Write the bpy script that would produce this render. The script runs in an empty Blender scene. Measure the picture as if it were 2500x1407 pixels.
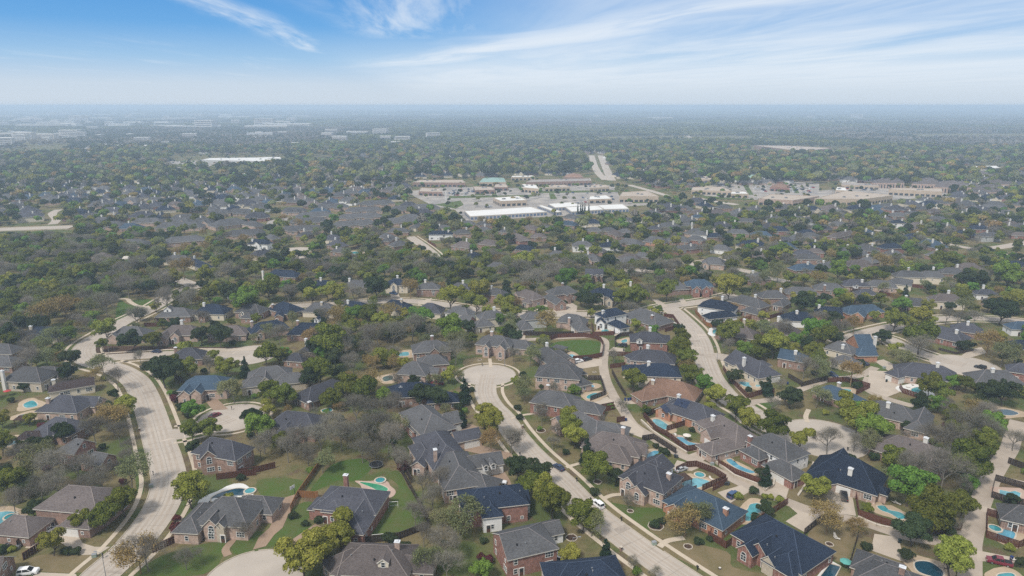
import bpy, math, random
import numpy as np
from mathutils import Vector, Matrix
R = math.radians
scene = bpy.context.scene
col = scene.collection

# ------------------------------------------------------------------ camera
CAM_H, FPX, HORIZON = 115.0, 1667.0, 258.0
PITCH = math.atan((703.5 - HORIZON) / FPX)
cam_data = bpy.data.cameras.new('camera'); cam = bpy.data.objects.new('camera', cam_data)
col.objects.link(cam); scene.camera = cam
cam_data.sensor_width = 36.0; cam_data.lens = 36.0 * FPX / 2500.0
cam_data.clip_start = 1.0; cam_data.clip_end = 60000.0
cam.location = (0, 0, CAM_H); cam.rotation_euler = (math.pi / 2 - PITCH, 0, 0)

# ------------------------------------------------------------------ sky and light
SUN_EL, SUN_AZ = R(52), R(215)           # azimuth clockwise from +Y (the way the camera looks)
world = bpy.data.worlds.new('World'); scene.world = world; world.use_nodes = True
nt = world.node_tree; nt.nodes.clear()
def W(t, **k):
    n = nt.nodes.new(t)
    for a, v in k.items(): setattr(n, a, v)
    return n
def wm(op, a, b=None, c=None, clamp=False):
    n = W('ShaderNodeMath', operation=op, use_clamp=clamp)
    for i, v in enumerate((a, b, c)):
        if v is None: continue
        if isinstance(v, (int, float)): n.inputs[i].default_value = v
        else: nt.links.new(v, n.inputs[i])
    return n.outputs[0]
def wmap(v, a, b, c=0.0, d=1.0):
    n = W('ShaderNodeMapRange', interpolation_type='SMOOTHSTEP')
    nt.links.new(v, n.inputs[0])
    for i, x in enumerate((a, b, c, d)): n.inputs[i + 1].default_value = x
    return n.outputs[0]
def wmix(f, a, b):
    n = W('ShaderNodeMix', data_type='RGBA')
    if isinstance(f, float): n.inputs[0].default_value = f
    else: nt.links.new(f, n.inputs[0])
    for i, v in ((6, a), (7, b)):
        if isinstance(v, tuple): n.inputs[i].default_value = (*v, 1)
        else: nt.links.new(v, n.inputs[i])
    return n.outputs[2]
sky = W('ShaderNodeTexSky', sky_type='NISHITA', sun_disc=False, sun_elevation=SUN_EL, sun_rotation=SUN_AZ, altitude=150, air_density=1.0, dust_density=1.2, ozone_density=2.0)
hsv = W('ShaderNodeHueSaturation'); hsv.inputs['Saturation'].default_value = 1.0; hsv.inputs['Value'].default_value = 0.85
nt.links.new(sky.outputs[0], hsv.inputs['Color'])
tc = W('ShaderNodeTexCoord'); sep = W('ShaderNodeSeparateXYZ'); nt.links.new(tc.outputs['Generated'], sep.inputs[0])
dx, dy, dz = sep.outputs
zc = wm('MAXIMUM', dz, 0.012)
# the clear air: pale at the horizon, deep blue above it, an even bright overcast overhead
ramp = W('ShaderNodeValToRGB'); nt.links.new(dz, ramp.inputs[0])
els = ramp.color_ramp.elements
stops = [(0.0, (7.0, 7.9, 8.9)), (0.028, (6.3, 7.5, 8.9)), (0.06, (3.6, 6.0, 8.8)), (0.10, (1.4, 4.2, 8.3)), (0.15, (0.75, 3.3, 7.7)), (0.34, (7.0, 7.7, 8.6)), (1.0, (10.0, 10.4, 11.2))]
while len(els) < len(stops): els.new(0.5)
for e, (p, c) in zip(els, stops): e.position = p; e.color = (*[v * 0.1 for v in c], 1)
sc10 = W('ShaderNodeVectorMath', operation='SCALE'); sc10.inputs['Scale'].default_value = 10.0
nt.links.new(ramp.outputs[0], sc10.inputs[0])
clear = wmix(0.86, hsv.outputs[0], sc10.outputs[0])
# streaks of cirrus on one high plane, all drawn out along one wind direction
WA = R(-7.0); ca, sa = math.cos(WA), math.sin(WA)
u = wm('DIVIDE', wm('SUBTRACT', wm('MULTIPLY', dx, ca), wm('MULTIPLY', dy, sa)), zc)
v = wm('DIVIDE', wm('ADD', wm('MULTIPLY', dx, sa), wm('MULTIPLY', dy, ca)), zc)
def noise(su, sv, off, detail=6.0, dist=0.0, rough=0.6):
    cx = W('ShaderNodeCombineXYZ')
    nt.links.new(wm('MULTIPLY', u, su), cx.inputs[0]); nt.links.new(wm('MULTIPLY', v, sv), cx.inputs[1]); cx.inputs[2].default_value = off
    n = W('ShaderNodeTexNoise'); nt.links.new(cx.outputs[0], n.inputs['Vector'])
    n.inputs['Scale'].default_value = 1.0; n.inputs['Detail'].default_value = detail; n.inputs['Roughness'].default_value = rough; n.inputs['Distortion'].default_value = dist
    return n.outputs[0]
wob = wm('MULTIPLY', wm('SUBTRACT', noise(0.35, 0.16, 3.1, 3), 0.5), 1.5)
uw = wm('ADD', u, wob)
fib = noise(1.4, 0.22, 0.0, 7, 0.35, 0.62)
puff = noise(0.42, 0.13, 7.7, 5, 0.8, 0.58)
def band(c, w):
    return wm('SUBTRACT', 1.0, wmap(wm('ABSOLUTE', wm('SUBTRACT', uw, c)), 0.0, w))
def mul(*a):
    r = a[1]
    for b in a[:1] + a[2:]: r = wm('MULTIPLY', r, b)
    return r
CLOUD_A, CLOUD_B, CLOUD_C = -2.05, 5.45, -0.1
streak_a = mul(0.88, band(CLOUD_A, 0.55), wmap(fib, 0.38, 0.68), wmap(v, 4.8, 8.0, 0.95, 1.0), wmap(v, 12.5, 16.0, 1.0, 0.0))
ub = wm('ADD', wm('DIVIDE', wm('ADD', wm('MULTIPLY', dx, 0.898), wm('MULTIPLY', dy, 0.44)), zc), wob)
vb = wm('DIVIDE', wm('SUBTRACT', wm('MULTIPLY', dy, 0.898), wm('MULTIPLY', dx, 0.44)), zc)
cb = W('ShaderNodeCombineXYZ'); nt.links.new(wm('MULTIPLY', ub, 1.2), cb.inputs[0]); nt.links.new(wm('MULTIPLY', vb, 0.25), cb.inputs[1]); fb = W('ShaderNodeTexNoise'); nt.links.new(cb.outputs[0], fb.inputs['Vector']); fb.inputs['Scale'].default_value = 1.0; fb.inputs['Detail'].default_value = 8.0; fb.inputs['Roughness'].default_value = 0.6; fb.inputs['Distortion'].default_value = 0.5
streak_b = mul(wm('SUBTRACT', 1.0, wmap(wm('ABSOLUTE', wm('SUBTRACT', ub, CLOUD_B)), 0.0, 1.9)), wmap(fb.outputs[0], 0.25, 0.62, 0.45, 0.92), wmap(vb, 15.0, 22.0, 1.0, 0.0))
streak_c = mul(0.8, band(CLOUD_C, 1.3), wmap(fib, 0.34, 0.66), wmap(v, 9.5, 12.5, 0.9, 0.0))
right = mul(wmap(uw, -0.6, 3.2), wmap(puff, 0.30, 0.66, 0.34, 0.86), wmap(fib, 0.2, 0.8, 0.8, 1.0))
low = mul(wmap(uw, -3.0, 1.0), wmap(dz, 0.03, 0.105, 0.85, 0.0), wmap(puff, 0.25, 0.6, 0.6, 1.0))
thin = mul(wmap(puff, 0.45, 0.75), wmap(fib, 0.4, 0.7), 0.35)
cl = wm('MAXIMUM', wm('MAXIMUM', streak_a, streak_b), wm('MAXIMUM', streak_c, wm('MAXIMUM', wm('MAXIMUM', right, low), thin)))
cl = wm('MULTIPLY', cl, wmap(dz, 0.004, 0.05))
cl = wm('MULTIPLY', wm('MULTIPLY', cl, 0.88), wmap(dz, 0.3, 0.6, 1.0, 0.3), clamp=True)
skyc = wmix(cl, clear, (8.6, 9.1, 9.6))
bg = W('ShaderNodeBackground'); bg.inputs['Strength'].default_value = 0.10
nt.links.new(skyc, bg.inputs['Color'])
wo = W('ShaderNodeOutputWorld'); nt.links.new(bg.outputs[0], wo.inputs['Surface'])

sun_d = bpy.data.lights.new('sun', 'SUN'); sun = bpy.data.objects.new('sun', sun_d); col.objects.link(sun)
sun_d.energy = 3.9; sun_d.angle = R(9); sun_d.color = (1.0, 0.95, 0.88)
sd = Vector((math.sin(SUN_AZ) * math.cos(SUN_EL), math.cos(SUN_AZ) * math.cos(SUN_EL), math.sin(SUN_EL)))
sun.rotation_euler = sd.to_track_quat('Z', 'Y').to_euler()
scene.view_settings.view_transform = 'Standard'; scene.view_settings.look = 'None'
scene.view_settings.exposure = 0.0; scene.view_settings.gamma = 1.0; scene.view_settings.use_curve_mapping = False
scene.render.engine = 'CYCLES'
cy = scene.cycles
cy.max_bounces = 5; cy.diffuse_bounces = 2; cy.glossy_bounces = 2; cy.transmission_bounces = 2; cy.transparent_max_bounces = 4; cy.volume_bounces = 2
cy.caustics_reflective = False; cy.caustics_refractive = False
cy.use_denoising = False; cy.use_adaptive_sampling = True; cy.adaptive_threshold = 0.004

# ------------------------------------------------------------------ helpers: pixel of the photograph -> point on a level plane
TILES = {'A': (0, 1000, 3.457), 'B': (600, 1000, 3.457), 'C': (1225, 1000, 3.457), 'D': (1850, 1000, 3.457),
         'E': (0, 620, 3.517), 'F': (600, 620, 3.517), 'G': (1225, 620, 3.517), 'H': (1850, 620, 3.517), 'Z': (0, 0, 1.0),
         'P': (0, 420, 5.0), 'Q': (500, 420, 5.0), 'S': (1000, 420, 5.0), 'T': (1500, 420, 5.0), 'U': (2000, 420, 5.0),
         'J': (0, 220, 2.941), 'K': (850, 220, 2.941), 'L': (1650, 220, 2.941)}
CP, SP = math.cos(PITCH), math.sin(PITCH)
def zpx(t, x, y):
    ox, oy, s = TILES[t]; return ox + x / s, oy + y / s
def unproj(px, py, z=0.0):
    a, b = (px - 1250.0) / FPX, (703.5 - py) / FPX
    d = (a, CP + b * SP, b * CP - SP)
    k = (z - CAM_H) / d[2]
    return Vector((d[0] * k, d[1] * k, z))
def at(t, x, y, z=0.0):
    return unproj(*zpx(t, x, y), z)
def proj(p):
    x, y, z = p[0], p[1], p[2] - CAM_H
    dep = y * CP - z * SP; up = y * SP + z * CP
    return 1250 + FPX * x / dep, 703.5 - FPX * up / dep, dep
def ppm(py):                             # pixels per metre at ground seen at row py
    return FPX / proj(unproj(1250, py))[2]

# ------------------------------------------------------------------ materials
MATS = {}
def mat(name, base, rough=0.85, var=0.25, scale=0.6, c2=None, spec=0.2, bump=0.0, rnd=0.0, fine=0.0, metal=0.0):
    """base colour broken up by two sizes of noise in metres; rnd varies it from object to object"""
    if name in MATS: return MATS[name]
    m = bpy.data.materials.new(name); m.use_nodes = True; t = m.node_tree; N = t.nodes; Lk = t.links
    p = N['Principled BSDF']; p.inputs['Roughness'].default_value = rough; p.inputs['Specular IOR Level'].default_value = spec; p.inputs['Metallic'].default_value = metal
    g = N.new('ShaderNodeNewGeometry')
    n1 = N.new('ShaderNodeTexNoise'); n1.inputs['Scale'].default_value = scale; n1.inputs['Detail'].default_value = 5; n1.inputs['Roughness'].default_value = 0.65
    Lk.new(g.outputs['Position'], n1.inputs['Vector'])
    mp = N.new('ShaderNodeMapRange'); mp.inputs[1].default_value = 0.3; mp.inputs[2].default_value = 0.7
    Lk.new(n1.outputs[0], mp.inputs[0])
    mx = N.new('ShaderNodeMix'); mx.data_type = 'RGBA'; Lk.new(mp.outputs[0], mx.inputs[0])
    b2 = c2 or tuple(c * (1 - var) for c in base)
    mx.inputs[6].default_value = (*base, 1); mx.inputs[7].default_value = (*b2, 1)
    out = mx.outputs[2]
    if fine:
        n2 = N.new('ShaderNodeTexNoise'); n2.inputs['Scale'].default_value = 5.0; n2.inputs['Detail'].default_value = 2; Lk.new(g.outputs['Position'], n2.inputs['Vector'])
        m2 = N.new('ShaderNodeMapRange'); m2.inputs[1].default_value = 0.25; m2.inputs[2].default_value = 0.75; m2.inputs[3].default_value = 1 - fine; m2.inputs[4].default_value = 1 + fine; Lk.new(n2.outputs[0], m2.inputs[0])
        h = N.new('ShaderNodeHueSaturation'); Lk.new(out, h.inputs['Color']); Lk.new(m2.outputs[0], h.inputs['Value']); out = h.outputs[0]
    if rnd:
        oi = N.new('ShaderNodeObjectInfo'); m3 = N.new('ShaderNodeMapRange'); m3.inputs[3].default_value = 1 - rnd; m3.inputs[4].default_value = 1 + rnd
        Lk.new(oi.outputs['Random'], m3.inputs[0])
        h = N.new('ShaderNodeHueSaturation'); Lk.new(out, h.inputs['Color']); Lk.new(m3.outputs[0], h.inputs['Value']); out = h.outputs[0]
    Lk.new(out, p.inputs['Base Color'])
    if bump:
        bp = N.new('ShaderNodeBump'); bp.inputs['Strength'].default_value = bump; bp.inputs['Distance'].default_value = 0.1
        Lk.new(n1.outputs[0], bp.inputs['Height']); Lk.new(bp.outputs[0], p.inputs['Normal'])
    MATS[name] = m
    return m
def leaf_mat(name, c1, c2, trans=0.25, rnd=0.18, hue=0.02):
    """foliage: every leaf cluster takes its own tone between two, every tree its own shift"""
    m = bpy.data.materials.new(name); m.use_nodes = True; t = m.node_tree; N = t.nodes; Lk = t.links
    N.remove(N['Principled BSDF'])
    g = N.new('ShaderNodeNewGeometry'); mx = N.new('ShaderNodeMix'); mx.data_type = 'RGBA'
    Lk.new(g.outputs['Random Per Island'], mx.inputs[0]); mx.inputs[6].default_value = (*c1, 1); mx.inputs[7].default_value = (*c2, 1)
    oi = N.new('ShaderNodeObjectInfo')
    m3 = N.new('ShaderNodeMapRange'); m3.inputs[3].default_value = 1 - rnd; m3.inputs[4].default_value = 1 + rnd; Lk.new(oi.outputs['Random'], m3.inputs[0])
    w = N.new('ShaderNodeTexWhiteNoise'); w.noise_dimensions = '1D'; Lk.new(oi.outputs['Random'], w.inputs['W'])
    m4 = N.new('ShaderNodeMapRange'); m4.inputs[3].default_value = 0.5 - hue; m4.inputs[4].default_value = 0.5 + hue; Lk.new(w.outputs['Value'], m4.inputs[0])
    h = N.new('ShaderNodeHueSaturation'); Lk.new(mx.outputs[2], h.inputs['Color']); Lk.new(m3.outputs[0], h.inputs['Value']); Lk.new(m4.outputs[0], h.inputs['Hue'])
    d = N.new('ShaderNodeBsdfDiffuse'); tr = N.new('ShaderNodeBsdfTranslucent'); ms = N.new('ShaderNodeMixShader'); ms.inputs[0].default_value = trans
    Lk.new(h.outputs[0], d.inputs[0]); Lk.new(h.outputs[0], tr.inputs[0]); Lk.new(d.outputs[0], ms.inputs[1]); Lk.new(tr.outputs[0], ms.inputs[2])
    Lk.new(ms.outputs[0], N['Material Output'].inputs[0])
    MATS[name] = m
    return m
def shingle(name, base, c2):
    """roof shingles: blotched granules in courses that follow the height of the slope"""
    m = bpy.data.materials.new(name); m.use_nodes = True; t = m.node_tree; N = t.nodes; Lk = t.links
    p = N['Principled BSDF']; p.inputs['Roughness'].default_value = 0.9; p.inputs['Specular IOR Level'].default_value = 0.15
    g = N.new('ShaderNodeNewGeometry'); mpg = N.new('ShaderNodeMapping'); mpg.inputs['Scale'].default_value = (1.6, 1.6, 7.0); Lk.new(g.outputs['Position'], mpg.inputs[0])
    n1 = N.new('ShaderNodeTexNoise'); n1.inputs['Scale'].default_value = 1.0; n1.inputs['Detail'].default_value = 4; n1.inputs['Roughness'].default_value = 0.75; Lk.new(mpg.outputs[0], n1.inputs['Vector'])
    n2 = N.new('ShaderNodeTexNoise'); n2.inputs['Scale'].default_value = 0.16; n2.inputs['Detail'].default_value = 3; Lk.new(g.outputs['Position'], n2.inputs['Vector'])
    m1 = N.new('ShaderNodeMapRange'); m1.inputs[1].default_value = 0.3; m1.inputs[2].default_value = 0.7; Lk.new(n1.outputs[0], m1.inputs[0])
    mx = N.new('ShaderNodeMix'); mx.data_type = 'RGBA'; Lk.new(m1.outputs[0], mx.inputs[0]); mx.inputs[6].default_value = (*base, 1); mx.inputs[7].default_value = (*c2, 1)
    m2 = N.new('ShaderNodeMapRange'); m2.inputs[1].default_value = 0.3; m2.inputs[2].default_value = 0.7; m2.inputs[3].default_value = 0.86; m2.inputs[4].default_value = 1.14; Lk.new(n2.outputs[0], m2.inputs[0])
    oi = N.new('ShaderNodeObjectInfo'); m3 = N.new('ShaderNodeMapRange'); m3.inputs[3].default_value = 0.82; m3.inputs[4].default_value = 1.2; Lk.new(oi.outputs['Random'], m3.inputs[0])
    mm = N.new('ShaderNodeMath'); mm.operation = 'MULTIPLY'; Lk.new(m2.outputs[0], mm.inputs[0]); Lk.new(m3.outputs[0], mm.inputs[1])
    h = N.new('ShaderNodeHueSaturation'); Lk.new(mx.outputs[2], h.inputs['Color']); Lk.new(mm.outputs[0], h.inputs['Value'])
    Lk.new(h.outputs[0], p.inputs['Base Color']); MATS[name] = m
    return m
def brickm(name, a, b, mortar):
    m = bpy.data.materials.new(name); m.use_nodes = True; t = m.node_tree; N = t.nodes; Lk = t.links
    p = N['Principled BSDF']; p.inputs['Roughness'].default_value = 0.9; p.inputs['Specular IOR Level'].default_value = 0.15
    g = N.new('ShaderNodeTexCoord'); s = N.new('ShaderNodeSeparateXYZ'); c = N.new('ShaderNodeCombineXYZ'); ad = N.new('ShaderNodeMath')
    Lk.new(g.outputs['Object'], s.inputs[0]); Lk.new(s.outputs[0], ad.inputs[0]); Lk.new(s.outputs[1], ad.inputs[1]); Lk.new(ad.outputs[0], c.inputs[0]); Lk.new(s.outputs[2], c.inputs[1])
    br = N.new('ShaderNodeTexBrick'); br.inputs['Scale'].default_value = 1.0; br.inputs['Brick Width'].default_value = 0.5; br.inputs['Row Height'].default_value = 0.22; br.inputs['Mortar Size'].default_value = 0.03
    br.inputs['Color1'].default_value = (*a, 1); br.inputs['Color2'].default_value = (*b, 1); br.inputs['Mortar'].default_value = (*mortar, 1); Lk.new(c.outputs[0], br.inputs['Vector'])
    n = N.new('ShaderNodeTexNoise'); n.inputs['Scale'].default_value = 0.9; n.inputs['Detail'].default_value = 4; Lk.new(g.outputs['Object'], n.inputs['Vector'])
    mr = N.new('ShaderNodeMapRange'); mr.inputs[1].default_value = 0.3; mr.inputs[2].default_value = 0.7; mr.inputs[3].default_value = 0.75; mr.inputs[4].default_value = 1.25; Lk.new(n.outputs[0], mr.inputs[0])
    h = N.new('ShaderNodeHueSaturation'); Lk.new(br.outputs['Color'], h.inputs['Color']); Lk.new(mr.outputs[0], h.inputs['Value']); Lk.new(h.outputs[0], p.inputs['Base Color'])
    MATS[name] = m
    return m
def waterm(name, base):
    m = bpy.data.materials.new(name); m.use_nodes = True; t = m.node_tree; N = t.nodes; Lk = t.links
    p = N['Principled BSDF']; p.inputs['Roughness'].default_value = 0.06; p.inputs['Specular IOR Level'].default_value = 0.5
    g = N.new('ShaderNodeNewGeometry'); n = N.new('ShaderNodeTexNoise'); n.inputs['Scale'].default_value = 0.35; n.inputs['Detail'].default_value = 3; Lk.new(g.outputs['Position'], n.inputs['Vector'])
    mx = N.new('ShaderNodeMix'); mx.data_type = 'RGBA'; mr = N.new('ShaderNodeMapRange'); mr.inputs[1].default_value = 0.35; mr.inputs[2].default_value = 0.65; Lk.new(n.outputs[0], mr.inputs[0]); Lk.new(mr.outputs[0], mx.inputs[0])
    mx.inputs[6].default_value = (*base, 1); mx.inputs[7].default_value = (*[c * 0.68 for c in base], 1); Lk.new(mx.outputs[2], p.inputs['Base Color'])
    n2 = N.new('ShaderNodeTexNoise'); n2.inputs['Scale'].default_value = 3.0; Lk.new(g.outputs['Position'], n2.inputs['Vector'])
    b = N.new('ShaderNodeBump'); b.inputs['Strength'].default_value = 0.12; Lk.new(n2.outputs[0], b.inputs['Height']); Lk.new(b.outputs[0], p.inputs['Normal'])
    MATS[name] = m
    return m

ROOF = {'grey': shingle('weathered grey shingles', (0.106, 0.106, 0.108), (0.043, 0.043, 0.046)),
        'dark': shingle('charcoal shingles', (0.072, 0.073, 0.085), (0.030, 0.031, 0.039)),
        'navy': shingle('navy shingles', (0.021, 0.031, 0.052), (0.009, 0.014, 0.026)),
        'blue': shingle('slate blue shingles', (0.052, 0.080, 0.112), (0.024, 0.039, 0.060)),
        'brown': shingle('brown grey shingles', (0.135, 0.115, 0.108), (0.058, 0.048, 0.046)),
        'tan': shingle('tan brown shingles', (0.27, 0.165, 0.115), (0.125, 0.075, 0.055)),
        'umber': shingle('dark brown shingles', (0.062, 0.046, 0.044), (0.027, 0.020, 0.020))}
CAP = {k: mat('ridge caps ' + k, tuple(min(1, c * 1.35 + 0.015) for c in b), var=0.35, scale=2.0, rnd=0.12) for k, b in
       {'grey': (0.125, 0.113, 0.112), 'dark': (0.082, 0.082, 0.092), 'navy': (0.018, 0.03, 0.055), 'blue': (0.052, 0.080, 0.112), 'brown': (0.145, 0.12, 0.108), 'tan': (0.2, 0.125, 0.09), 'umber': (0.05, 0.038, 0.036)}.items()}
WALL = {'red': brickm('red brick', (0.25, 0.085, 0.06), (0.15, 0.055, 0.043), (0.33, 0.25, 0.21)),
        'brick': brickm('brown red brick', (0.235, 0.125, 0.092), (0.145, 0.08, 0.062), (0.36, 0.29, 0.24)),
        'pink': brickm('pale pink brick', (0.40, 0.265, 0.205), (0.27, 0.17, 0.135), (0.46, 0.40, 0.34)),
        'orange': brickm('orange brick', (0.42, 0.165, 0.075), (0.28, 0.105, 0.055), (0.4, 0.31, 0.25)),
        'stone': mat('cream stone', (0.50, 0.43, 0.34), var=0.35, scale=1.5, fine=0.15),
        'cream': mat('cream siding', (0.60, 0.53, 0.42), var=0.12, scale=0.5),
        'white': mat('white painted siding', (0.70, 0.69, 0.67), var=0.1, scale=0.5),
        'sage': mat('grey siding', (0.42, 0.42, 0.40), var=0.15, scale=0.5)}
TRIM = mat('cream trim paint', (0.58, 0.54, 0.47), var=0.15)
FRAME = mat('white window frame', (0.72, 0.71, 0.68), var=0.1)
GLASS = mat('dark window glass', (0.045, 0.055, 0.065), rough=0.12, var=0.4, spec=0.5)
DOORM = mat('stained wood door', (0.10, 0.05, 0.03), rough=0.5)
GARM = mat('white garage door', (0.66, 0.64, 0.60), var=0.12, scale=1.2)
CHW = mat('white chimney siding', (0.60, 0.575, 0.53), var=0.1)
CAPM = mat('metal chimney cap', (0.62, 0.63, 0.64), rough=0.4, var=0.2)
METAL = mat('grey metal', (0.25, 0.26, 0.27), rough=0.45)
BLACK = mat('black metal', (0.02, 0.02, 0.022), rough=0.5)
CONC = mat('pale concrete', (0.45, 0.385, 0.315), var=0.16, scale=0.12, fine=0.06)
TRUNK = mat('grey brown bark', (0.105, 0.085, 0.070), var=0.4, scale=3)
TWIG = mat('grey twigs', (0.195, 0.178, 0.150), var=0.35, scale=2.0, rnd=0.2)
TWIGT = mat('tan twigs', (0.24, 0.165, 0.09), var=0.3, scale=2.0, rnd=0.15)
FENCE = mat('red brown stained cedar', (0.105, 0.042, 0.028), var=0.4, scale=1.2, rnd=0.25, fine=0.1)
FENCEO = mat('orange brown cedar', (0.25, 0.115, 0.045), var=0.35, scale=1.2, fine=0.1)
FENCEG = mat('weathered dark fence', (0.055, 0.042, 0.036), var=0.35, scale=1.2, rnd=0.2)
# ------------------------------------------------------------------ mesh helpers
class MB:
    """collects faces and links them as ONE mesh object"""
    def __init__(s): s.v = []; s.f = []; s.m = []; s.mats = []
    def mi(s, m):
        if m not in s.mats: s.mats.append(m)
        return s.mats.index(m)
    def face(s, pts, m):
        b = len(s.v); s.v.extend([tuple(p) for p in pts]); s.f.append(tuple(range(b, b + len(pts)))); s.m.append(s.mi(m))
    def mesh(s, verts, faces, m):
        b = len(s.v); s.v.extend([tuple(p) for p in verts]); i = s.mi(m)
        for f in faces: s.f.append(tuple(b + k for k in f)); s.m.append(i)
    def box(s, x0, x1, y0, y1, z0, z1, m, M=None):
        v = [Vector(p) for p in ((x0, y0, z0), (x1, y0, z0), (x1, y1, z0), (x0, y1, z0), (x0, y0, z1), (x1, y0, z1), (x1, y1, z1), (x0, y1, z1))]
        if M: v = [M @ p for p in v]
        s.mesh(v, [(0, 3, 2, 1), (4, 5, 6, 7), (0, 1, 5, 4), (1, 2, 6, 5), (2, 3, 7, 6), (3, 0, 4, 7)], m)
    def beam(s, a, b, w, h, m, up=Vector((0, 0, 1))):
        a, b = Vector(a), Vector(b); d = (b - a)
        if d.length < 1e-4: return
        d.normalize(); r = d.cross(up)
        if r.length < 1e-3: r = Vector((1, 0, 0))
        r.normalize(); q = r.cross(d).normalized()
        v = [p + r * (sx * w / 2) + q * (sz * h / 2) for p in (a, b) for sx, sz in ((-1, -1), (1, -1), (1, 1), (-1, 1))]
        s.mesh(v, [(3, 2, 1, 0), (4, 5, 6, 7), (0, 1, 5, 4), (1, 2, 6, 5), (2, 3, 7, 6), (3, 0, 4, 7)], m)
    def tube(s, a, b, r0, r1, m, n=6, caps=True):
        a, b = Vector(a), Vector(b); d = b - a
        if d.length < 1e-5: return
        d.normalize(); q = d.orthogonal().normalized(); w = d.cross(q)
        v = [p + (q * math.cos(2 * math.pi * k / n) + w * math.sin(2 * math.pi * k / n)) * r for p, r in ((a, r0), (b, r1)) for k in range(n)]
        f = [(k, (k + 1) % n, n + (k + 1) % n, n + k) for k in range(n)]
        if caps: f += [tuple(range(n - 1, -1, -1)), tuple(range(n, 2 * n))]
        s.mesh(v, f, m)
    def prism(s, poly, z0, z1, m, side=None):
        n = len(poly); v = [(p[0], p[1], z0) for p in poly] + [(p[0], p[1], z1) for p in poly]
        s.mesh(v, [tuple(range(n, 2 * n))], m); s.mesh(v, [(k, (k + 1) % n, n + (k + 1) % n, n + k) for k in range(n)], side or m)
    def data(s, name, smooth=False):
        me = bpy.data.meshes.new(name); me.from_pydata(s.v, [], s.f)
        for m in s.mats: me.materials.append(m)
        me.polygons.foreach_set('material_index', s.m)
        if smooth: me.polygons.foreach_set('use_smooth', [True] * len(s.f))
        me.update(); return me
    def build(s, name, parent=None, loc=None, smooth=False):
        return link(name, s.data(name, smooth), parent, loc)
def link(name, data, parent=None, loc=None, rz=None):
    o = bpy.data.objects.new(name, data); col.objects.link(o)
    if parent is not None: o.parent = parent
    if loc is not None: o.location = loc
    if rz is not None: o.rotation_euler = (0, 0, rz)
    return o
def tag(o, label=None, cat=None, group=None, kind=None):
    for k, v in (('label', label), ('category', cat), ('group', group), ('kind', kind)):
        if v: o[k] = v
    return o
def empty(name, loc, rz=0.0):
    return link(name, None, None, loc, rz)
def ccw(poly):
    a = sum(p[0] * q[1] - q[0] * p[1] for p, q in zip(poly, poly[1:] + poly[:1]))
    return poly if a > 0 else poly[::-1]
def smooth_poly(pts, n=5, closed=True):
    """Catmull-Rom through the points"""
    out = []; L = len(pts)
    for i in range(L if closed else L - 1):
        p0, p1, p2, p3 = (pts[(i + k) % L] if closed else pts[max(0, min(L - 1, i + k))] for k in (-1, 0, 1, 2))
        for j in range(n):
            t = j / n
            out.append(tuple(0.5 * (2 * b + (c - a) * t + (2 * a - 5 * b + 4 * c - d) * t * t + (3 * b - a - 3 * c + d) * t ** 3) for a, b, c, d in zip(p0, p1, p2, p3)))
    if not closed: out.append(tuple(pts[-1]))
    return out
def offset_line(pts, d):
    out = []
    for i, p in enumerate(pts):
        a, b = pts[max(0, i - 1)], pts[min(len(pts) - 1, i + 1)]
        t = Vector((b[0] - a[0], b[1] - a[1]))
        if t.length < 1e-6: t = Vector((1, 0))
        t.normalize(); out.append((p[0] - t.y * d, p[1] + t.x * d))
    return out
def grow(poly, d):
    poly = ccw(poly); n = len(poly); out = []
    for i in range(n):
        a, b = poly[i - 1], poly[(i + 1) % n]; t = Vector((b[0] - a[0], b[1] - a[1]))
        if t.length < 1e-6: out.append(poly[i]); continue
        t.normalize(); out.append((poly[i][0] + t.y * d, poly[i][1] - t.x * d))
    return out
# ------------------------------------------------------------------ what already stands where (1 m cells), so that nothing grows through it
GX0, GY0, GW, GH = -620, 60, 1240, 900
occ = np.zeros((GH, GW), np.uint8)       # 1 paved, 2 house, 4 pool or kept open, 8 tree
def mark(poly, bit, pad=0.0):
    if pad: poly = grow(list(poly), pad)
    P = np.array([(p[0], p[1]) for p in poly]); x0, y0 = P.min(0); x1, y1 = P.max(0)
    i0, i1 = max(0, int(x0 - GX0)), min(GW, int(x1 - GX0) + 2); j0, j1 = max(0, int(y0 - GY0)), min(GH, int(y1 - GY0) + 2)
    if i0 >= i1 or j0 >= j1: return
    X, Y = np.meshgrid(np.arange(i0, i1) + GX0 + 0.5, np.arange(j0, j1) + GY0 + 0.5); ins = np.zeros(X.shape, bool)
    for a, b in zip(P, np.roll(P, -1, 0)):
        if a[1] == b[1]: continue
        c = (a[1] > Y) != (b[1] > Y); ins ^= c & (X < (b[0] - a[0]) * (Y - a[1]) / (b[1] - a[1]) + a[0])
    occ[j0:j1, i0:i1][ins] |= bit
def occ_at(x, y, r=0.0):
    i, j, k = int(x - GX0), int(y - GY0), int(math.ceil(r))
    if i < 0 or j < 0 or i >= GW or j >= GH: return 0
    return int(np.bitwise_or.reduce(occ[max(0, j - k):j + k + 1, max(0, i - k):i + k + 1], axis=None))
def inpoly(x, y, poly):
    c = False; n = len(poly)
    for i in range(n):
        a, b = poly[i], poly[i - 1]
        if (a[1] > y) != (b[1] > y) and x < (b[0] - a[0]) * (y - a[1]) / (b[1] - a[1]) + a[0]: c = not c
    return c

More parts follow.
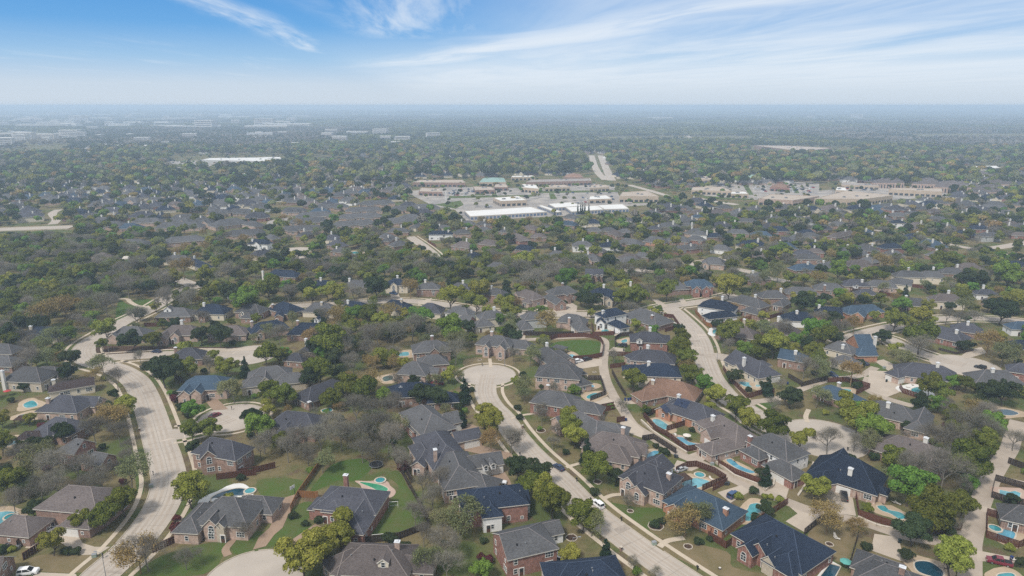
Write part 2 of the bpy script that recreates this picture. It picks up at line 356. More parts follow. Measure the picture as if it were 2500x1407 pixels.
# ------------------------------------------------------------------ the setting: ground, lawns, roads, pavements, driveways
def ground_mat():
    m = bpy.data.materials.new('dormant turf and leaf litter'); m.use_nodes = True; t = m.node_tree; N = t.nodes; Lk = t.links
    p = N['Principled BSDF']; p.inputs['Roughness'].default_value = 1.0; p.inputs['Specular IOR Level'].default_value = 0.05
    g = N.new('ShaderNodeNewGeometry')
    def nz(s, d=5, off=0):
        mp = N.new('ShaderNodeMapping'); mp.inputs['Location'].default_value = (off, off, 0); Lk.new(g.outputs['Position'], mp.inputs[0])
        n = N.new('ShaderNodeTexNoise'); n.inputs['Scale'].default_value = s; n.inputs['Detail'].default_value = d; n.inputs['Roughness'].default_value = 0.6; Lk.new(mp.outputs[0], n.inputs['Vector']); return n.outputs[0]
    def mr(v, a, b, c=0, d=1):
        n = N.new('ShaderNodeMapRange'); n.interpolation_type = 'SMOOTHSTEP'; Lk.new(v, n.inputs[0])
        for i, x in enumerate((a, b, c, d)): n.inputs[i + 1].default_value = x
        return n.outputs[0]
    def mx(f, a, b):
        n = N.new('ShaderNodeMix'); n.data_type = 'RGBA'; Lk.new(f, n.inputs[0])
        for i, v in ((6, a), (7, b)):
            if isinstance(v, tuple): n.inputs[i].default_value = (*v, 1)
            else: Lk.new(v, n.inputs[i])
        return n.outputs[2]
    c = mx(mr(nz(0.045), 0.42, 0.60), (0.150, 0.122, 0.062), (0.074, 0.094, 0.030))
    c = mx(mr(nz(0.11, 5, 40), 0.52, 0.66, 0, 0.85), c, (0.110, 0.078, 0.052))
    c = mx(mr(nz(0.7, 4, 9), 0.48, 0.72, 0, 0.5), c, (0.060, 0.062, 0.026))
    h = N.new('ShaderNodeHueSaturation'); Lk.new(c, h.inputs['Color']); Lk.new(mr(nz(3.0, 3, 3), 0.25, 0.75, 0.75, 1.25), h.inputs['Value'])
    Lk.new(h.outputs[0], p.inputs['Base Color'])
    return m
gm = MB(); GMAT = ground_mat()
lin = [-19500, -15000, -12000, -7000, -4000, -2400, -1500, -1000] + list(range(-700, 701, 70)) + [1000, 1500, 2400, 4000, 7000, 12000, 15000, 19500]
liny = [-300, -70] + list(range(0, 1001, 70)) + [1200, 1500, 1900, 2400, 3200, 4300, 6000, 8500, 12000, 15000, 18500]
V = [(x, y, 0.0) for y in liny for x in lin]; nx = len(lin)
gm.mesh(V, [(j * nx + i, j * nx + i + 1, (j + 1) * nx + i + 1, (j + 1) * nx + i) for j in range(len(liny) - 1) for i in range(nx - 1)], GMAT)
tag(gm.build('ground'), 'tan and olive winter turf and leaf litter covering the whole plain', None, None, 'structure')

def P(t, pts): return [at(t, x, y)[:2] for x, y in pts]
def sheet(name, poly, z, m, label, kind='structure'):
    b = MB(); poly = ccw([tuple(p[:2]) for p in poly]); b.face([(p[0], p[1], z) for p in poly], m); return tag(b.build(name), label, None, None, kind)
LAWN = {'green': mat('green spring lawn', (0.048, 0.096, 0.018), scale=0.3, c2=(0.066, 0.088, 0.027), fine=0.28, rough=1.0, spec=0.05),
        'olive': mat('olive lawn', (0.060, 0.102, 0.022), scale=0.22, c2=(0.088, 0.096, 0.036), fine=0.25, rough=1.0, spec=0.05),
        'mid': mat('mown green lawn', (0.058, 0.100, 0.022), scale=0.25, c2=(0.084, 0.092, 0.034), fine=0.25, rough=1.0, spec=0.05),
        'tan': mat('dormant tan lawn', (0.190, 0.145, 0.085), scale=0.2, c2=(0.125, 0.105, 0.052), fine=0.12, rough=1.0, spec=0.05),
        'soil': mat('bare brown soil and mulch', (0.085, 0.055, 0.038), scale=0.4, var=0.4, fine=0.15, rough=1.0, spec=0.05)}
def lawn(t, kind, pts, label):
    q = smooth_poly(P(t, pts), 4); lawn.k = getattr(lawn, 'k', 0) + 1
    mark(q, 4); sheet('lawn', q, 0.008 + 0.0007 * (lawn.k % 12), LAWN[kind], label)
lawn('G', 'green', [(400, 790), (500, 752), (700, 738), (840, 757), (866, 800), (850, 868), (700, 888), (630, 845), (480, 800)], 'bright green lawn inside the curved wooden fence')
lawn('B', 'green', [(640, 560), (740, 460), (900, 420), (1010, 420), (1060, 500), (930, 600), (780, 600), (690, 640), (540, 700)], 'deep green back lawn behind the red brick house with the green pool')
lawn('B', 'olive', [(1200, 560), (1290, 520), (1400, 720), (1500, 930), (1400, 1010), (1110, 1100), (960, 1100), (1000, 1000), (1150, 860), (1230, 760), (1290, 650)], 'olive side lawn right of the red brick house')
lawn('B', 'olive', [(100, 600), (450, 590), (470, 690), (190, 775)], 'olive yard behind the brown driveway')
lawn('B', 'mid', [(400, 830), (560, 780), (560, 880), (480, 980), (560, 990), (330, 1130), (190, 1130)], 'green front lawn between the two driveways')
lawn('A', 'mid', [(1320, 1260), (1500, 1190), (1860, 1115), (1890, 1215), (1720, 1390), (1150, 1400)], 'green front lawn of the house with the white stone porch')
lawn('A', 'mid', [(2000, 1085), (2150, 1030), (2240, 1050), (2150, 1180), (1970, 1215)], 'green lawn right of the curved front walk')
lawn('C', 'mid', [(900, 790), (1150, 825), (1390, 835), (1370, 900), (1240, 1000), (1330, 1080), (1250, 1050), (1100, 940)], 'patchy green front yard by the diagonal street')
lawn('C', 'mid', [(1850, 1095), (1970, 955), (2105, 970), (1900, 1125)], 'green side yard inside the brown fence')
lawn('E', 'green', [(1020, 400), (1110, 440), (1250, 462), (1150, 510), (1000, 590)], 'green park lawn below the curved path')
lawn('E', 'green', [(1140, 400), (1310, 392), (1320, 440), (1195, 440)], 'green park lawn above the curved path')
lawn('E', 'green', [(370, 92), (480, 86), (515, 125), (400, 138)], 'small green clearing in the left wood')
lawn('A', 'mid', [(1140, 490), (1205, 480), (1215, 690), (1160, 700)], 'green verge on the left of the curving street')
lawn('G', 'mid', [(1010, 845), (1100, 838), (1110, 868), (1010, 872)], 'green back yard strip beside the alley')
lawn('G', 'mid', [(965, 925), (1108, 902), (1108, 948), (975, 955)], 'green back yard beside the grey house on the alley')
lawn('H', 'olive', [(950, 942), (1095, 955), (1120, 998), (1030, 1000)], 'olive lawn between two driveways')
lawn('H', 'olive', [(1012, 1065), (1106, 1035), (1108, 1080), (1055, 1098)], 'small oval lawn by the concrete court')
lawn('H', 'green', [(0, 1290), (170, 1272), (130, 1320), (0, 1325)], 'green lawn beside the back alley')
lawn('S', 'green', [(370, 990), (520, 980), (480, 1020), (385, 1025)], 'green corner lawn by the far street')
lawn('K', 'olive', [(0, 500), (240, 497), (180, 520), (0, 525)], 'far school playing field')
lawn('J', 'olive', [(2290, 490), (2500, 490), (2500, 520), (2320, 520)], 'far green playing field')
lawn('G', 'tan', [(700, 985), (845, 965), (845, 1040), (720, 1040)], 'small tan lawn beside the alley')
lawn('A', 'tan', [(700, 1230), (840, 1230), (700, 1375), (230, 1355), (200, 1320), (330, 1230)], 'tan front lawn at the lower left')
lawn('C', 'tan', [(1330, 1170), (1500, 1120), (1900, 1200), (1950, 1330), (2240, 1400), (1840, 1400)], 'bare tan front yard of the navy roofed house')
lawn('D', 'tan', [(420, 1060), (600, 920), (830, 980), (830, 1090), (720, 1290), (560, 1200)], 'tan back yard beside the navy roof')
lawn('D', 'tan', [(300, 600), (450, 450), (390, 640), (330, 760), (245, 735)], 'tan strip of lawn between two houses')
lawn('E', 'soil', [(820, 830), (880, 790), (1700, 800), (2190, 800), (2190, 815), (1500, 825), (980, 870), (830, 880)], 'leaf covered front yards above the side street')
lawn('E', 'tan', [(1020, 955), (1200, 905), (1420, 905), (1420, 1000), (1240, 1010)], 'tan corner lawn inside the street bend')
lawn('F', 'tan', [(1900, 900), (2286, 880), (2286, 960), (2120, 965), (1900, 980)], 'tan front lawn behind the cul de sac')

for t_, q_ in (('S', [(480, 296), (1500, 282), (1500, 302), (480, 322)]), ('S', [(1500, 236), (2560, 222), (2560, 244), (1500, 262)]), ('S', [(1000, 205), (1040, 205), (1070, 300), (1010, 300)]), ('S', [(780, 150), (860, 150), (900, 285), (800, 285)]), ('S', [(300, 400), (620, 350), (660, 400), (560, 450)]), ('S', [(1700, 262), (1760, 262), (1800, 330), (1720, 335)]), ('T', [(1080, 300), (1700, 330), (1700, 345), (1100, 325)]), ('T', [(1560, 150), (1620, 150), (1700, 280), (1640, 280)]), ('T', [(2150, 160), (2200, 160), (2260, 260), (2200, 260)]), ('T', [(200, 362), (620, 345), (640, 368), (230, 385)])):
    sheet('verge', P(t_, q_), 0.07, LAWN['olive'], 'strip of grass between far parking rows')
# ---- paved lines
ROADM = mat('worn pale concrete road', (0.40, 0.35, 0.295), var=0.17, scale=0.09, fine=0.07, c2=(0.325, 0.285, 0.242))
ALLEY = mat('grooved concrete alley', (0.37, 0.31, 0.25), var=0.22, scale=0.2, fine=0.08)
DRIVE = mat('driveway concrete', (0.42, 0.355, 0.285), var=0.18, scale=0.18, fine=0.06)
DRIVEB = mat('brown exposed aggregate', (0.29, 0.205, 0.145), var=0.2, scale=0.25, fine=0.1)
WALKM = mat('pale pavement concrete', (0.47, 0.395, 0.305), var=0.15, scale=0.4, fine=0.06)
KERB = mat('kerb concrete', (0.42, 0.36, 0.285), var=0.25, scale=0.6)
JOINT = mat('dark road joint', (0.24, 0.205, 0.17), var=0.2)
roads = []; rs = random.Random(8)
WORN = mat('tyre worn concrete', (0.375, 0.318, 0.26), var=.2, scale=.15, fine=.08)
SLABS = [mat('darker road slab', (0.33, 0.28, 0.232), var=.2, scale=.3, fine=.08), mat('paler road slab', (0.455, 0.39, 0.325), var=.15, scale=.3, fine=.06), mat('stained road slab', (0.35, 0.30, 0.25), var=.35, scale=.7, fine=.1)]
def road(pts, w, label, kerb=True, walk=(1, 1), name='road', m=None, z=0.02, sm=True, bulb=0):
    line = [at(*p)[:2] for p in pts]
    if sm: line = smooth_poly(line, 6, False)
    l, r = offset_line(line, w / 2), offset_line(line, -w / 2)
    rd = dict(line=line, w=w, l=l, r=r, label=label, kerb=kerb, walk=walk, name=name, m=m or ROADM, z=z + 0.0006 * len(roads), bulb=bulb)
    for a, b, c, d in zip(l, l[1:], r[1:], r): mark([a, b, c, d], 17)
    if bulb:
        c = line[-1]; rd['c'] = c; mark([(c[0] + bulb * math.cos(k * .3), c[1] + bulb * math.sin(k * .3)) for k in range(21)], 17)
    roads.append(rd)
road([('Z', 150, 1500), ('Z', 215, 1440), ('A', 860, 1390), ('A', 1120, 1150), ('A', 1345, 850), ('A', 1422, 620), ('A', 1400, 450), ('A', 1350, 290), ('A', 1310, 150), ('A', 1262, 0), ('E', 1235, 1210), ('E', 1160, 1090), ('E', 1030, 1005), ('E', 900, 960), ('E', 750, 910), ('E', 715, 830), ('E', 770, 760), ('E', 900, 680), ('E', 1050, 590), ('E', 1300, 470), ('E', 1480, 365), ('E', 1650, 290), ('E', 1800, 262)], 9.9, 'wide pale street that winds up the left side')
road([('E', 760, 905), ('E', 960, 890), ('E', 1150, 880), ('E', 1400, 866), ('E', 1700, 858), ('E', 2000, 862), ('F', 30, 868)], 8.5, 'pale side street with a round end on the left', bulb=13)
road([('A', 1420, 215), ('A', 1560, 200), ('A', 1800, 130), ('A', 1960, 70)], 8.5, 'short street ending in a round turnaround by the maroon car', bulb=12)
road([('Z', 600, 1500), ('B', 60, 1440)], 8.5, 'round turnaround at the lower left of centre', bulb=12, walk=(0, 0))
road([('Z', 1810, 1509), ('Z', 1755, 1472), ('C', 1640, 1500), ('C', 1490, 1400), ('C', 1270, 1250), ('C', 1040, 1085), ('C', 740, 850), ('C', 500, 605), ('C', 255, 380), ('C', 100, 200), ('C', 5, 60), ('F', 2110, 1300), ('F', 2060, 1200), ('F', 2065, 1110), ('F', 2080, 1040)], 8.7, 'straight diagonal street leading to the central turnaround', bulb=12)
road([('F', 200, 455), ('F', 480, 445), ('F', 800, 430), ('F', 1050, 415), ('F', 1500, 412), ('G', 40, 510), ('G', 700, 520), ('G', 1060, 527), ('G', 1260, 490), ('G', 1400, 455), ('G', 1600, 428), ('G', 1790, 398), ('G', 2000, 350)], 8.7, 'cross street behind the middle row of houses')
road([('G', 1430, 455), ('G', 1530, 540), ('G', 1640, 650), ('G', 1705, 760), ('G', 1730, 860), ('G', 1760, 960), ('G', 1820, 1090), ('G', 1960, 1250), ('G', 2120, 1350), ('Z', 1875, 1040), ('Z', 1940, 1062), ('Z', 2010, 1070)], 10.0, 'broad street bending down the right of centre', bulb=15)
road([('G', 1740, 880), ('G', 1850, 880), ('G', 1960, 900)], 8.0, 'short side street opening on the right of the broad street', walk=(0, 0))
road([('H', 660, 765), ('H', 900, 690), ('H', 1100, 640), ('H', 1300, 600), ('H', 1500, 566), ('H', 1800, 552), ('H', 2100, 566), ('H', 2330, 590)], 8.5, 'pale street crossing the right side among vase shaped trees')
road([('H', 960, 690), ('H', 1130, 735), ('H', 1260, 800), ('H', 1400, 855), ('H', 1560, 905), ('H', 1780, 960)], 8.5, 'pale street with a round end by the black car', bulb=14)
road([('G', 900, 142), ('G', 1100, 148), ('G', 1240, 140), ('G', 1500, 110), ('G', 1640, 90), ('G', 1760, 70), ('G', 1950, 40)], 8.5, 'far cross street among grey roofs')
road([('G', 2000, 130), ('G', 2150, 160), ('H', 60, 200), ('H', 260, 240)], 8.5, 'far street behind the light blue roof', walk=(0, 0))
road([('E', 1330, 150), ('E', 1520, 215), ('E', 1680, 280)], 8.5, 'street joining from the upper left', walk=(0, 0))
road([('S', 0, 790), ('S', 90, 850), ('S', 200, 930), ('S', 300, 1020), ('S', 330, 1100)], 8.5, 'far street beside the green corner lawn', walk=(1, 0))
road([('Q', 1180, 1060), ('Q', 1120, 960)], 8.5, 'far round turnaround among trees', bulb=13)
road([('P', -60, 705), ('P', 880, 672)], 17, 'wide far road on the left', sm=False)
road([('P', 640, 640), ('P', 690, 580), ('P', 640, 510), ('P', 720, 460)], 8, 'far side street at the left', walk=(0, 0))
road([('U', -60, 590), ('U', 400, 668), ('U', 930, 745), ('U', 1230, 805), ('U', 1600, 890), ('U', 2000, 960), ('U', 2350, 1030), ('U', 2600, 1100)], 8.5, 'long avenue running to the right edge', walk=(0, 0))
road([('U', 2060, 940), ('U', 2300, 905), ('U', 2600, 850)], 10, 'road branching off at the right edge', walk=(0, 0))
road([('K', 1748, 470), ('K', 1768, 540), ('K', 1800, 600), ('K', 1850, 645)], 13, 'far boulevard running straight away beyond the shops', walk=(0, 0), kerb=False, z=0.05)
road([('T', 180, 160), ('T', 420, 225), ('T', 640, 290)], 10, 'far avenue beside the beige supermarket', walk=(0, 0), kerb=False, z=0.05)
road([('T', 1000, 320), ('T', 1250, 365), ('T', 1500, 400)], 12, 'far avenue passing the right hand shops', walk=(0, 0), kerb=False, z=0.05)
road([('K', 1812, 470), ('K', 1850, 560), ('K', 1892, 650)], 14, 'second carriageway of the far boulevard', walk=(0, 0), kerb=False, z=0.05)
road([('L', 40, 308), ('L', 110, 345), ('L', 150, 362), ('L', 220, 376)], 16, 'distant pale highway curving in the haze', walk=(0, 0), kerb=False, z=0.08)
AZ = [('G', 130, 742), ('G', 400, 728), ('G', 620, 716), ('G', 780, 714), ('G', 880, 745), ('G', 880, 850), ('G', 872, 950), ('G', 895, 1080), ('G', 960, 1220), ('G', 1040, 1340), ('C', 1110, 130), ('C', 1250, 220), ('C', 1450, 350), ('C', 1700, 465), ('C', 1900, 560), ('C', 2100, 660), ('D', 100, 720), ('D', 300, 800), ('D', 480, 862), ('D', 870, 950), ('D', 1060, 1010), ('D', 1250, 1070), ('D', 1550, 1110), ('D', 1760, 1060)]
road(AZ, 4.2, 'narrow concrete alley running behind the fenced pools', kerb=False, walk=(0, 0), name='alley', m=ALLEY, z=0.034)
road([('Z', 2367, 1450), ('Z', 2369, 1347), ('D', 1800, 1100), ('D', 1860, 850), ('D', 1915, 700), ('D', 1975, 570), ('D', 2045, 450), ('D', 2120, 340), ('D', 2150, 250), ('D', 2200, 100)], 5.4, 'worn grey alley along the right side', kerb=False, walk=(0, 0), name='alley', m=ALLEY, z=0.036)
road([('G', 2040, 1330), ('G', 2160, 1275), ('H', 60, 1260), ('H', 200, 1235), ('H', 380, 1160), ('H', 610, 1080), ('H', 800, 1060), ('H', 920, 1030), ('H', 1010, 975)], 3.8, 'back alley below the dark fence on the right', kerb=False, walk=(0, 0), name='alley', m=ALLEY, z=0.038)
road([('H', 960, 1060), ('H', 940, 1160), ('H', 1100, 1240), ('H', 1340, 1310)], 4.0, 'back alley below the white pool deck', kerb=False, walk=(0, 0), name='alley', m=ALLEY, z=0.040)
road([('E', 1010, 390), ('E', 1090, 388), ('E', 1120, 415), ('E', 1190, 448), ('E', 1300, 456)], 2.6, 'curved park path across the green lawn', kerb=False, walk=(0, 0), name='path', m=WALKM, z=0.042)
road([('A', 1950, 1050), ('A', 1965, 1100), ('A', 1905, 1180), ('A', 1925, 1235)], 2.0, 'curved brown front walk to the white stone porch', kerb=False, walk=(0, 0), name='path', m=DRIVEB, z=0.043)
road([('C', 855, 755), ('C', 930, 725), ('C', 1030, 715)], 1.6, 'pale front walk by the diagonal street', kerb=False, walk=(0, 0), name='path', m=WALKM, z=0.043)
road([('C', 1330, 1160), ('C', 1400, 1110), ('C', 1540, 1085)], 1.8, 'front walk crossing the tan yard', kerb=False, walk=(0, 0), name='path', m=WALKM, z=0.043)
road([('C', 80, 80), ('C', 170, 50), ('C', 280, 35)], 1.4, 'front walk near the top of the diagonal street', kerb=False, walk=(0, 0), name='path', m=WALKM, z=0.043)
road([('C', 545, 490), ('C', 640, 460), ('C', 760, 430)], 1.4, 'stepped front walk by the black car', kerb=False, walk=(0, 0), name='path', m=WALKM, z=0.043)
road([('F', 2105, 975), ('F', 2095, 900)], 1.6, 'front walk behind the central turnaround', kerb=False, walk=(0, 0), name='path', m=WALKM, z=0.043)
road([('D', 420, 110), ('D', 405, 60), ('D', 430, 0)], 1.8, 'stepping stone path above the right turnaround', kerb=False, walk=(0, 0), name='path', m=WALKM, z=0.043)
drives = []
def drive(t, pts, brown=False):
    q = ccw(P(t, pts)); mark(q, 1); drives.append((q, brown))
for a in (('D', [(140, 580), (285, 600), (240, 745), (60, 700), (0, 665), (110, 640)]), ('D', [(250, 805), (480, 865), (590, 905), (400, 1040), (235, 945), (335, 880)]), ('D', [(640, 690), (790, 690), (830, 900), (700, 880), (540, 830)]),
          ('D', [(985, 1050), (1190, 1080), (1235, 1290), (955, 1190)]), ('C', [(1690, 340), (1785, 380), (1690, 440), (1560, 390)]), ('C', [(1480, 430), (1700, 480), (1600, 520), (1440, 500)]),
          ('C', [(1820, 700), (2020, 640), (2100, 690), (1930, 790)]), ('C', [(1000, 110), (1060, 60), (1200, 180), (1180, 240), (1000, 170)]), ('A', [(500, 1070), (655, 1060), (700, 1130), (800, 1160), (930, 1160), (830, 1225), (690, 1230), (500, 1120)]),
          ('A', [(330, 1040), (480, 1010), (540, 1100), (330, 1180), (210, 1170)]), ('A', [(190, 1330), (240, 1372), (640, 1390), (660, 1440), (320, 1440)]), ('G', [(300, 440), (400, 430), (380, 490), (300, 500)]),
          ('G', [(440, 480), (600, 420), (650, 450), (640, 505), (430, 505)]), ('G', [(625, 670), (710, 665), (745, 715), (625, 712)]), ('G', [(120, 672), (205, 667), (200, 735), (120, 735)]), ('G', [(965, 640), (1050, 655), (1045, 705), (965, 705)]),
          ('G', [(600, 930), (780, 900), (860, 905), (860, 960), (670, 990), (640, 965)]), ('G', [(790, 1270), (905, 1225), (980, 1290), (830, 1345)]), ('G', [(2180, 530), (2300, 545), (2300, 590), (2190, 575)]), ('G', [(1060, 1250), (1170, 1240), (1180, 1290), (1010, 1290)]),
          ('G', [(960, 800), (1060, 815), (1050, 860), (890, 860)]), ('G', [(730, 1042), (890, 1050), (890, 1072), (740, 1062)]), ('H', [(955, 1000), (1110, 1010), (1120, 1090), (1235, 1110), (1215, 1190), (1110, 1230), (920, 1165), (950, 1090)]),
          ('H', [(1000, 920), (1080, 908), (1195, 962), (1120, 1005)]), ('H', [(1830, 820), (1920, 800), (1965, 850), (1800, 900), (1730, 885)]), ('D', [(2010, 555), (2260, 610), (2260, 645), (1990, 590)]), ('D', [(1890, 815), (2140, 870), (2140, 915), (1880, 860)]),
          ('D', [(1850, 1190), (2210, 1260), (2190, 1300), (1850, 1280)]), ('F', [(1240, 330), (1310, 330), (1330, 400), (1250, 405)]), ('F', [(1480, 410), (1600, 380), (1580, 425), (1480, 440)]), ('E', [(1690, 825), (2198, 800), (2198, 830), (1750, 850)]),
          ('G', [(1290, 390), (1340, 390), (1430, 450), (1370, 465)]), ('G', [(1520, 390), (1560, 385), (1600, 430), (1550, 435)])): drive(*a)
for a in (('B', [(190, 790), (470, 700), (450, 740), (400, 830), (350, 912), (230, 912), (215, 850)]), ('B', [(240, 915), (350, 912), (310, 1000), (240, 1060), (170, 1155), (60, 1185), (110, 1080), (200, 1000)]), ('B', [(300, 1160), (590, 965), (650, 1000), (400, 1230)]),
          ('B', [(1840, 310), (1975, 300), (2247, 372), (2247, 430), (2165, 415), (1850, 350)]), ('B', [(2070, 560), (2180, 520), (2230, 600), (2247, 650), (2120, 640)]), ('B', [(1700, 110), (1810, 100), (1930, 135), (1990, 160), (1830, 185)]),
          ('E', [(1760, 1262), (1870, 1250), (1960, 1335), (1830, 1345)])): drive(*a, True)
for k, (q, br) in enumerate(drives):
    sheet('driveway', q, 0.046 + 0.0005 * k, DRIVEB if br else DRIVE, 'brown concrete driveway' if br else 'pale concrete driveway')
for rd in roads:
    b = MB(); l, r, z = rd['l'], rd['r'], rd['z']
    v = [(p[0], p[1], z) for p in l] + [(p[0], p[1], z) for p in r]; n = len(l)
    b.mesh(v, [(n + i, n + i + 1, i + 1, i) for i in range(n - 1)], rd['m'])
    if rd['bulb']:
        c, q = rd['c'], rd['bulb']; b.face([(c[0] + q * math.cos(k * math.pi / 16), c[1] + q * math.sin(k * math.pi / 16), z + 0.0004) for k in range(32)], rd['m'])
    if rd['name'] == 'road' and rd['kerb']:                       # the paths that tyres have worn darker
        for o_, w_ in ((-.30, .95), (-.13, .8), (.13, .8), (.30, .95)):
            a_, c_ = offset_line(rd['line'], o_ * rd['w'] - w_ / 2), offset_line(rd['line'], o_ * rd['w'] + w_ / 2); k_ = len(a_)
            b.mesh([(p[0], p[1], z + .002) for p in a_] + [(p[0], p[1], z + .002) for p in c_], [(i, i + 1, k_ + i + 1, k_ + i) for i in range(k_ - 1)], WORN)
    if rd['name'] == 'road' and rd['line'][0][1] < 420:       # sawn joints: one down the middle, one across every 5 m
        ln = rd['line']; acc = 0.0
        for p, q in zip(ln, ln[1:]):
            t = Vector((q[0] - p[0], q[1] - p[1])); L = t.length
            if L < 1e-3: continue
            t /= L; nn = Vector((-t.y, t.x))
            b.face([(p[0] - nn.x * .05, p[1] - nn.y * .05, z + .005), (q[0] - nn.x * .05, q[1] - nn.y * .05, z + .005), (q[0] + nn.x * .05, q[1] + nn.y * .05, z + .005), (p[0] + nn.x * .05, p[1] + nn.y * .05, z + .005)], JOINT)
            s = 5.0 - acc
            while s < L:
                if rs.random() < .22:                            # a slab relaid or stained, one lane wide
                    u = rs.choice((-1, 1)); c0 = Vector(p) + t * s; w0 = rd['w'] / 2 - .15; e_ = min(4.9, max(.4, L - s))
                    q4 = [c0 + nn * (u * .1), c0 + t * e_ + nn * (u * .1), c0 + t * e_ + nn * (u * w0), c0 + nn * (u * w0)]; q4 = ccw([tuple(v) for v in q4]); b.face([(*v, z + .003) for v in q4], rs.choice(SLABS))
                c = Vector(p) + t * s; w = rd['w'] / 2 - .1
                b.face([(*(c - nn * w - t * .04), z + .007), (*(c - nn * w + t * .04), z + .007), (*(c + nn * w + t * .04), z + .007), (*(c + nn * w - t * .04), z + .007)][::-1], JOINT); s += 5.0
            acc = (acc + L) % 5.0
    tag(b.build(rd['name']), rd['label'], None, None, 'structure')
    # kerbs and pavements, left out where another paved surface opens
    kb, wb = MB(), MB()
    def strip(line, side, o0, o1, z1, mb, m, bit, bed=True, far=1.2):
        a, c = offset_line(line, side * o0), offset_line(line, side * o1); f = offset_line(line, side * (max(o0, o1) + far))
        for i in range(len(line) - 1):
            mid = ((f[i][0] + f[i + 1][0]) / 2, (f[i][1] + f[i + 1][1]) / 2)
            if occ_at(*mid) & bit: continue
            q = [a[i], a[i + 1], c[i + 1], c[i]]
            mb.prism(ccw([tuple(p) for p in q]), 0.0, z1, m)
    def fine(line, d=2.0):
        out = []
        for p, q in zip(line, line[1:]):
            k = max(1, int(math.hypot(q[0] - p[0], q[1] - p[1]) / d))
            out += [(p[0] + (q[0] - p[0]) * j / k, p[1] + (q[1] - p[1]) * j / k) for j in range(k)]
        return out + [line[-1]]
    ln = fine(rd['line']); h = rd['w'] / 2
    if rd['kerb']:
        for s in (1, -1): strip(ln, s, h, h + 0.28, 0.13, kb, KERB, 1, far=0.9)
        if rd['bulb']:
            c, q = rd['c'], rd['bulb']; ring = [(c[0] + q * math.cos(k * math.pi / 40), c[1] + q * math.sin(k * math.pi / 40)) for k in range(81)]
            strip(ring, -1, 0, 0.28, 0.13, kb, KERB, 1, far=0.9)
            if rd['walk'][0] and q < 12.5: strip(ring, -1, 1.7, 2.7, 0.06, wb, WALKM, 16, far=0)
    for s, on in ((1, rd['walk'][0]), (-1, rd['walk'][1])):
        if on: strip(ln, s, h + 2.1, h + 3.4, 0.06, wb, WALKM, 16, far=0)
    if kb.f: tag(kb.build('kerb'), 'raised concrete kerb of the ' + rd['label'], None, None, 'structure')
    if wb.f: tag(wb.build('pavement'), 'pavement beside the ' + rd['label'], None, None, 'structure')
# parking lots of the far shops
LOTS = [('S', [(-60, 240), (500, 180), (1500, 200), (2100, 130), (2500, 170), (2600, 380), (2500, 420), (1700, 400), (1100, 440), (600, 470), (300, 420)], 'pale parking lots between the far shops'),
        ('S', [(560, 470), (1500, 395), (2500, 380), (2560, 500), (700, 600)], 'pale concrete yard round the white storage sheds'),
        ('T', [(900, 180), (1500, 140), (2500, 120), (2500, 330), (1700, 340), (1100, 290)], 'pale parking lot of the far right shops'),
        ('U', [(-100, 240), (700, 170), (1500, 190), (1600, 300), (600, 360), (-100, 380)], 'pale yard behind the long flat shop'), ('T', [(-100, 330), (600, 360), (560, 400), (-100, 430)], 'pale loading yard behind the beige shop'),
        ('J', [(1200, 510), (2000, 505), (1900, 530), (1230, 560)], 'pale school yard far left'), ('J', [(500, 425), (800, 380), (900, 370), (660, 450)], 'pale lot by the distant flats'), ('L', [(2080, 555), (2330, 548), (2280, 570), (2100, 575)], 'pale yard far right'),
        ('Q', [(720, 670), (780, 600), (1060, 540), (1080, 560), (900, 640), (800, 680)], 'pale courtyard of the grey roofed townhouses')]
LOTM = mat('mixed parking lot paving', (0.37, 0.33, 0.285), var=.3, scale=.05, c2=(0.17, 0.16, 0.15), fine=.1)
for k, (t, pts, lab) in enumerate(LOTS):
    q = P(t, pts); mark(q, 1); sheet('pavement', q, 0.03 + 0.002 * k, LOTM, lab)

# ------------------------------------------------------------------ houses
def window_mesh(w, h, arch=False, name='window'):
    b = MB(); d = 0.06; t = 0.11
    b.box(-w / 2, w / 2, -0.02, d, 0, t, FRAME); b.box(-w / 2, w / 2, -0.02, d, h - t, h, FRAME)
    b.box(-w / 2, -w / 2 + t, -0.02, d, t, h - t, FRAME); b.box(w / 2 - t, w / 2, -0.02, d, t, h - t, FRAME)
    b.box(-w / 2 + t, w / 2 - t, -0.02, d - 0.015, h * .5 - .035, h * .5 + .035, FRAME)
    k = max(1, round(w / 0.9))
    for i in range(1, k): x = -w / 2 + w * i / k; b.box(x - .04, x + .04, -0.02, d - 0.012, t, h - t, FRAME)
    if arch:
        n = 8; pts = [(w / 2 * math.cos(math.pi * i / n), w / 2 * math.sin(math.pi * i / n) + h) for i in range(n + 1)]
        for p, q in zip(pts, pts[1:]): b.beam((p[0] * .95, .02, p[1]), (q[0] * .95, .02, q[1]), .1, .1, FRAME)
    g = MB(); g.box(-w / 2 + .05, w / 2 - .05, -0.03, 0.02, .05, h - .05, GLASS)
    if arch: g.face([(p[0] * .93, 0.02, p[1]) for p in pts][::-1], GLASS)
    c = MB(); c.mesh(b.v, b.f, FRAME); c.mesh(g.v, g.f, GLASS)
    return b.data(name), g.data('pane'), c.data(name)
WIN = {'std': window_mesh(1.1, 1.55), 'wide': window_mesh(2.3, 1.6), 'arch': window_mesh(1.7, 1.7, True), 'small': window_mesh(0.9, 1.0)}
def door_mesh():
    b = MB(); b.box(-.75, .75, -.02, .08, 0, 2.45, FRAME); b.box(-.55, .55, 0, .1, 0.05, 2.25, DOORM); b.box(-.38, .38, 0.05, .115, 1.2, 2.1, GLASS); return b.data('door')
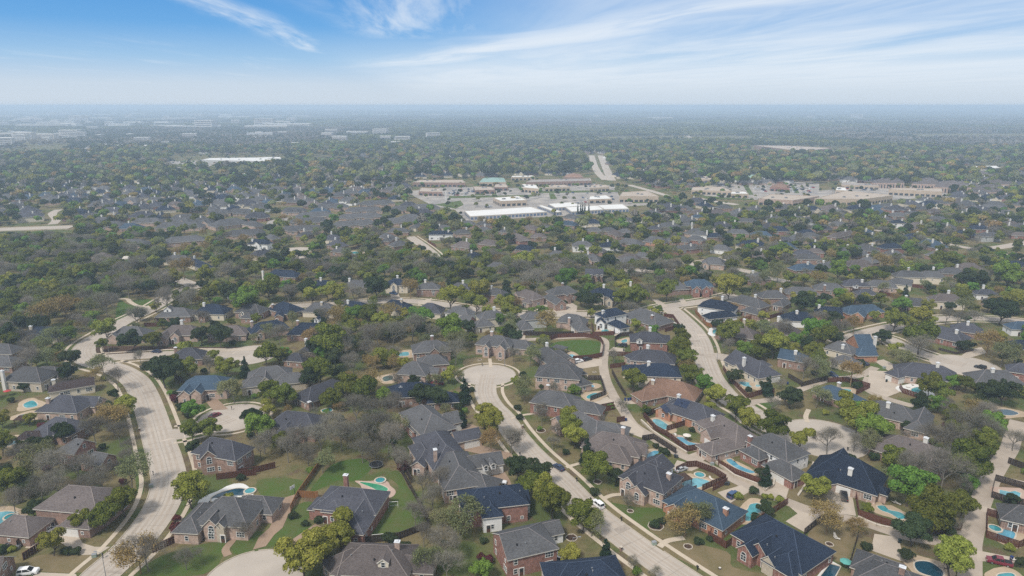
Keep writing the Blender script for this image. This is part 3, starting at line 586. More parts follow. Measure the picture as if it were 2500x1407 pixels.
def garage_mesh(w):
    b = MB(); b.box(-w / 2 - .15, w / 2 + .15, -.02, .06, 0, 2.45, FRAME)
    for i in range(4): b.box(-w / 2, w / 2, 0, .085, .03 + i * .57, .57 + i * .57, GARM)
    return b.data('garage_door')
DOOR = door_mesh(); GARAGE = {2: garage_mesh(4.9), 1: garage_mesh(2.6)}
def chimney_mesh(kind, wm):
    m = {'w': CHW, 'c': WALL['stone'], 'b': wm}[kind]; w = 0.62
    b = MB(); b.box(-w, w, -w * .8, w * .8, -9.0, 0, m); b.box(-w - .08, w + .08, -w * .8 - .08, w * .8 + .08, -.28, -.05, m)
    c = MB(); c.box(-w - .14, w + .14, -w * .8 - .14, w * .8 + .14, 0, .12, CAPM); c.box(-.3, .3, -.25, .25, .12, .42, CAPM)
    return b.data('chimney'), c.data('chimney_cap')
CHIM = {}
VENT = MB(); VENT.tube((0, 0, -.4), (0, 0, .45), .09, .09, METAL, 8); VENT.tube((0, 0, .45), (0, 0, .52), .16, .13, METAL, 8); VENT = VENT.data('vent_pipe')
TURB = MB(); TURB.tube((0, 0, -.3), (0, 0, .2), .2, .2, BLACK, 8); TURB.tube((0, 0, .2), (0, 0, .55), .3, .16, BLACK, 8); TURB = TURB.data('roof_vent')
HALL = []                                   # every house: dict with its place, for labels and for the stock copied far away
LMAX = [24.0]
WK = 1.02                                   # widths below were judged a little small
def wing_geom(w, i):
    t, x1, y1, x2, y2, wd, ty = w[:7]; e = w[7] if len(w) > 7 else 3.1; s = w[8] if len(w) > 8 else 0.72
    wd *= WK; e += 0.011 * i; zr = e + s * wd / 2
    a, b = at(t, x1, y1, zr), at(t, x2, y2, zr); a.z = b.z = 0
    d = b - a
    if d.length < 0.8: d = Vector((1, 0, 0)); b = a + d * 0.8
    L = d.length; d = d / L
    if L > LMAX[0]: L = LMAX[0]; b = a + d * L
    return dict(a=a, d=d, n=Vector((-d.y, d.x, 0)), L=L, b=wd / 2, ty=ty, e=e, s=s, zr=zr)
def foot(g, inset=0.0):
    b = g['b'] - inset; h = {'H': (1, 1), 'G': (0, 0), 'A': (0, 1), 'B': (1, 0)}[g['ty']]
    l0 = -(g['b'] if h[0] else 0.35) + inset; l1 = g['L'] + (g['b'] if h[1] else 0.35) - inset
    return l0, l1, b, h
def infoot(p, g, inset=0.2):
    l0, l1, b, _ = foot(g, inset); q = Vector((p[0], p[1], 0)) - g['a']; u, v = q.dot(g['d']), q.dot(g['n'])
    return l0 < u < l1 and abs(v) < b
def roof_z(p, g):
    q = Vector((p[0], p[1], 0)) - g['a']; u, v = q.dot(g['d']), abs(q.dot(g['n'])); l0, l1, b, h = foot(g)
    if not (l0 < u < l1 and v < b): return -1
    z = g['zr'] - g['s'] * v
    if h[0] and u < 0: z = min(z, g['zr'] + g['s'] * u)
    if h[1] and u > g['L']: z = min(z, g['zr'] - g['s'] * (u - g['L']))
    return z
def add_wing(g, rb, wb, roof, wall, far=False):
    a, d, n, L, e, zr = g['a'], g['d'], g['n'], g['L'], g['e'], g['zr']; l0, l1, b, h = foot(g); T = 0.24
    def Q(u, v, z): p = a + d * u + n * v; return Vector((p.x, p.y, z))
    r0, r1 = Q(0 if h[0] else l0, 0, zr), Q(L if h[1] else l1, 0, zr)
    c = [Q(l0, -b, e), Q(l1, -b, e), Q(l1, b, e), Q(l0, b, e)]
    top = [[c[0], c[1], r1, r0], [c[2], c[3], r0, r1]]
    if h[1]: top.append([c[1], c[2], r1])
    if h[0]: top.append([c[3], c[0], r0])
    m = ROOF[roof]
    for f in top: rb.face(f, m)
    dz = Vector((0, 0, -T))
    for f in top: rb.face([p + dz for p in f][::-1], TRIM)
    edge = [(c[0], c[1]), (c[2], c[3])] + ([(c[1], c[2])] if h[1] else [(c[1], r1), (r1, c[2])]) + ([(c[3], c[0])] if h[0] else [(c[3], r0), (r0, c[0])])
    for p, q in edge: rb.face([p + dz, q + dz, q, p], TRIM)
    if not far:
        cap = CAP[roof]; up = Vector((0, 0, 0.02))
        rb.beam(r0 + up, r1 + up, .28, .06, cap)
        if h[0]:
            for k in (0, 3): rb.beam(c[k] + up, r0 + up, .24, .06, cap)
        if h[1]:
            for k in (1, 2): rb.beam(c[k] + up, r1 + up, .24, .06, cap)
    i0, i1, bi, _ = foot(g, 0.45)
    if not h[0]: i0 = l0 + .3
    if not h[1]: i1 = l1 - .3
    w = [(i0, -bi), (i1, -bi), (i1, bi), (i0, bi)]; zt = e - 0.05 + g['s'] * .4; m = WALL[wall]
    lo, hi = [Q(u, v, -.3) for u, v in w], [Q(u, v, zt - .2) for u, v in w]
    for k in range(4):
        j = (k + 1) % 4; gab = (k == 1 and not h[1]) or (k == 3 and not h[0])
        if gab: wb.face([lo[k], lo[j], hi[j], Q(w[k][0], 0, zr - T - .02), hi[k]], m)
        else: wb.face([lo[k], lo[j], hi[j], hi[k]], m)
    return [(Q(w[k][0], w[k][1], 0), Q(w[(k + 1) % 4][0], w[(k + 1) % 4][1], 0), (k == 1 and not h[1]) or (k == 3 and not h[0])) for k in range(4)]
ROOFW = {'grey': 'grey', 'dark': 'charcoal', 'navy': 'navy', 'blue': 'slate blue', 'brown': 'brown grey', 'tan': 'tan brown', 'umber': 'dark brown'}
WALLW = {'red': 'red brick', 'brick': 'brown brick', 'pink': 'pale brick', 'orange': 'orange brick', 'stone': 'cream stone', 'cream': 'cream walled', 'white': 'white walled', 'sage': 'grey walled'}
def house(roof, wall, wings, ch=(), gar=(), door=None, dorm=(), lab=None, nm=None, name='house', panels=(), walls=None):
    """wings: (tile, ridge end x, y, other end x, y, width in m, end type, eave height, slope); ends H hip, G gable, A gable then hip, B hip then gable"""
    G = [wing_geom(w, i) for i, w in enumerate(wings)]
    g0 = G[0]; cen = g0['a'] + g0['d'] * (g0['L'] / 2); px, py, dep = proj((cen.x, cen.y, 3.0))
    far = dep > 560; near = dep < 330
    root = empty(name, (cen.x, cen.y, 0))
    o = Vector((cen.x, cen.y, 0)); d0 = g0['d']
    for i, g in enumerate(G):
        if i:                                                 # walls of one house stand square to each other
            a_ = math.atan2(g['d'].y, g['d'].x) - math.atan2(d0.y, d0.x); k_ = round(a_ / (math.pi / 2)) * math.pi / 2
            if abs(a_ - k_) < .62:
                m_ = g['a'] + g['d'] * (g['L'] / 2); g['d'] = Vector((d0.x * math.cos(k_) - d0.y * math.sin(k_), d0.x * math.sin(k_) + d0.y * math.cos(k_), 0)); g['n'] = Vector((-g['d'].y, g['d'].x, 0)); g['a'] = m_ - g['d'] * (g['L'] / 2)
            for end, sg in (('A', -1), ('B', 1)):             # a gable end always stands proud of the walls beside it
                if g['ty'] == end or (g['ty'] == 'G' and g['b'] < 3.6 and sg == -1):
                    for _ in range(24):
                        tip = g['a'] + (g['d'] * g['L'] if sg > 0 else Vector((0, 0, 0)))
                        if not any(infoot(tip, h, -.75) for h in G if h is not g and h['b'] > 3.4): break
                        g['L'] += .3
                        if sg < 0: g['a'] = g['a'] - g['d'] * .3
    for g in G: g['a'] = g['a'] - o
    rb, wb = MB(), MB(); sides = []
    for i, g in enumerate(G):
        sd = add_wing_at(g, rb, wb, roof, (walls[i] if walls and i < len(walls) and walls[i] else wall), far, o); sides += [(s, g, i) for s in sd]
    wall_o = wb.build('wall', root); roof_o = rb.build('roof', root)
    zmax = max(g['zr'] for g in G)
    def put(me, p, nrm, z, sub=None, nm_=None):
        ob = link(nm_ or me.name.split('.')[0], me, root, (p.x, p.y, z), math.atan2(nrm.x, -nrm.y) + math.pi)
        if sub and dep < 215: link('pane', sub, ob)
        return ob
    camv = Vector((-cen.x, -cen.y, 0)).normalized(); rng = random.Random(int(px * 7 + py * 13))
    used = []
    def nearest_wall(q):
        best = None
        for (s, g, i) in sides:
            A, B, gab = s; dd = (B - A); L = dd.length; dd /= L; t_ = max(0.5, min(L - .5, (q - A).dot(dd))); p = A + dd * t_; nn = Vector((dd.y, -dd.x, 0))
            if any(infoot(p + nn * .3, h, 0.3) for h in G if h is not g): continue
            k = (p - q).length + (0 if nn.dot(camv) > 0 else 6)
            if best is None or k < best[0]: best = (k, p, nn, s, t_, L, dd, A)
        return best
    for gd in gar:
        q = at(*gd[:3], 1.2) - o; q.z = 0; b = nearest_wall(q)
        if b:
            two = 1 if (len(gd) > 3 and gd[3] == 1) or b[5] < 5.8 else 2; hw = 2.6 if two == 2 else 1.4
            t_ = max(hw + .2, min(b[5] - hw - .2, b[4])); p = b[7] + b[6] * t_
            put(GARAGE[two], p + b[2] * .02, b[2], 0.0); used.append((p, hw + 1.0))
    if door:
        q = at(*door, 1.0) - o; q.z = 0; b = nearest_wall(q)
        if b: put(DOOR, b[1] + b[2] * .02, b[2], 0.0); used.append((b[1], 1.6))
    if not far or dep < 760:
        for (s, g, i) in sides:
            A, B, gab = s; dd = B - A; L = dd.length
            if L < 1.6: continue
            dd /= L; nn = Vector((dd.y, -dd.x, 0))
            if nn.dot(camv) < (-0.15 if near else 0.1): continue
            storeys = [1.0] if g['e'] < 4.6 else [0.9, g['e'] - 2.15]
            if gab and g['zr'] - g['e'] > 2.6 and near: storeys = storeys + [g['e'] + 0.1] if g['e'] < 4.6 else storeys
            step = 3.4 if near else 4.6; k = max(1, int((L - .6) / step))
            for si, z in enumerate(storeys):
                for j in range(k):
                    t_ = L * (j + .5) / k + rng.uniform(-.25, .25); p = A + dd * t_
                    if si == 2 or (gab and z > g['e'] - .5):
                        if j: continue
                        p = A + dd * (L / 2)
                    if any(infoot(p + nn * .4, h, -0.2) for h in G if h is not g): continue
                    if z < 2.4 and any((p - u).length < r for u, r in used): continue
                    if rng.random() < (0.16 if near else 0.3): continue
                    kd = 'arch' if (gab and L < 8 and rng.random() < .6) else rng.choice(('std', 'std', 'wide', 'small')) if L > 3 else 'std'
                    put(WIN[kd][0 if dep < 215 else 2], p + nn * .02, nn, z, WIN[kd][1])
    if not door and dep < 420:                                # a front door wherever a wall still shows one free spot
        for (s, g, i) in sorted(sides, key=lambda t: -((t[0][1] - t[0][0]).normalized().yx.to_3d() * 1).length):
            A, B, gab = s; dd = B - A; L = dd.length
            if L < 4: continue
            dd /= L; nn = Vector((dd.y, -dd.x, 0)); p = A + dd * (L * .27)
            if nn.dot(camv) > .2 and not any(infoot(p + nn * .5, h, -.3) for h in G if h is not g) and not any((p - u).length < r + .8 for u, r in used):
                put(DOOR, p + nn * .03, nn, 0.0); break
    for c in ch:
        t, x, y, k = c[:4]; zt = zmax + (c[4] if len(c) > 4 else 0.9)
        q = at(t, x, y, zt); key = (k, wall)
        if len(c) < 5:                                        # a stack that stands on a slope ends a little above that slope
            z_ = zmax + 1.6
            while z_ > g0['e']:
                q_ = at(t, x, y, z_); rz_ = max(roof_z(q_ - o, g) for g in G)
                if rz_ > 0 and z_ - rz_ <= 1.9: zt, q = z_, q_; break
                z_ -= .15
        if key not in CHIM: CHIM[key] = chimney_mesh(k, WALL[wall])
        co = link('chimney', CHIM[key][0], root, (q.x - o.x, q.y - o.y, zt), math.atan2(g0['d'].y, g0['d'].x)); link('chimney_cap', CHIM[key][1], co)
    for dm in dorm:
        t, x, y = dm[:3]; wdt = dm[3] if len(dm) > 3 else 1.9; wl = dm[4] if len(dm) > 4 else 'white'
        q = at(t, x, y, g0['e'] + 1.5); q = q - o; best = None
        for g in G:
            for sg in (1, -1):
                nn = g['n'] * sg; v = (q - g['a']).dot(nn); k = nn.dot(camv) * 2 - abs(v - g['b'] * .55) / 3
                if best is None or k > best[0]: best = (k, g, nn)
        g, nn = best[1], best[2]; p = Vector((q.x, q.y, 0)); dd = Vector((-nn.y, nn.x, 0)); zb = max(roof_z(p + nn * .3, g) - .15, g['e'] - .3); hgt = 1.75; b = MB(); dl = 3.6
        def D(a_, c_, z): r = p + dd * a_ - nn * c_; return Vector((r.x, r.y, z))
        hw = wdt / 2; zp = zb + hgt + hw * .75
        b.face([D(-hw, 0, zb), D(-hw, 0, zb + hgt), D(0, 0, zp), D(hw, 0, zb + hgt), D(hw, 0, zb)][::-1] if False else [D(hw, 0, zb), D(hw, 0, zb + hgt), D(0, 0, zp), D(-hw, 0, zb + hgt), D(-hw, 0, zb)], WALL[wl])
        for sg in (-1, 1):
            b.face([D(sg * hw, 0, zb), D(sg * hw, dl, zb), D(sg * hw, dl, zb + hgt), D(sg * hw, 0, zb + hgt)], WALL[wl])
            b.face([D(sg * (hw + .2), -.25, zb + hgt - .12), D(sg * (hw + .2), dl + 1, zb + hgt - .12), D(0, dl + 1, zp + .05), D(0, -.25, zp + .05)], ROOF[roof])
            b.beam(D(sg * (hw + .2), -.27, zb + hgt - .17), D(0, -.27, zp), .1, .2, TRIM)
        do = b.build('dormer', root)
        wo_ = link('window', WIN['std'][2], do, tuple(p + nn * .03 + Vector((0, 0, zb + .25))), math.atan2(nn.x, -nn.y) + math.pi)
    if dep < 260:
        for k in range(3):
            g = G[k % len(G)]; u, vv = rng.uniform(0, g['L']), rng.uniform(.25, .6) * g['b']
            sg = 1 if g['n'].dot(camv) > 0 else -1; p = g['a'] + g['d'] * u + g['n'] * (sg * vv); z = max(roof_z(p, h) for h in G)
            link('vent_pipe' if k else 'roof_vent', VENT if k else TURB, root, (p.x, p.y, z))
    for pn in panels:                                         # solar panels lying on the slope
        t, x, y, wn, hn = pn; q = at(t, x, y, g0['e'] + 2.2) - o; bb = MB(); g = min(G, key=lambda k: abs((q - k['a']).dot(k['n'])))
        sg = 1 if g['n'].dot(camv) > 0 else -1; nn = g['n'] * sg; up = (-nn + Vector((0, 0, g['s']))).normalized(); v = min(g['b'] * .8, max(g['b'] * .3, (Vector((q.x, q.y, 0)) - g['a']).dot(nn))); u = (Vector((q.x, q.y, 0)) - g['a']).dot(g['d'])
        c0 = g['a'] + g['d'] * u + nn * v; c0.z = g['zr'] - g['s'] * v + .12; nrm = g['d'].cross(up); nrm = nrm if nrm.z > 0 else -nrm
        for i in range(wn):
            for j in range(hn):
                c = c0 + g['d'] * ((i - wn / 2) * 1.1) + up * ((j - hn / 2) * 1.75); q4 = [c, c + g['d'] * 1.04, c + g['d'] * 1.04 + up * 1.68, c + up * 1.68]
                bb.face(q4, SOLAR); bb.face([p - nrm * .05 for p in q4][::-1], METAL)
        bb.build('solar_panel', root)
    storey = 'two storey' if max(g['e'] for g in G) > 4.8 else 'single storey'
    chw = {'w': 'a white chimney', 'b': 'a brick chimney', 'c': 'a cream chimney'}[ch[0][3]] if ch else ''
    HALL.append(dict(o=root, px=px, py=py, dep=dep, roof=ROOFW[roof], wall=WALLW[wall], storey=storey, ch=chw, lab=lab, nm=nm, name=name, ends=G[0]['ty']))
    tag(root, None, 'house' if name == 'house' else 'townhouse')
    return root
def add_wing_at(g, rb, wb, roof, wall, far, o):
    """add_wing with the footprint marked at its place in the world"""
    l0, l1, b, h = foot(g); a = g['a'] + o
    mark([((a + g['d'] * u + g['n'] * v).x, (a + g['d'] * u + g['n'] * v).y) for u, v in ((l0, -b), (l1, -b), (l1, b), (l0, b))], 2)
    return add_wing(g, rb, wb, roof, wall, far)
SOLAR = mat('solar cells', (0.012, 0.022, 0.055), rough=0.15, var=0.2, spec=0.5)

# ------------------------------------------------------------------ the houses, nearest first
S2 = 5.7
house('brown', 'brick', [('A', 585, 640, 765, 655, 13, 'H', S2, .62), ('A', 110, 890, 215, 895, 9, 'H'), ('A', 640, 872, 720, 885, 6.5, 'H')], gar=[('A', 580, 1045)], lab='two storey brown brick house with a lower left wing beside the teal pool', nm='brown brick house at the lower left', door=('A', 420, 960))
house('brown', 'brick', [('A', 20, 1240, -150, 1262, 10, 'G')], lab='brown brick house cut by the lower left corner of the photo, above a white car')
house('dark', 'brick', [('A', 1785, 232, 1955, 262, 9.5, 'H', S2, .85), ('A', 1760, 300, 1770, 235, 5.5, 'A', S2, 1.0)], lab='dark grey house with twin peaked roofs half hidden behind bare trees', nm='dark house with twin peaks')
house('grey', 'pink', [('A', 1880, 735, 1980, 740, 12, 'H', 4.4, .85), ('A', 1690, 785, 1640, 900, 7.5, 'H', 3.6), ('B', 20, 730, 150, 722, 8.5, 'H', 3.1), ('A', 1850, 880, 1860, 770, 5, 'A', 4.6, 1.0), ('A', 1937, 893, 1930, 800, 3, 'A', 4.9, 1.0)], walls=(None, None, None, None, 'stone'), door=('A', 1945, 1030), lab='grey roofed house with a white stone arched porch and a kidney pool behind', nm='house with the white stone porch')
house('dark', 'brick', [('A', 470, 60, 560, 72, 11, 'H', 3.6), ('A', 390, 130, 470, 110, 8, 'H', 3.1)], lab='charcoal roofed house beside the purple tree left of the curving street')
house('grey', 'brick', [('A', 640, 243, 700, 252, 9, 'B', 4.2), ('A', 800, 355, 905, 372, 7, 'B', 3.1)], walls=('red', None), lab='grey hip roofed house sunk behind the bare thicket left of the curving street', nm='house behind the bare thicket')
house('umber', 'brick', [('A', 215, 182, 320, 178, 5.5, 'H', 3.0)], lab='small dark brown roofed pool house at the left edge')
house('dark', 'red', [('B', 800, 650, 985, 668, 12, 'H', 4.4, .66), ('B', 1010, 690, 945, 890, 9, 'H', 4.0, .6), ('B', 640, 745, 720, 742, 6.5, 'H', 3.4), ('B', 760, 765, 790, 690, 6, 'H', 3.9)], ch=[('B', 843, 553, 'b')], door=('B', 730, 860), lab='red brick house with a charcoal roof and a green pool behind it', nm='red brick house with the green pool')
house('brown', 'pink', [('B', 985, 1140, 1195, 1148, 13, 'H', 4.0, .62), ('B', 1240, 1232, 1590, 1232, 7.5, 'G', 3.1, .6), ('B', 830, 1200, 900, 1170, 9, 'H', 3.6)], ch=[('B', 1278, 1115, 'b')], dorm=[('B', 1160, 1325, 2.6, 'cream')], lab='grey brown roofed house at the bottom edge with a wide cream dormer', nm='house with the wide cream dormer')
house('dark', 'pink', [('B', 1600, 180, 1690, 300, 13, 'H', 4.6, .66), ('B', 1745, 183, 1965, 160, 7.5, 'G', 3.2, .6), ('B', 1470, 275, 1520, 330, 7, 'H', 4.0), ('B', 1520, 350, 1560, 300, 5, 'A', 3.4)], gar=[('B', 1870, 290, 1), ('B', 1940, 285, 1)], lab='charcoal roofed house with twin cream garage doors on a brown court', nm='house with twin cream garage doors')
house('grey', 'pink', [('B', 1750, 350, 1800, 470, 12, 'H', 4.6, .7), ('B', 1880, 388, 2150, 355, 7.5, 'G', 3.4, .7), ('B', 1870, 515, 1985, 540, 10, 'H', 3.2)], ch=[('B', 1598, 338, 'b')], gar=[('B', 2100, 505)], dorm=[('B', 2028, 450, 1.5), ('B', 2090, 435, 1.5)], walls=(None, 'white', None), lab='grey roofed house with two white dormers above its garage', nm='house with two white garage dormers')
house('navy', 'red', [('B', 1960, 668, 2200, 642, 11, 'H', S2, .58), ('C', 90, 700, 170, 680, 7, 'B', 3.1), ('B', 2040, 800, 2080, 740, 6, 'H', 4.8)], walls=(None, 'white', 'white'), lab='navy roofed red brick house beside the parked white police style car', nm='navy roofed house left of the diagonal street')
house('grey', 'red', [('Z', 1222, 1304, 1290, 1289, 12, 'A', S2, .58), ('C', 240, 990, 475, 927, 7, 'G', 3.0, .55)], walls=(None, 'white'), lab='grey roofed red brick house with a long white garage wing near the boat', nm='red brick house near the boat')
house('dark', 'brick', [('Z', 700, 1003, 748, 1007, 11, 'H', 4.6), ('B', 350, 130, 400, 60, 6, 'H', 4.2), ('B', 500, 130, 480, 60, 5, 'A', 4.3)], lab='charcoal roofed house behind bare trees right of the maroon car turnaround', nm='charcoal house by the maroon car')
house('grey', 'red', [('Z', 1029, 987, 1054, 1009, 13, 'H', 4.9, .7), ('B', 1660, 25, 1790, 20, 8, 'B', 3.3), ('B', 1470, 90, 1520, 60, 7, 'H', 4.0)], gar=[('B', 1740, 95, 2)], lab='grey roofed red brick house with cream garage left of the diagonal street', nm='red brick house with cream garage')
house('grey', 'pink', [('C', 650, 12, 805, 100, 11, 'H', 4.8, .66), ('C', 760, 85, 965, 118, 9, 'H', 3.6, .62), ('C', 450, 55, 560, 40, 6, 'A', 4.4)], lab='long grey roofed brick house behind the tall pale green street tree', nm='long house behind the tall pale green tree')
house('brown', 'pink', [('C', 850, 185, 1045, 218, 12, 'H', 3.8, .66), ('C', 905, 290, 985, 300, 10, 'H', 3.1), ('C', 1060, 255, 1180, 292, 7, 'B', 3.1)], ch=[('C', 1025, 152, 'b')], dorm=[('C', 1040, 295, 2.6, 'cream')], lab='grey brown roofed house with a cream dormer and a dark conical tree', nm='grey brown house with the cream dormer')
house('dark', 'pink', [('C', 1230, 452, 1300, 478, 12.5, 'H', 5.2, .66), ('C', 1275, 402, 1375, 388, 9, 'B', 4.8, .6), ('C', 1085, 560, 1140, 500, 5, 'A', 5.0, .9), ('C', 1150, 640, 1230, 560, 6, 'A', 3.6, .8)], ch=[('C', 1412, 540, 'b')], walls=(None, 'white', None, None), door=('C', 1090, 640), lab='two storey pale brick house with a tall arched entry by the diagonal street', nm='two storey house with the tall arched entry')
house('blue', 'orange', [('C', 1640, 672, 1800, 745, 13.5, 'H', 3.4, .6), ('C', 1437, 778, 1600, 725, 6, 'A', 3.4, .8)], ch=[('C', 1893, 835, 'b')], lab='slate blue roofed orange brick house behind the big tan budding tree', nm='slate blue roof behind the tan tree')
house('navy', 'red', [('D', 150, 932, 300, 1012, 15.5, 'H', 3.6, .68), ('D', 45, 1130, 120, 1030, 5.5, 'A', 3.9, 1.0), ('D', 148, 1218, 220, 1130, 4, 'A', 3.7, 1.0), ('C', 2065, 1140, 2140, 1080, 5, 'A', 3.7, .9), ('D', 300, 1230, 330, 1120, 9, 'H', 3.3, .6)], walls=(None, None, 'stone', None, None), door=('D', 130, 1310), lab='big navy roofed red brick house with a stone entry arch at the bottom right', nm='big navy roof with the stone entry')
house('navy', 'pink', [('C', 560, 1295, 830, 1268, 11.5, 'H', 4.6, .6), ('C', 640, 1400, 700, 1330, 8, 'H', 4.2)], lab='navy roofed house cut by the bottom edge below the boat', nm='navy roof at the bottom edge')
house('grey', 'brick', [('D', 985, 1225, 1230, 1308, 9, 'B', 3.1, .62), ('D', 1080, 1318, 1260, 1345, 12, 'H', 3.3, .6)], ch=[('D', 1223, 1330, 'b')], lab='grey roofed house cut by the bottom edge beside the dark blue pool')
house('grey', 'red', [('D', 120, 200, 232, 255, 11.5, 'H', 5.0, .66), ('D', 185, 425, 290, 455, 8, 'H', 3.1, .7), ('C', 2120, 305, 2170, 330, 6, 'H', 3.3)], ch=[('C', 2098, 225, 'b')], gar=[('D', 220, 560)], walls=('white', None, None), lab='grey roofed red brick house with a white upper storey and kidney pool', nm='grey house with the white upper storey')
house('navy', 'pink', [('D', 690, 372, 860, 422, 14.5, 'H', 3.3, .85), ('D', 690, 318, 700, 410, 8, 'A', 3.6, 1.0), ('D', 560, 520, 700, 500, 7, 'H', 3.2), ('D', 960, 630, 1040, 650, 5, 'H', 3.0, .4)], ch=[('D', 786, 498, 'w')], gar=[('D', 710, 670)], lab='steep navy roofed house with a white chimney and an open garage', nm='steep navy roof with the white chimney')
house('brown', 'brick', [('D', 1190, 215, 1430, 285, 14, 'H', 3.2, .66), ('D', 1490, 358, 1560, 325, 5, 'A', 3.0, .8)], ch=[('D', 1422, 240, 'w')], lab='broad grey brown hip roof with a white chimney behind bare trees on the right', nm='broad grey brown roof on the right')
house('grey', 'pink', [('H', 1055, 1258, 1245, 1302, 12, 'H', 3.3, .66), ('D', 1300, 75, 1440, 32, 7.5, 'B', 3.2, .7)], ch=[('H', 1124, 1278, 'w')], lab='grey house with a small arched window gable beside bright green trees on the right', nm='grey house by the bright green trees')
house('grey', 'brick', [('D', 2210, 805, 2350, 835, 9, 'H', 3.1)], lab='grey roofed house at the right edge between two fenced pools')
house('brown', 'pink', [('C', 1845, 45, 1990, 128, 12.5, 'H', 3.4, .68), ('C', 1745, 165, 1830, 120, 6, 'A', 3.6, .9), ('C', 1790, 270, 1900, 235, 8, 'H', 3.1, .62)], ch=[('C', 1784, 52, 'w')], gar=[('C', 1745, 330)], lab='grey roofed brick house with a white chimney, white garage and boomerang pool', nm='grey house with the boomerang pool')
house('dark', 'orange', [('G', 1560, 1242, 1725, 1295, 12.5, 'H', 3.5, .64), ('G', 1400, 1272, 1520, 1255, 7, 'A', 3.1, .7)], ch=[('G', 1522, 1210, 'w')], panels=[('G', 1560, 1290, 5, 2), ('G', 1385, 1305, 3, 2)], lab='charcoal roofed house with dark blue solar panels on its roof', nm='house with the solar panels')
house('tan', 'brick', [('G', 1385, 1068, 1555, 1100, 13.5, 'H', 3.2, .62), ('G', 1230, 1160, 1330, 1140, 8, 'H', 3.0)], ch=[('G', 1300, 1085, 'c')], lab='brick house with the only tan brown roof, beside the alley', nm='tan brown roofed house')
house('navy', 'cream', [('G', 1290, 938, 1410, 942, 12, 'H', 5.3, .6), ('G', 1100, 955, 1195, 950, 6.5, 'B', 3.2, .6)], ch=[('G', 1262, 926, 'w')], lab='navy roofed cream house above the tan brown roof', nm='navy roofed cream house')
house('dark', 'pink', [('G', 1230, 818, 1380, 832, 12, 'H', 4.9, .62), ('G', 1140, 840, 1200, 828, 7, 'H', 3.3)], ch=[('G', 1254, 786, 'w')], lab='charcoal roofed house with twin back lawns beside the alley', nm='charcoal house with twin back lawns')
house('dark', 'red', [('G', 1205, 668, 1320, 672, 11.5, 'H', 4.6, .62), ('G', 1330, 692, 1400, 700, 7.5, 'B', 4.4, .6)], ch=[('G', 1274, 632, 'w')], dorm=[('G', 1183, 742, 2.6)], lab='charcoal roofed red brick house with a white dormer above the alley cars', nm='red brick house with the white dormer')
house('grey', 'pink', [('G', 385, 795, 590, 940, 11, 'H', 3.1, .66), ('G', 480, 825, 530, 840, 6, 'B', 3.0, .5)], ch=[('G', 388, 765, 'w')], lab='long grey roofed house left of the fenced green lawn', nm='long grey house left of the green lawn')
house('grey', 'pink', [('G', 430, 940, 560, 950, 12.5, 'H', S2, .62), ('G', 600, 1000, 670, 1045, 8, 'H', 3.1)], ch=[('G', 398, 1128, 'b', -5.4)], lab='two storey pale brick house with two small windows above the twin pools', nm='two storey house above the twin pools')
house('grey', 'red', [('G', 400, 1168, 525, 1188, 11.5, 'H', 4.6, .64), ('G', 650, 1232, 760, 1290, 8, 'H', 3.1)], lab='grey roofed red brick house beside the round bright green bush and pool', nm='red brick house by the round green bush')
house('grey', 'brick', [('G', 1190, 465, 1310, 500, 15.5, 'H', 3.0, .62)], ch=[('G', 1292, 528, 'b')], lab='very broad grey hip roof with a brick chimney by the street corner', nm='broad grey hip roof at the street corner')
house('navy', 'white', [('G', 895, 478, 980, 462, 9, 'H', 5.6, .66), ('G', 975, 565, 1030, 580, 7, 'H', 3.1), ('G', 850, 565, 865, 515, 5, 'A', 3.4, .9)], ch=[('G', 870, 487, 'w')], gar=[('G', 1000, 640)], lab='two storey white house with a navy roof and a small pool deck', nm='white house with the navy roof')
house('grey', 'pink', [('G', 565, 512, 650, 522, 10, 'H', 3.5), ('G', 655, 572, 690, 600, 7.5, 'H', 3.0)], ch=[('G', 580, 550, 'b', -.5)], gar=[('G', 665, 650)], lab='grey house with a white garage and a red brick chimney behind the green lawn', nm='grey house with the red brick chimney')
house('grey', 'sage', [('G', 235, 500, 310, 495, 8.5, 'H', 4.9), ('G', 175, 590, 205, 560, 7.5, 'H', 3.0)], gar=[('G', 165, 650)], lab='grey house with a pale garage behind the tan leafed tree and the alley', nm='grey house with the pale garage')
house('navy', 'white', [('G', 1790, 388, 1930, 408, 11, 'H', 5.2, .68), ('G', 1800, 500, 1950, 485, 7.5, 'H', 3.1)], ch=[('G', 1896, 368, 'w')], lab='navy roofed white house inside a tall brown fence by the street bend', nm='navy roofed white house by the street bend')
house('grey', 'brick', [('G', 2060, 350, 2195, 382, 11, 'H', 3.6), ('G', 2130, 452, 2190, 470, 7, 'H', 3.1)], ch=[('G', 2180, 352, 'w')], gar=[('G', 2165, 505)], lab='grey roofed brick house behind the white pickup', nm='grey house behind the white pickup')
house('brown', 'brick', [('G', 1960, 602, 2095, 622, 12, 'H', 3.0)], ch=[('G', 2083, 562, 'c')], lab='grey brown roof half hidden by a round oak right of the teal pool', nm='grey brown roof right of the teal pool')
house('dark', 'cream', [('G', 2010, 822, 2225, 928, 12.5, 'A', 3.3, .7), ('G', 2140, 950, 2200, 900, 6, 'A', 3.4, .6)], ch=[('G', 2083, 893, 'w', .6)], gar=[('H', 150, 1095), ('H', 215, 1095)], lab='grey house with a very tall white chimney above the curved pool', nm='house with the very tall white chimney')
house('blue', 'red', [('G', 1650, 216, 1740, 218, 10.5, 'H', 5.3, .66), ('G', 1660, 275, 1665, 235, 5, 'A', 5.2, .9), ('G', 1745, 275, 1745, 235, 5, 'A', 5.2, .9)], lab='two storey red brick house with a slate blue roof and two front gables', nm='red brick house with the slate blue roof')
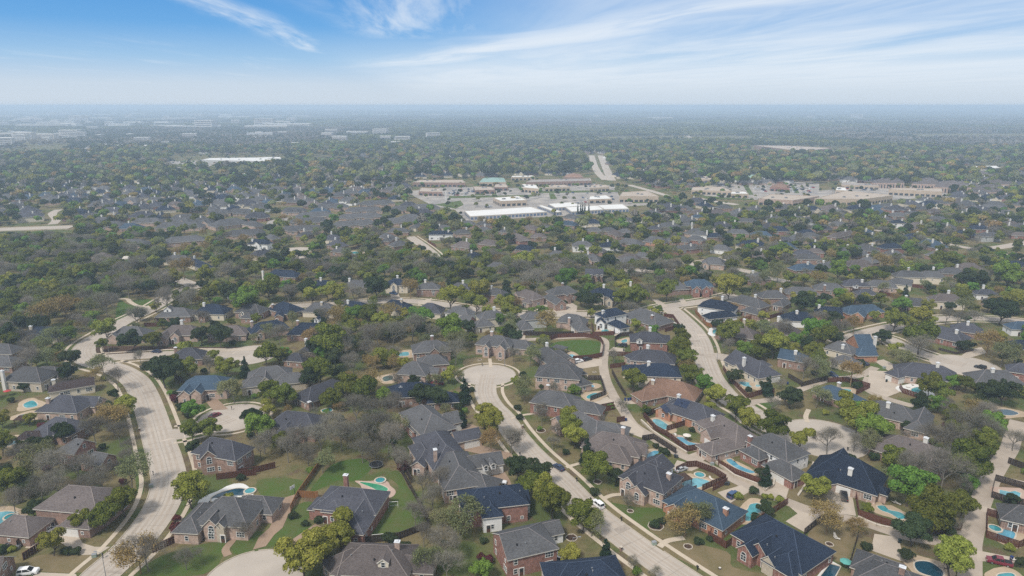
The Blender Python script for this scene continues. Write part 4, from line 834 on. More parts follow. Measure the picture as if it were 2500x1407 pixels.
house('grey', 'brick', [('G', 1420, 240, 1520, 235, 11, 'H', 3.6)], lab='grey roofed house left of the slate blue roofed red brick house')
house('navy', 'stone', [('G', 825, 292, 920, 300, 10.5, 'H', 5.2, .68), ('G', 832, 335, 842, 300, 4.2, 'A', 5.2, 1.0), ('G', 880, 328, 886, 298, 3.6, 'A', 5.4, 1.0), ('G', 945, 375, 930, 330, 5, 'A', 3.8, .9)], ch=[('G', 877, 264, 'w')], door=('G', 870, 420), lab='two storey pale stone house with a navy roof and three steep gables', nm='pale stone house with the navy roof')
house('grey', 'brick', [('G', 470, 282, 565, 272, 10.5, 'H', 4.8, .7), ('G', 450, 395, 475, 335, 7, 'A', 3.8, .8), ('G', 553, 338, 548, 300, 3, 'A', 5.2, 1.0)], ch=[('G', 522, 252, 'b')], lab='steep grey roofed brick house with a brick chimney and a tall narrow entry', nm='steep grey house with the narrow entry')
house('brown', 'pink', [('G', 200, 302, 270, 322, 10, 'H', 4.8, .7), ('G', 140, 328, 185, 310, 5, 'A', 4.8, .9), ('G', 235, 372, 275, 362, 7, 'H', 3.2)], lab='brick house with a tall arched doorway left of the steep grey house', nm='brick house with the arched doorway')
house('grey', 'brick', [('G', 1900, 172, 1980, 182, 10, 'H', 3.8)], ch=[('G', 1908, 170, 'w')], lab='grey roofed brick house with a white chimney right of the slate blue roof')
house('grey', 'brick', [('G', 2150, 165, 2230, 160, 10, 'H', 3.6)], ch=[('G', 2158, 146, 'w')])
house('grey', 'pink', [('G', 1790, 30, 1860, 36, 10.5, 'H', 4.0), ('G', 1740, 70, 1770, 55, 6, 'A', 3.6)], lab='grey roofed brick house by the far cross street bend')
house('grey', 'brick', [('G', 1145, 275, 1200, 277, 9, 'H', 3.8)], ch=[('G', 1106, 242, 'w')])
house('dark', 'brick', [('G', 720, 126, 870, 129, 8.5, 'G', 5.2, .8)], dorm=[('G', 770, 180, 1.5, 'brick'), ('G', 820, 180, 1.5, 'brick'), ('G', 860, 180, 1.5, 'brick')], lab='dark two storey house with a row of dormers behind bare trees')
house('grey', 'pink', [('G', 735, 6, 800, 12, 9.5, 'H', 4.6), ('G', 770, 40, 772, 15, 5, 'A', 4.4, .9)])
house('grey', 'brick', [('G', 1060, 22, 1120, 16, 10, 'H', 4.0)])
house('grey', 'pink', [('F', 2090, 692, 2200, 702, 11, 'H', 5.0, .66), ('F', 2070, 775, 2085, 735, 4, 'A', 5.0, .9), ('F', 2200, 780, 2205, 735, 5, 'A', 4.9, .9), ('G', 90, 738, 200, 735, 8.5, 'H', 3.2)], ch=[('F', 2112, 668, 'b')], door=('F', 2080, 860), lab='pale brick house with an arched entry facing the central turnaround', nm='brick house facing the central turnaround')
house('grey', 'brick', [('F', 20, 425, 85, 430, 11, 'H', 3.6), ('F', 30, 500, 60, 480, 7, 'H', 3.0)], lab='grey house with a square dormer window left of the navy hip roof', dorm=[('E', 2080, 505, 1.8, 'cream')])
house('navy', 'brick', [('F', 315, 408, 370, 422, 12.5, 'H', 3.4, .66), ('F', 280, 520, 300, 480, 5, 'A', 3.2, .6)], ch=[('F', 230, 435, 'b')], lab='navy hip roofed brick house with a small gable behind the second navy roof', nm='navy hip roofed brick house')
house('grey', 'cream', [('F', 590, 418, 700, 422, 11, 'H', 3.2)], ch=[('F', 650, 415, 'c')], lab='grey hip roofed cream house with a cream chimney right of the navy hip roof', nm='grey hip roofed cream house')
house('navy', 'cream', [('F', 900, 405, 985, 412, 9.5, 'H', 3.2)], ch=[('F', 877, 400, 'w')], lab='low navy roof with a white chimney behind bright green trees')
house('navy', 'cream', [('F', 1250, 392, 1320, 398, 11.5, 'H', 3.6), ('F', 1370, 445, 1420, 462, 7, 'H', 3.1)], ch=[('F', 1335, 390, 'c')], lab='navy roofed house with a cream chimney behind the tan tree', nm='navy roof with the cream chimney')
house('dark', 'cream', [('F', 1560, 420, 1605, 422, 12, 'H', 3.2)], lab='charcoal pyramid roof below the yellow round tree')
house('grey', 'white', [('F', 1800, 448, 1880, 460, 9, 'H', 5.0), ('F', 1870, 522, 1940, 535, 8.5, 'B', 3.1)], walls=(None, 'red'), lab='two storey white house with a grey roof and a row of windows', nm='white house with a row of windows')
house('grey', 'cream', [('F', 2060, 490, 2150, 480, 9, 'H', 5.0), ('F', 2010, 562, 2060, 560, 8, 'H', 3.1)], ch=[('F', 2132, 458, 'w')], lab='two storey cream house with a grey roof behind the dark pool fence', nm='cream house behind the dark pool fence')
house('navy', 'pink', [('F', 110, 590, 260, 566, 10.5, 'H', 3.6), ('F', 80, 640, 110, 600, 5, 'A', 3.8, .8)], ch=[('F', 50, 580, 'b')], lab='long navy roofed brick house with two small front gables', nm='long navy roof on the side street')
house('navy', 'brick', [('F', 480, 590, 610, 592, 12.5, 'H', 3.4)], ch=[('F', 445, 575, 'b')], dorm=[('F', 610, 640, 2.2, 'white')], lab='broad navy roof with a white skylight wedge and a brick chimney', nm='broad navy roof with the white wedge')
house('dark', 'brick', [('F', 560, 760, 600, 732, 9, 'H', 3.4), ('F', 410, 850, 450, 852, 7.5, 'H', 3.2)], ch=[('F', 515, 730, 'w')], lab='charcoal roofed house with a wide white chimney sunk among trees')
house('grey', 'stone', [('F', 130, 972, 270, 958, 11.5, 'H', 4.2, .68), ('F', 160, 1018, 185, 975, 5, 'A', 4.6, 1.0), ('F', 320, 1022, 445, 1022, 8.5, 'H', 3.4), ('F', 50, 1062, 110, 1042, 8, 'H', 3.6)], lab='grey roofed cream stone house with a tall arched window gable', nm='cream stone house with the arched gable')
house('dark', 'brick', [('F', 560, 1140, 745, 1075, 11.5, 'H', 3.1, .64)], ch=[('F', 545, 1272, 'b', -3.2)], lab='long charcoal hip roof between two big olive trees', nm='long charcoal hip roof')
house('grey', 'brick', [('F', 1530, 748, 1645, 740, 11.5, 'H', 4.8, .64), ('F', 1560, 868, 1650, 862, 9, 'H', 4.4), ('F', 1625, 805, 1600, 760, 5, 'A', 4.9, .9)], ch=[('F', 1598, 705, 'b')], lab='grey roofed brick house with the turquoise pool on its left', nm='grey house with the turquoise pool')
house('grey', 'pink', [('F', 1435, 920, 1465, 922, 11.5, 'H', 5.2, .7), ('F', 1550, 975, 1660, 975, 6.5, 'G', 4.4, .5)], lab='grey pyramid roofed two storey house by two parked vehicles', nm='grey pyramid roof by two parked vehicles')
house('navy', 'brick', [('F', 1335, 1108, 1500, 1100, 11.5, 'H', 4.2, .66), ('F', 1640, 1190, 1740, 1180, 8, 'H', 3.2)], ch=[('F', 1330, 1142, 'b', -1.2)], lab='navy roofed house with a tall red brick chimney among oaks', nm='navy roof with the tall red chimney')
house('navy', 'cream', [('F', 1265, 212, 1335, 212, 9.5, 'H', 5.2, .7), ('F', 1280, 238, 1283, 215, 5, 'A', 5.2, .9)], ch=[('F', 1302, 188, 'w')], lab='two storey cream house with a navy roof at the edge of the wood', nm='cream house at the edge of the wood')
house('grey', 'brick', [('F', 1530, 246, 1605, 246, 9, 'H', 4.8)], ch=[('F', 1541, 224, 'w')], lab='grey roofed brick house right of the cream house at the wood edge')
house('grey', 'brick', [('F', 1820, 245, 1865, 246, 10, 'H', 3.4)], ch=[('F', 1865, 230, 'w')])
house('grey', 'brick', [('F', 2115, 290, 2180, 300, 9, 'H', 4.9)], ch=[('F', 2108, 276, 'w')])
house('navy', 'brick', [('F', 255, 132, 400, 142, 10, 'H', 3.3)], ch=[('F', 145, 150, 'w')])
house('navy', 'brick', [('F', 620, 226, 700, 226, 9.5, 'H', 3.4)], ch=[('F', 643, 206, 'w')])
house('grey', 'brick', [('F', 905, 222, 1000, 226, 10.5, 'H', 3.3)], ch=[('F', 890, 212, 'w')])
house('grey', 'pink', [('F', 2130, 72, 2185, 72, 10, 'H', 3.4)])
house('navy', 'cream', [('E', 295, 626, 440, 626, 12.5, 'H', 3.0, .62)], ch=[('E', 262, 622, 'b')], lab='low navy roof at the edge of the left wood', nm='low navy roof by the left wood')
house('grey', 'brick', [('E', -30, 770, 70, 772, 9.5, 'H', 3.1)], lab='grey roof cut by the left edge below the navy roof')
house('grey', 'brick', [('E', -20, 872, 70, 874, 9.5, 'H', 3.1)], lab='second grey roof at the left edge, above the cream stone house')
house('grey', 'stone', [('E', 190, 968, 310, 972, 12, 'H', 4.4), ('E', 370, 962, 460, 972, 9, 'H', 3.2)], ch=[('E', 15, 1005, 'w', .4)], lab='grey roofed cream stone house below the dark conical magnolia', nm='stone house below the dark magnolia')
house('umber', 'cream', [('E', 500, 1105, 800, 1056, 7.5, 'B', 3.4, .6)], ch=[('E', 457, 1082, 'b')], lab='long dark brown roofed house by the left bend of the street', nm='long dark brown roof')
house('dark', 'pink', [('E', 510, 1212, 610, 1216, 12, 'H', 3.6), ('E', 640, 1240, 875, 1202, 7.5, 'G', 3.1)], ch=[('E', 410, 1240, 'b')], lab='charcoal roofed house with a long open garage wing below the dark brown roof', nm='charcoal house below the dark brown roof')
house('blue', 'pink', [('E', 1680, 1048, 1850, 1042, 11.5, 'H', 4.4, .68), ('E', 1590, 1165, 1650, 1110, 7.5, 'A', 3.2), ('E', 1632, 1128, 1645, 1080, 4.5, 'A', 4.2, .9), ('E', 1722, 1120, 1735, 1080, 4.5, 'A', 4.4, .9)], door=('E', 1795, 1220), lab='slate blue roofed house with stone gables and a tall arched entry', nm='slate blue house with stone gables')
house('grey', 'brick', [('E', 1440, 462, 1575, 460, 10.5, 'H', 3.3)], dorm=[('E', 1440, 508, 4.0)], lab='grey roof with a wide white dormer beside the left street', nm='grey roof with the wide white dormer')
house('navy', 'cream', [('E', 1775, 430, 1870, 432, 11.5, 'H', 3.6), ('E', 1780, 512, 1790, 450, 4.5, 'A', 3.3, .8)], ch=[('E', 1750, 422, 'w')], walls=(None, 'brick'), lab='navy roofed cream house with a white chimney and a brick arch', nm='navy roofed cream house with the brick arch')
house('grey', 'pink', [('E', 1060, 622, 1180, 622, 11, 'H', 3.2), ('E', 990, 672, 1040, 640, 6, 'A', 3.2)], lab='grey roofed brick house behind the dark round oak on the side street', nm='grey house behind the dark round oak')
house('brown', 'pink', [('E', 1480, 612, 1630, 610, 10.5, 'H', 3.6), ('E', 1400, 698, 1440, 640, 5.5, 'A', 3.4, .8), ('E', 1515, 672, 1530, 630, 5, 'A', 3.8, .9)], ch=[('E', 1558, 572, 'w')], lab='grey brown house with three steep stone gables on the side street', nm='house with three steep gables')
house('brown', 'pink', [('E', 1880, 620, 2030, 612, 10.5, 'H', 3.2)], lab='grey brown roofed house behind twin round oaks on the side street')
house('dark', 'brick', [('E', 1580, 808, 1640, 804, 11, 'H', 3.2)], ch=[('E', 1506, 805, 'b', -2.5)], lab='charcoal pyramid roof standing below the pale side street', nm='charcoal pyramid roof below the side street')
house('brown', 'brick', [('E', 885, 8, 950, 10, 10, 'H', 3.6)], lab='brown roofed house alone in the upper left wood')
house('grey', 'cream', [('E', 1480, 8, 1590, 12, 10, 'H', 3.4)], ch=[('E', 1500, -10, 'w')])
house('navy', 'cream', [('E', 1660, 35, 1760, 75, 9, 'H', 3.4)], ch=[('E', 1668, 20, 'w')])
house('navy', 'white', [('H', 300, 495, 420, 500, 10.5, 'H', 3.6)], ch=[('H', 337, 490, 'w')], lab='navy roofed white house with a tall white chimney above the bright green tree', nm='navy roof above the bright green tree')
house('brown', 'pink', [('H', 150, 585, 260, 602, 11.5, 'H', 3.1)], ch=[('H', 180, 540, 'w')])
house('navy', 'orange', [('H', 575, 450, 720, 460, 9.5, 'B', 3.4)], ch=[('H', 529, 440, 'w')], lab='long navy roof with an orange brick end gable', nm='long navy roof with the orange gable')
house('blue', 'orange', [('H', 800, 442, 990, 432, 9.5, 'H', 3.5), ('H', 980, 480, 975, 440, 5, 'A', 3.3, .8), ('H', 860, 500, 900, 450, 7, 'A', 3.2)], lab='slate blue roof with brick gables right of the long navy roof', nm='slate blue roof with brick gables')
house('grey', 'brick', [('H', 80, 312, 170, 312, 10, 'H', 5.0), ('H', 190, 400, 230, 380, 7, 'H', 3.2)], ch=[('H', 200, 298, 'w')])
house('grey', 'brick', [('H', 300, 282, 450, 286, 9.5, 'H', 3.6)], ch=[('H', 577, 270, 'b')], lab='grey roof with a red brick chimney on the right hand row')
house('grey', 'brick', [('H', 560, 246, 680, 252, 10.5, 'H', 3.4)])
house('dark', 'pink', [('H', 790, 216, 880, 217, 10, 'H', 3.4), ('H', 900, 300, 960, 300, 8, 'H', 3.0)], ch=[('H', 897, 222, 'w')], dorm=[('H', 850, 275, 2.0)])
house('grey', 'pink', [('H', 1000, 222, 1130, 232, 9.5, 'H', 3.4)])
house('grey', 'cream', [('H', 1190, 205, 1330, 222, 9, 'B', 3.6)])
house('grey', 'cream', [('H', 1235, 142, 1370, 146, 9.5, 'H', 4.6)], ch=[('H', 1296, 120, 'c')])
house('grey', 'cream', [('H', 1440, 142, 1550, 150, 9.5, 'H', 4.6)], ch=[('H', 1510, 115, 'w')])
house('grey', 'brick', [('H', 1620, 116, 1720, 120, 9.5, 'H', 4.0)], ch=[('H', 1716, 92, 'w')])
house('brown', 'brick', [('H', 1770, 76, 1850, 76, 9.5, 'H', 4.0)])
house('brown', 'cream', [('H', 1560, 342, 1690, 347, 9.5, 'H', 4.8)], ch=[('H', 1640, 316, 'w')], lab='cream walled house with a grey brown roof behind the row of oaks', nm='cream walled house behind the oaks')
house('grey', 'brick', [('H', 1260, 372, 1400, 382, 10, 'H', 3.1)], ch=[('H', 1276, 360, 'c')])
house('blue', 'orange', [('H', 830, 692, 960, 690, 13.5, 'G', 3.0, .8), ('H', 900, 800, 1000, 800, 8, 'B', 3.0)], ch=[('H', 1012, 712, 'w', .2)], lab='big slate blue gabled roof with a tall white chimney on the right', nm='big slate blue gabled roof')
house('grey', 'cream', [('H', 690, 748, 760, 765, 9.5, 'H', 3.6), ('H', 730, 870, 800, 880, 8, 'H', 3.0)], ch=[('H', 735, 782, 'w')], lab='grey cream walled house with a tall white chimney left of the slate blue gabled roof', nm='cream walled house with the tall chimney')
house('blue', 'cream', [('H', 200, 812, 330, 835, 10, 'A', 4.2, .62)], ch=[('H', 327, 834, 'w')], walls=('brick',), lab='slate blue roofed house with brick end behind the pale bare trees', nm='slate blue roof behind the pale bare trees')
house('dark', 'pink', [('H', 1330, 930, 1590, 962, 13, 'H', 3.2, .68), ('H', 1200, 985, 1300, 960, 7, 'H', 3.0)], ch=[('H', 1548, 936, 'w')], gar=[('H', 1150, 1060, 1), ('H', 1220, 1085)], lab='large charcoal roof with three garage doors beside the white pool deck', nm='large charcoal roof by the white pool deck')
house('dark', 'pink', [('H', 1500, 602, 1690, 645, 13, 'H', 3.2, .68)], ch=[('H', 1711, 655, 'w')], walls=('red',), lab='large grey red brick house with a tall white chimney inside the street bend', nm='large grey house inside the street bend')
house('dark', 'brick', [('H', 1760, 588, 1850, 600, 10, 'H', 3.2)], ch=[('H', 1808, 582, 'w')])
house('grey', 'brick', [('H', 1960, 992, 2140, 1002, 12, 'H', 3.1)], ch=[('H', 2020, 985, 'w')], lab='grey roofed house with a tall white chimney below the black car', nm='grey house below the black car')
house('blue', 'white', [('H', 2230, 578, 2330, 582, 9, 'H', 3.6)], lab='slate blue roof cut by the right edge near the street bend')
house('navy', 'brick', [('H', 2220, 738, 2330, 742, 9, 'H', 3.4)], lab='navy roof cut by the right edge')
house('blue', 'brick', [('H', 630, 1125, 780, 1180, 10, 'H', 3.0, .62)], ch=[('H', 700, 1108, 'c')], lab='slate blue roof inside the curved brown pool fence', nm='slate blue roof inside the curved fence')
house('dark', 'red', [('H', 2250, 935, 2350, 950, 9, 'H', 4.2)], lab='red brick house cut by the right edge beside the tall chimney roof')
house('dark', 'white', [('H', 1920, 302, 2000, 306, 7.5, 'H', 3.4)], ch=[('H', 1940, 270, 'w')], lab='small white house with a dark arch far right')
house('grey', 'pink', [('H', 2030, 362, 2110, 362, 9, 'H', 3.2)])
house('blue', 'brick', [('H', 345, 86, 450, 80, 10, 'H', 3.3)], ch=[('H', 430, 70, 'w')], lab='light slate blue roof beside the far street', nm='light slate blue roof on the far right')
house('grey', 'brick', [('H', 540, 76, 640, 62, 9.5, 'H', 3.5)], ch=[('H', 567, 58, 'w')])
house('brown', 'red', [('H', 830, 52, 930, 54, 10, 'B', 3.8, .8)])
house('grey', 'brick', [('H', 380, -2, 500, 2, 9.5, 'H', 3.4)])
house('navy', 'brick', [('H', 2170, 68, 2260, 62, 9.5, 'H', 3.4)], ch=[('H', 2082, 72, 'w')])
house('brown', 'brick', [('P', 1235, 982, 1275, 986, 10, 'H', 3.8)])
house('navy', 'white', [('Q', 610, 818, 730, 822, 9.5, 'H', 4.8), ('Q', 650, 850, 680, 830, 6, 'A', 4.6, .8)], ch=[('Q', 580, 822, 'w')], lab='two storey white house with a bright navy roof left of the far turnaround', nm='white house left of the far turnaround')
for (t, pts) in (('Q', 'grey brick 800 757 840 766 9 4.6|grey brick 1180 740 1260 722 8 3.6 1213 690|dark cream 1530 762 1610 770 11 3.4 1545 730|dark brick 1590 832 1640 842 11 3.4 1593 805|grey brick 1620 916 1690 922 9 3.6 1610 912|grey brick 2200 745 2280 762 10 3.4|grey brick 2330 842 2400 832 10 3.4 2338 800|grey brick 2290 682 2430 682 9.5 3.3 2398 650|grey brick 2215 800 2250 780 8 3.3 2238 775|dark cream 620 965 720 935 9 3.3 685 925'),
                 ('S', 'navy white 290 716 470 714 8.5 4.9 472 712|grey pink 600 702 680 697 9 4.2 693 682|brown brick 620 842 700 852 11.5 3.3 697 818|grey brick 880 667 940 667 10 3.4 918 640|brown brick 925 822 1020 832 10 3.4|grey brick 1160 682 1220 687 9.5 3.4 1160 678|brown red 1295 742 1380 772 11 3.6|brown brick 1450 642 1520 652 9.5 3.6|grey brick 1660 652 1740 657 9.5 3.4 1634 712|brown brick 1540 747 1610 747 9 3.4|navy brick 1350 884 1450 894 10 3.3|navy brick 760 976 800 976 11 4.6 755 960|grey brick 1770 957 1880 967 11 3.3 1775 925|grey white 2060 842 2160 842 10 4.9 2117 818|grey brick 2250 912 2330 922 8 3.2|grey brick 2130 1000 2250 1000 9 3.6 2178 978|navy white 2400 852 2520 852 10 3.5 2418 830|grey pink 1940 512 2010 522 10 4.4|blue brick 1900 592 1990 602 10 3.4|navy cream 2140 572 2260 572 11 3.6|grey brick 2220 672 2290 672 9 3.2 2142 670|grey brick 2390 674 2470 674 9 3.2|grey cream 60 640 110 625 8 3.4 145 590|grey cream 390 645 450 645 8 3.6 364 640|grey brick 680 592 740 592 10 3.4 634 580|grey brick 870 600 960 600 9 3.3 908 582'),
                 ('T', 'grey white 140 552 190 557 8 4.6 105 550|grey white 380 537 430 542 8.5 4.6 472 538|dark red 460 656 530 652 8 4.8 540 648|grey brick 770 512 850 522 9.5 3.6 808 536|blue cream 980 518 1050 522 8 4.4 1016 500|brown brick 0 702 60 722 10 3.4|grey brick 100 690 150 690 9 3.3|grey brick 140 802 260 822 11.5 3.3|grey orange 440 782 560 792 12 3.2|grey brick 720 772 840 782 11.5 3.3|grey red 960 772 1040 782 9.5 3.3|grey white 1000 717 1080 722 8.5 5.0 1132 718|navy brick 1190 742 1260 742 9.5 3.4|blue brick 1740 718 1850 722 10 3.3|navy red 1940 662 2060 662 11 3.6|navy brick 2310 700 2390 700 9 3.3|grey red 790 897 990 877 9 3.6 935 880|grey white 1270 882 1350 892 10 3.4|grey brick 310 977 370 982 9 3.4|brown brick 150 988 240 1002 11 3.2|dark brick 2030 787 2110 792 9.5 3.4|dark brick 2280 938 2380 962 11.5 3.3|brown red 2420 930 2500 935 8 3.6 2444 905|dark brick 1170 1034 1270 1044 10.5 3.2|grey brick 1300 398 1380 396 10 4.0|grey brick 1560 560 1690 565 9 3.3|grey brick 1440 695 1580 700 9.5 3.3|grey brick 2200 530 2300 545 9 3.4 2208 515|grey brick 2430 640 2500 645 9 3.3|grey brick 2350 730 2440 740 8 3.2|grey brick 1420 500 1520 500 9 3.3'),
                 ('U', 'grey brick 150 445 280 455 9.5 3.6 222 440|grey brick 310 502 400 507 10 3.4 256 522|grey brick 920 492 1010 492 10 3.6 900 470|navy white 920 586 1000 586 7.5 5.0 1012 575|grey brick 770 542 850 547 9.5 3.6 808 530|grey brick 190 602 290 607 10 3.4 262 578|brown brick 190 742 390 706 9.5 4.6 322 705|dark brick 0 640 80 650 10 3.3|navy red 810 874 940 868 9.5 4.4|grey brick 540 872 620 892 11 3.3 650 878|navy brick 1730 708 1850 717 10.5 3.3 1768 700|navy red 1885 648 2010 648 9.5 3.3 1960 630|brown brick 2040 588 2160 585 9.5 3.3 2146 595|brown brick 2280 600 2380 600 9.5 3.3 2335 575|grey sage 2020 732 2130 728 9.5 4.8 2052 715|brown red 2400 730 2500 735 8 3.2|grey pink 1340 338 1530 342 10 4.4|grey brick 2010 395 2200 400 12 3.3 1960 405|navy brick 1870 420 2050 430 9.5 3.3|grey brick 1100 470 1180 475 9 3.3 1104 465|brown brick 1340 455 1420 440 9 3.4 1430 435|grey brick 860 955 960 960 9 3.3 896 955|grey brick 1400 965 1460 975 9 3.2 1437 945|grey brick 740 385 860 380 9 3.5 742 375|grey brick 2240 460 2330 465 9 3.3 2200 470|brown orange 380 1075 560 1070 9 3.3|navy brick 2330 1085 2440 1085 9 3.3|grey brick 590 1030 640 1040 9 3.2 592 1010')):
    for hs in pts.split('|'):
        f = hs.split(); n = [float(v) for v in f[2:]]
        two = n[5] > 4.5
        house(f[0], f[1], [(t, n[0], n[1], n[2], n[3], n[4], 'H', n[5], .7)], ch=[(t, n[6], n[7], 'w')] if len(n) > 6 else ())
LMAX[0] = 44.0
# the grey roofed townhouse blocks, long low hips in rows
for (t, pts) in (('P', '1300 597 1450 597 13|1690 562 1900 556 12|2160 517 2400 511 13|2000 612 2380 602 14|1560 818 1720 818 13|2090 792 2400 768 12'),
                 ('Q', '90 457 250 452 11|350 442 540 450 11|180 582 390 557 16|560 592 620 602 11|330 710 650 690 11|1000 432 1170 432 10|1400 392 1690 382 11|1190 492 1490 477 13|1110 562 1420 547 11|1000 657 1380 642 10|1780 432 2100 422 11|1700 512 2090 497 11|1950 352 2250 337 11|1630 602 2010 577 11|2330 412 2560 407 12|2250 562 2560 547 12'), ('S', '80 392 280 387 15|-60 520 60 510 13')):
    for hs in pts.split('|'):
        n = [float(v) for v in hs.split()]; wd = n[4] * 1.08; ws = [(t, *n[:4], wd, 'H', 3.6, .62)]
        dn = 13 if t == 'Q' else 11
        ws.append((t, n[0] + (n[2] - n[0]) * .18, n[1] + (n[3] - n[1]) * .18 + dn, n[0] + (n[2] - n[0]) * .2, n[1] + (n[3] - n[1]) * .18 + 2 * dn, 9, 'A', 3.3, .62))
        ws.append((t, n[0] + (n[2] - n[0]) * .75, n[1] + (n[3] - n[1]) * .75 + dn, n[0] + (n[2] - n[0]) * .77, n[1] + (n[3] - n[1]) * .75 + 2 * dn, 9, 'A', 3.3, .62))
        house('grey', 'pink', ws, name='townhouse')


# ------------------------------------------------------------------ pools, fences, vehicles and the small things of yards and streets
OBJ = []                                 # things labelled by what they stand beside: dict(o, px, py, desc)
def note(o, desc, cat, pt):
    px, py, dep = proj((pt[0], pt[1], 0.5)); tag(o, None, cat); OBJ.append(dict(o=o, px=px, py=py, dep=dep, desc=desc)); return o
WAT = {'teal': waterm('teal pool water', (0.045, 0.255, 0.28)), 'blue': waterm('light blue pool water', (0.10, 0.30, 0.40)), 'deep': waterm('dark blue pool water', (0.012, 0.055, 0.085)), 'green': waterm('green pool water', (0.035, 0.26, 0.13)), 'sky': waterm('clear pool water', (0.13, 0.34, 0.39)), 'grey': waterm('murky pond water', (0.09, 0.13, 0.12))}
DECK = {'tan': mat('tan pool deck', (0.40, 0.31, 0.215), var=0.2, scale=.4, fine=.08), 'white': mat('white pool deck', (0.60, 0.585, 0.55), var=0.1, scale=.4), 'pink': mat('pinkish pool deck', (0.42, 0.31, 0.25), var=0.18, scale=.4, fine=.08), 'none': None}
COPE = mat('pale coping stone', (0.50, 0.44, 0.36), var=0.25, scale=1.5)
def pool(t, pts, col_, deck, desc, spa=None, pad=2.6, smooth=True):
    q = P(t, pts); q = smooth_poly(q, 5) if smooth else q; q = ccw([tuple(p) for p in q]); c = (sum(p[0] for p in q) / len(q), sum(p[1] for p in q) / len(q)); ro = empty('swimming_pool', (c[0], c[1], 0)); q = [(p[0] - c[0], p[1] - c[1]) for p in q]
    pool.k = getattr(pool, 'k', 0) + 1; rz = random.Random(pool.k); zt = .07 + .0006 * pool.k; n = len(q)
    def cut(poly, r): return [(x * (1 + r / max(.5, math.hypot(x, y))), y * (1 + r / max(.5, math.hypot(x, y)))) for x, y in poly]
    cop = cut(q, .42)
    if DECK[deck]:
        o2 = cut(q, pad); o2 = [(x * (1 + .16 * math.sin(3 * math.atan2(y, x) + pool.k)), y * (1 + .16 * math.sin(3 * math.atan2(y, x) + pool.k))) for x, y in o2]
        d = MB(); d.mesh([(*p, zt) for p in cop] + [(*p, zt) for p in o2] + [(*p, 0) for p in o2], [(k, n + k, n + (k + 1) % n, (k + 1) % n) for k in range(n)] + [(n + k, 2 * n + k, 2 * n + (k + 1) % n, n + (k + 1) % n) for k in range(n)], DECK[deck]); d.build('deck', ro); mark([(x + c[0], y + c[1]) for x, y in o2], 4)
    b = MB(); b.mesh([(*p, zt + .05) for p in q] + [(*p, zt + .05) for p in cop] + [(*p, 0) for p in cop] + [(*p, -.2) for p in q], [(k, n + k, n + (k + 1) % n, (k + 1) % n) for k in range(n)] + [(n + k, 2 * n + k, 2 * n + (k + 1) % n, n + (k + 1) % n) for k in range(n)] + [(3 * n + k, k, (k + 1) % n, 3 * n + (k + 1) % n) for k in range(n)], COPE); b.build('coping', ro)
    w = MB(); w.face([(*p, zt - .02) for p in q], WAT[col_]); w.build('water', ro)
    if spa:
        s = at(*spa); r = 1.5; u = MB(); ring = [(math.cos(k * .5236), math.sin(k * .5236)) for k in range(12)]; a, e = [(x * r, y * r, .45) for x, y in ring], [(x * r * 1.3, y * r * 1.3, .45) for x, y in ring]
        u.mesh(a + e + [(x, y, 0) for x, y, _ in e], [(k, 12 + k, 12 + (k + 1) % 12, (k + 1) % 12) for k in range(12)] + [(12 + k, 24 + k, 24 + (k + 1) % 12, 12 + (k + 1) % 12) for k in range(12)], COPE); sp = u.build('spa', ro, (s.x - c[0], s.y - c[1], 0)); v = MB(); v.face([(x, y, .36) for x, y, _ in a], WAT['teal']); v.build('spa_water', sp)
    return note(ro, desc, 'swimming pool', c)
pool('A', [(-60, 870), (0, 868), (60, 862), (140, 872), (120, 905), (60, 930), (50, 955), (0, 975), (-60, 980)], 'sky', 'tan', 'bright teal pool with a white edge cut by the left edge', ('A', 90, 915))
pool('A', [(35, 272), (90, 255), (130, 252), (138, 285), (60, 308)], 'teal', 'tan', 'small teal pool behind a row of clipped conifers')
pool('A', [(1790, 745), (1870, 702), (2000, 668), (2085, 682), (2040, 728), (1900, 725), (1800, 780)], 'deep', 'white', 'dark blue kidney pool on a pale deck behind the white stone porch', ('A', 2110, 695))
pool('B', [(960, 615), (1110, 632), (1192, 665), (1190, 690), (1150, 702), (1060, 660)], 'green', 'pink', 'green pool behind the red brick house', ('B', 1135, 605))
pool('C', [(1272, 95), (1330, 87), (1415, 145), (1400, 165), (1350, 165)], 'sky', 'tan', 'pale blue pool inside the first red fence beside the alley')
pool('C', [(1475, 240), (1540, 240), (1580, 275), (1660, 287), (1640, 303), (1570, 302)], 'blue', 'pink', 'boomerang shaped pool inside the second red fence beside the alley')
pool('C', [(1215, 398), (1280, 352), (1340, 360), (1310, 388), (1240, 412)], 'blue', 'tan', 'small pale pool behind the grey brown roof')
pool('C', [(1520, 632), (1620, 582), (1735, 602), (1740, 628), (1620, 668)], 'sky', 'tan', 'bright blue pool with a round spa in a curved brown fence', ('C', 1670, 560))
pool('C', [(1895, 432), (1950, 422), (2000, 470), (2080, 507), (2140, 530), (2090, 538), (1990, 502)], 'blue', 'tan', 'long kidney pool above the low stone wall')
pool('C', [(2010, 870), (2070, 850), (2100, 802), (2180, 800), (2182, 870), (2110, 882), (2100, 940), (2030, 930)], 'teal', 'tan', 'blue green lagoon pool beside round shrubs')
pool('D', [(1010, 818), (1070, 815), (1110, 850), (1200, 870), (1250, 910), (1200, 927), (1120, 882), (1040, 852)], 'teal', 'tan', 'turquoise pool under trees below the steep navy roof')
pool('D', [(2042, 680), (2125, 697), (2170, 690), (2218, 707), (2202, 772), (2040, 722)], 'sky', 'pink', 'turquoise angular pool in a dark fence at the right', smooth=False)
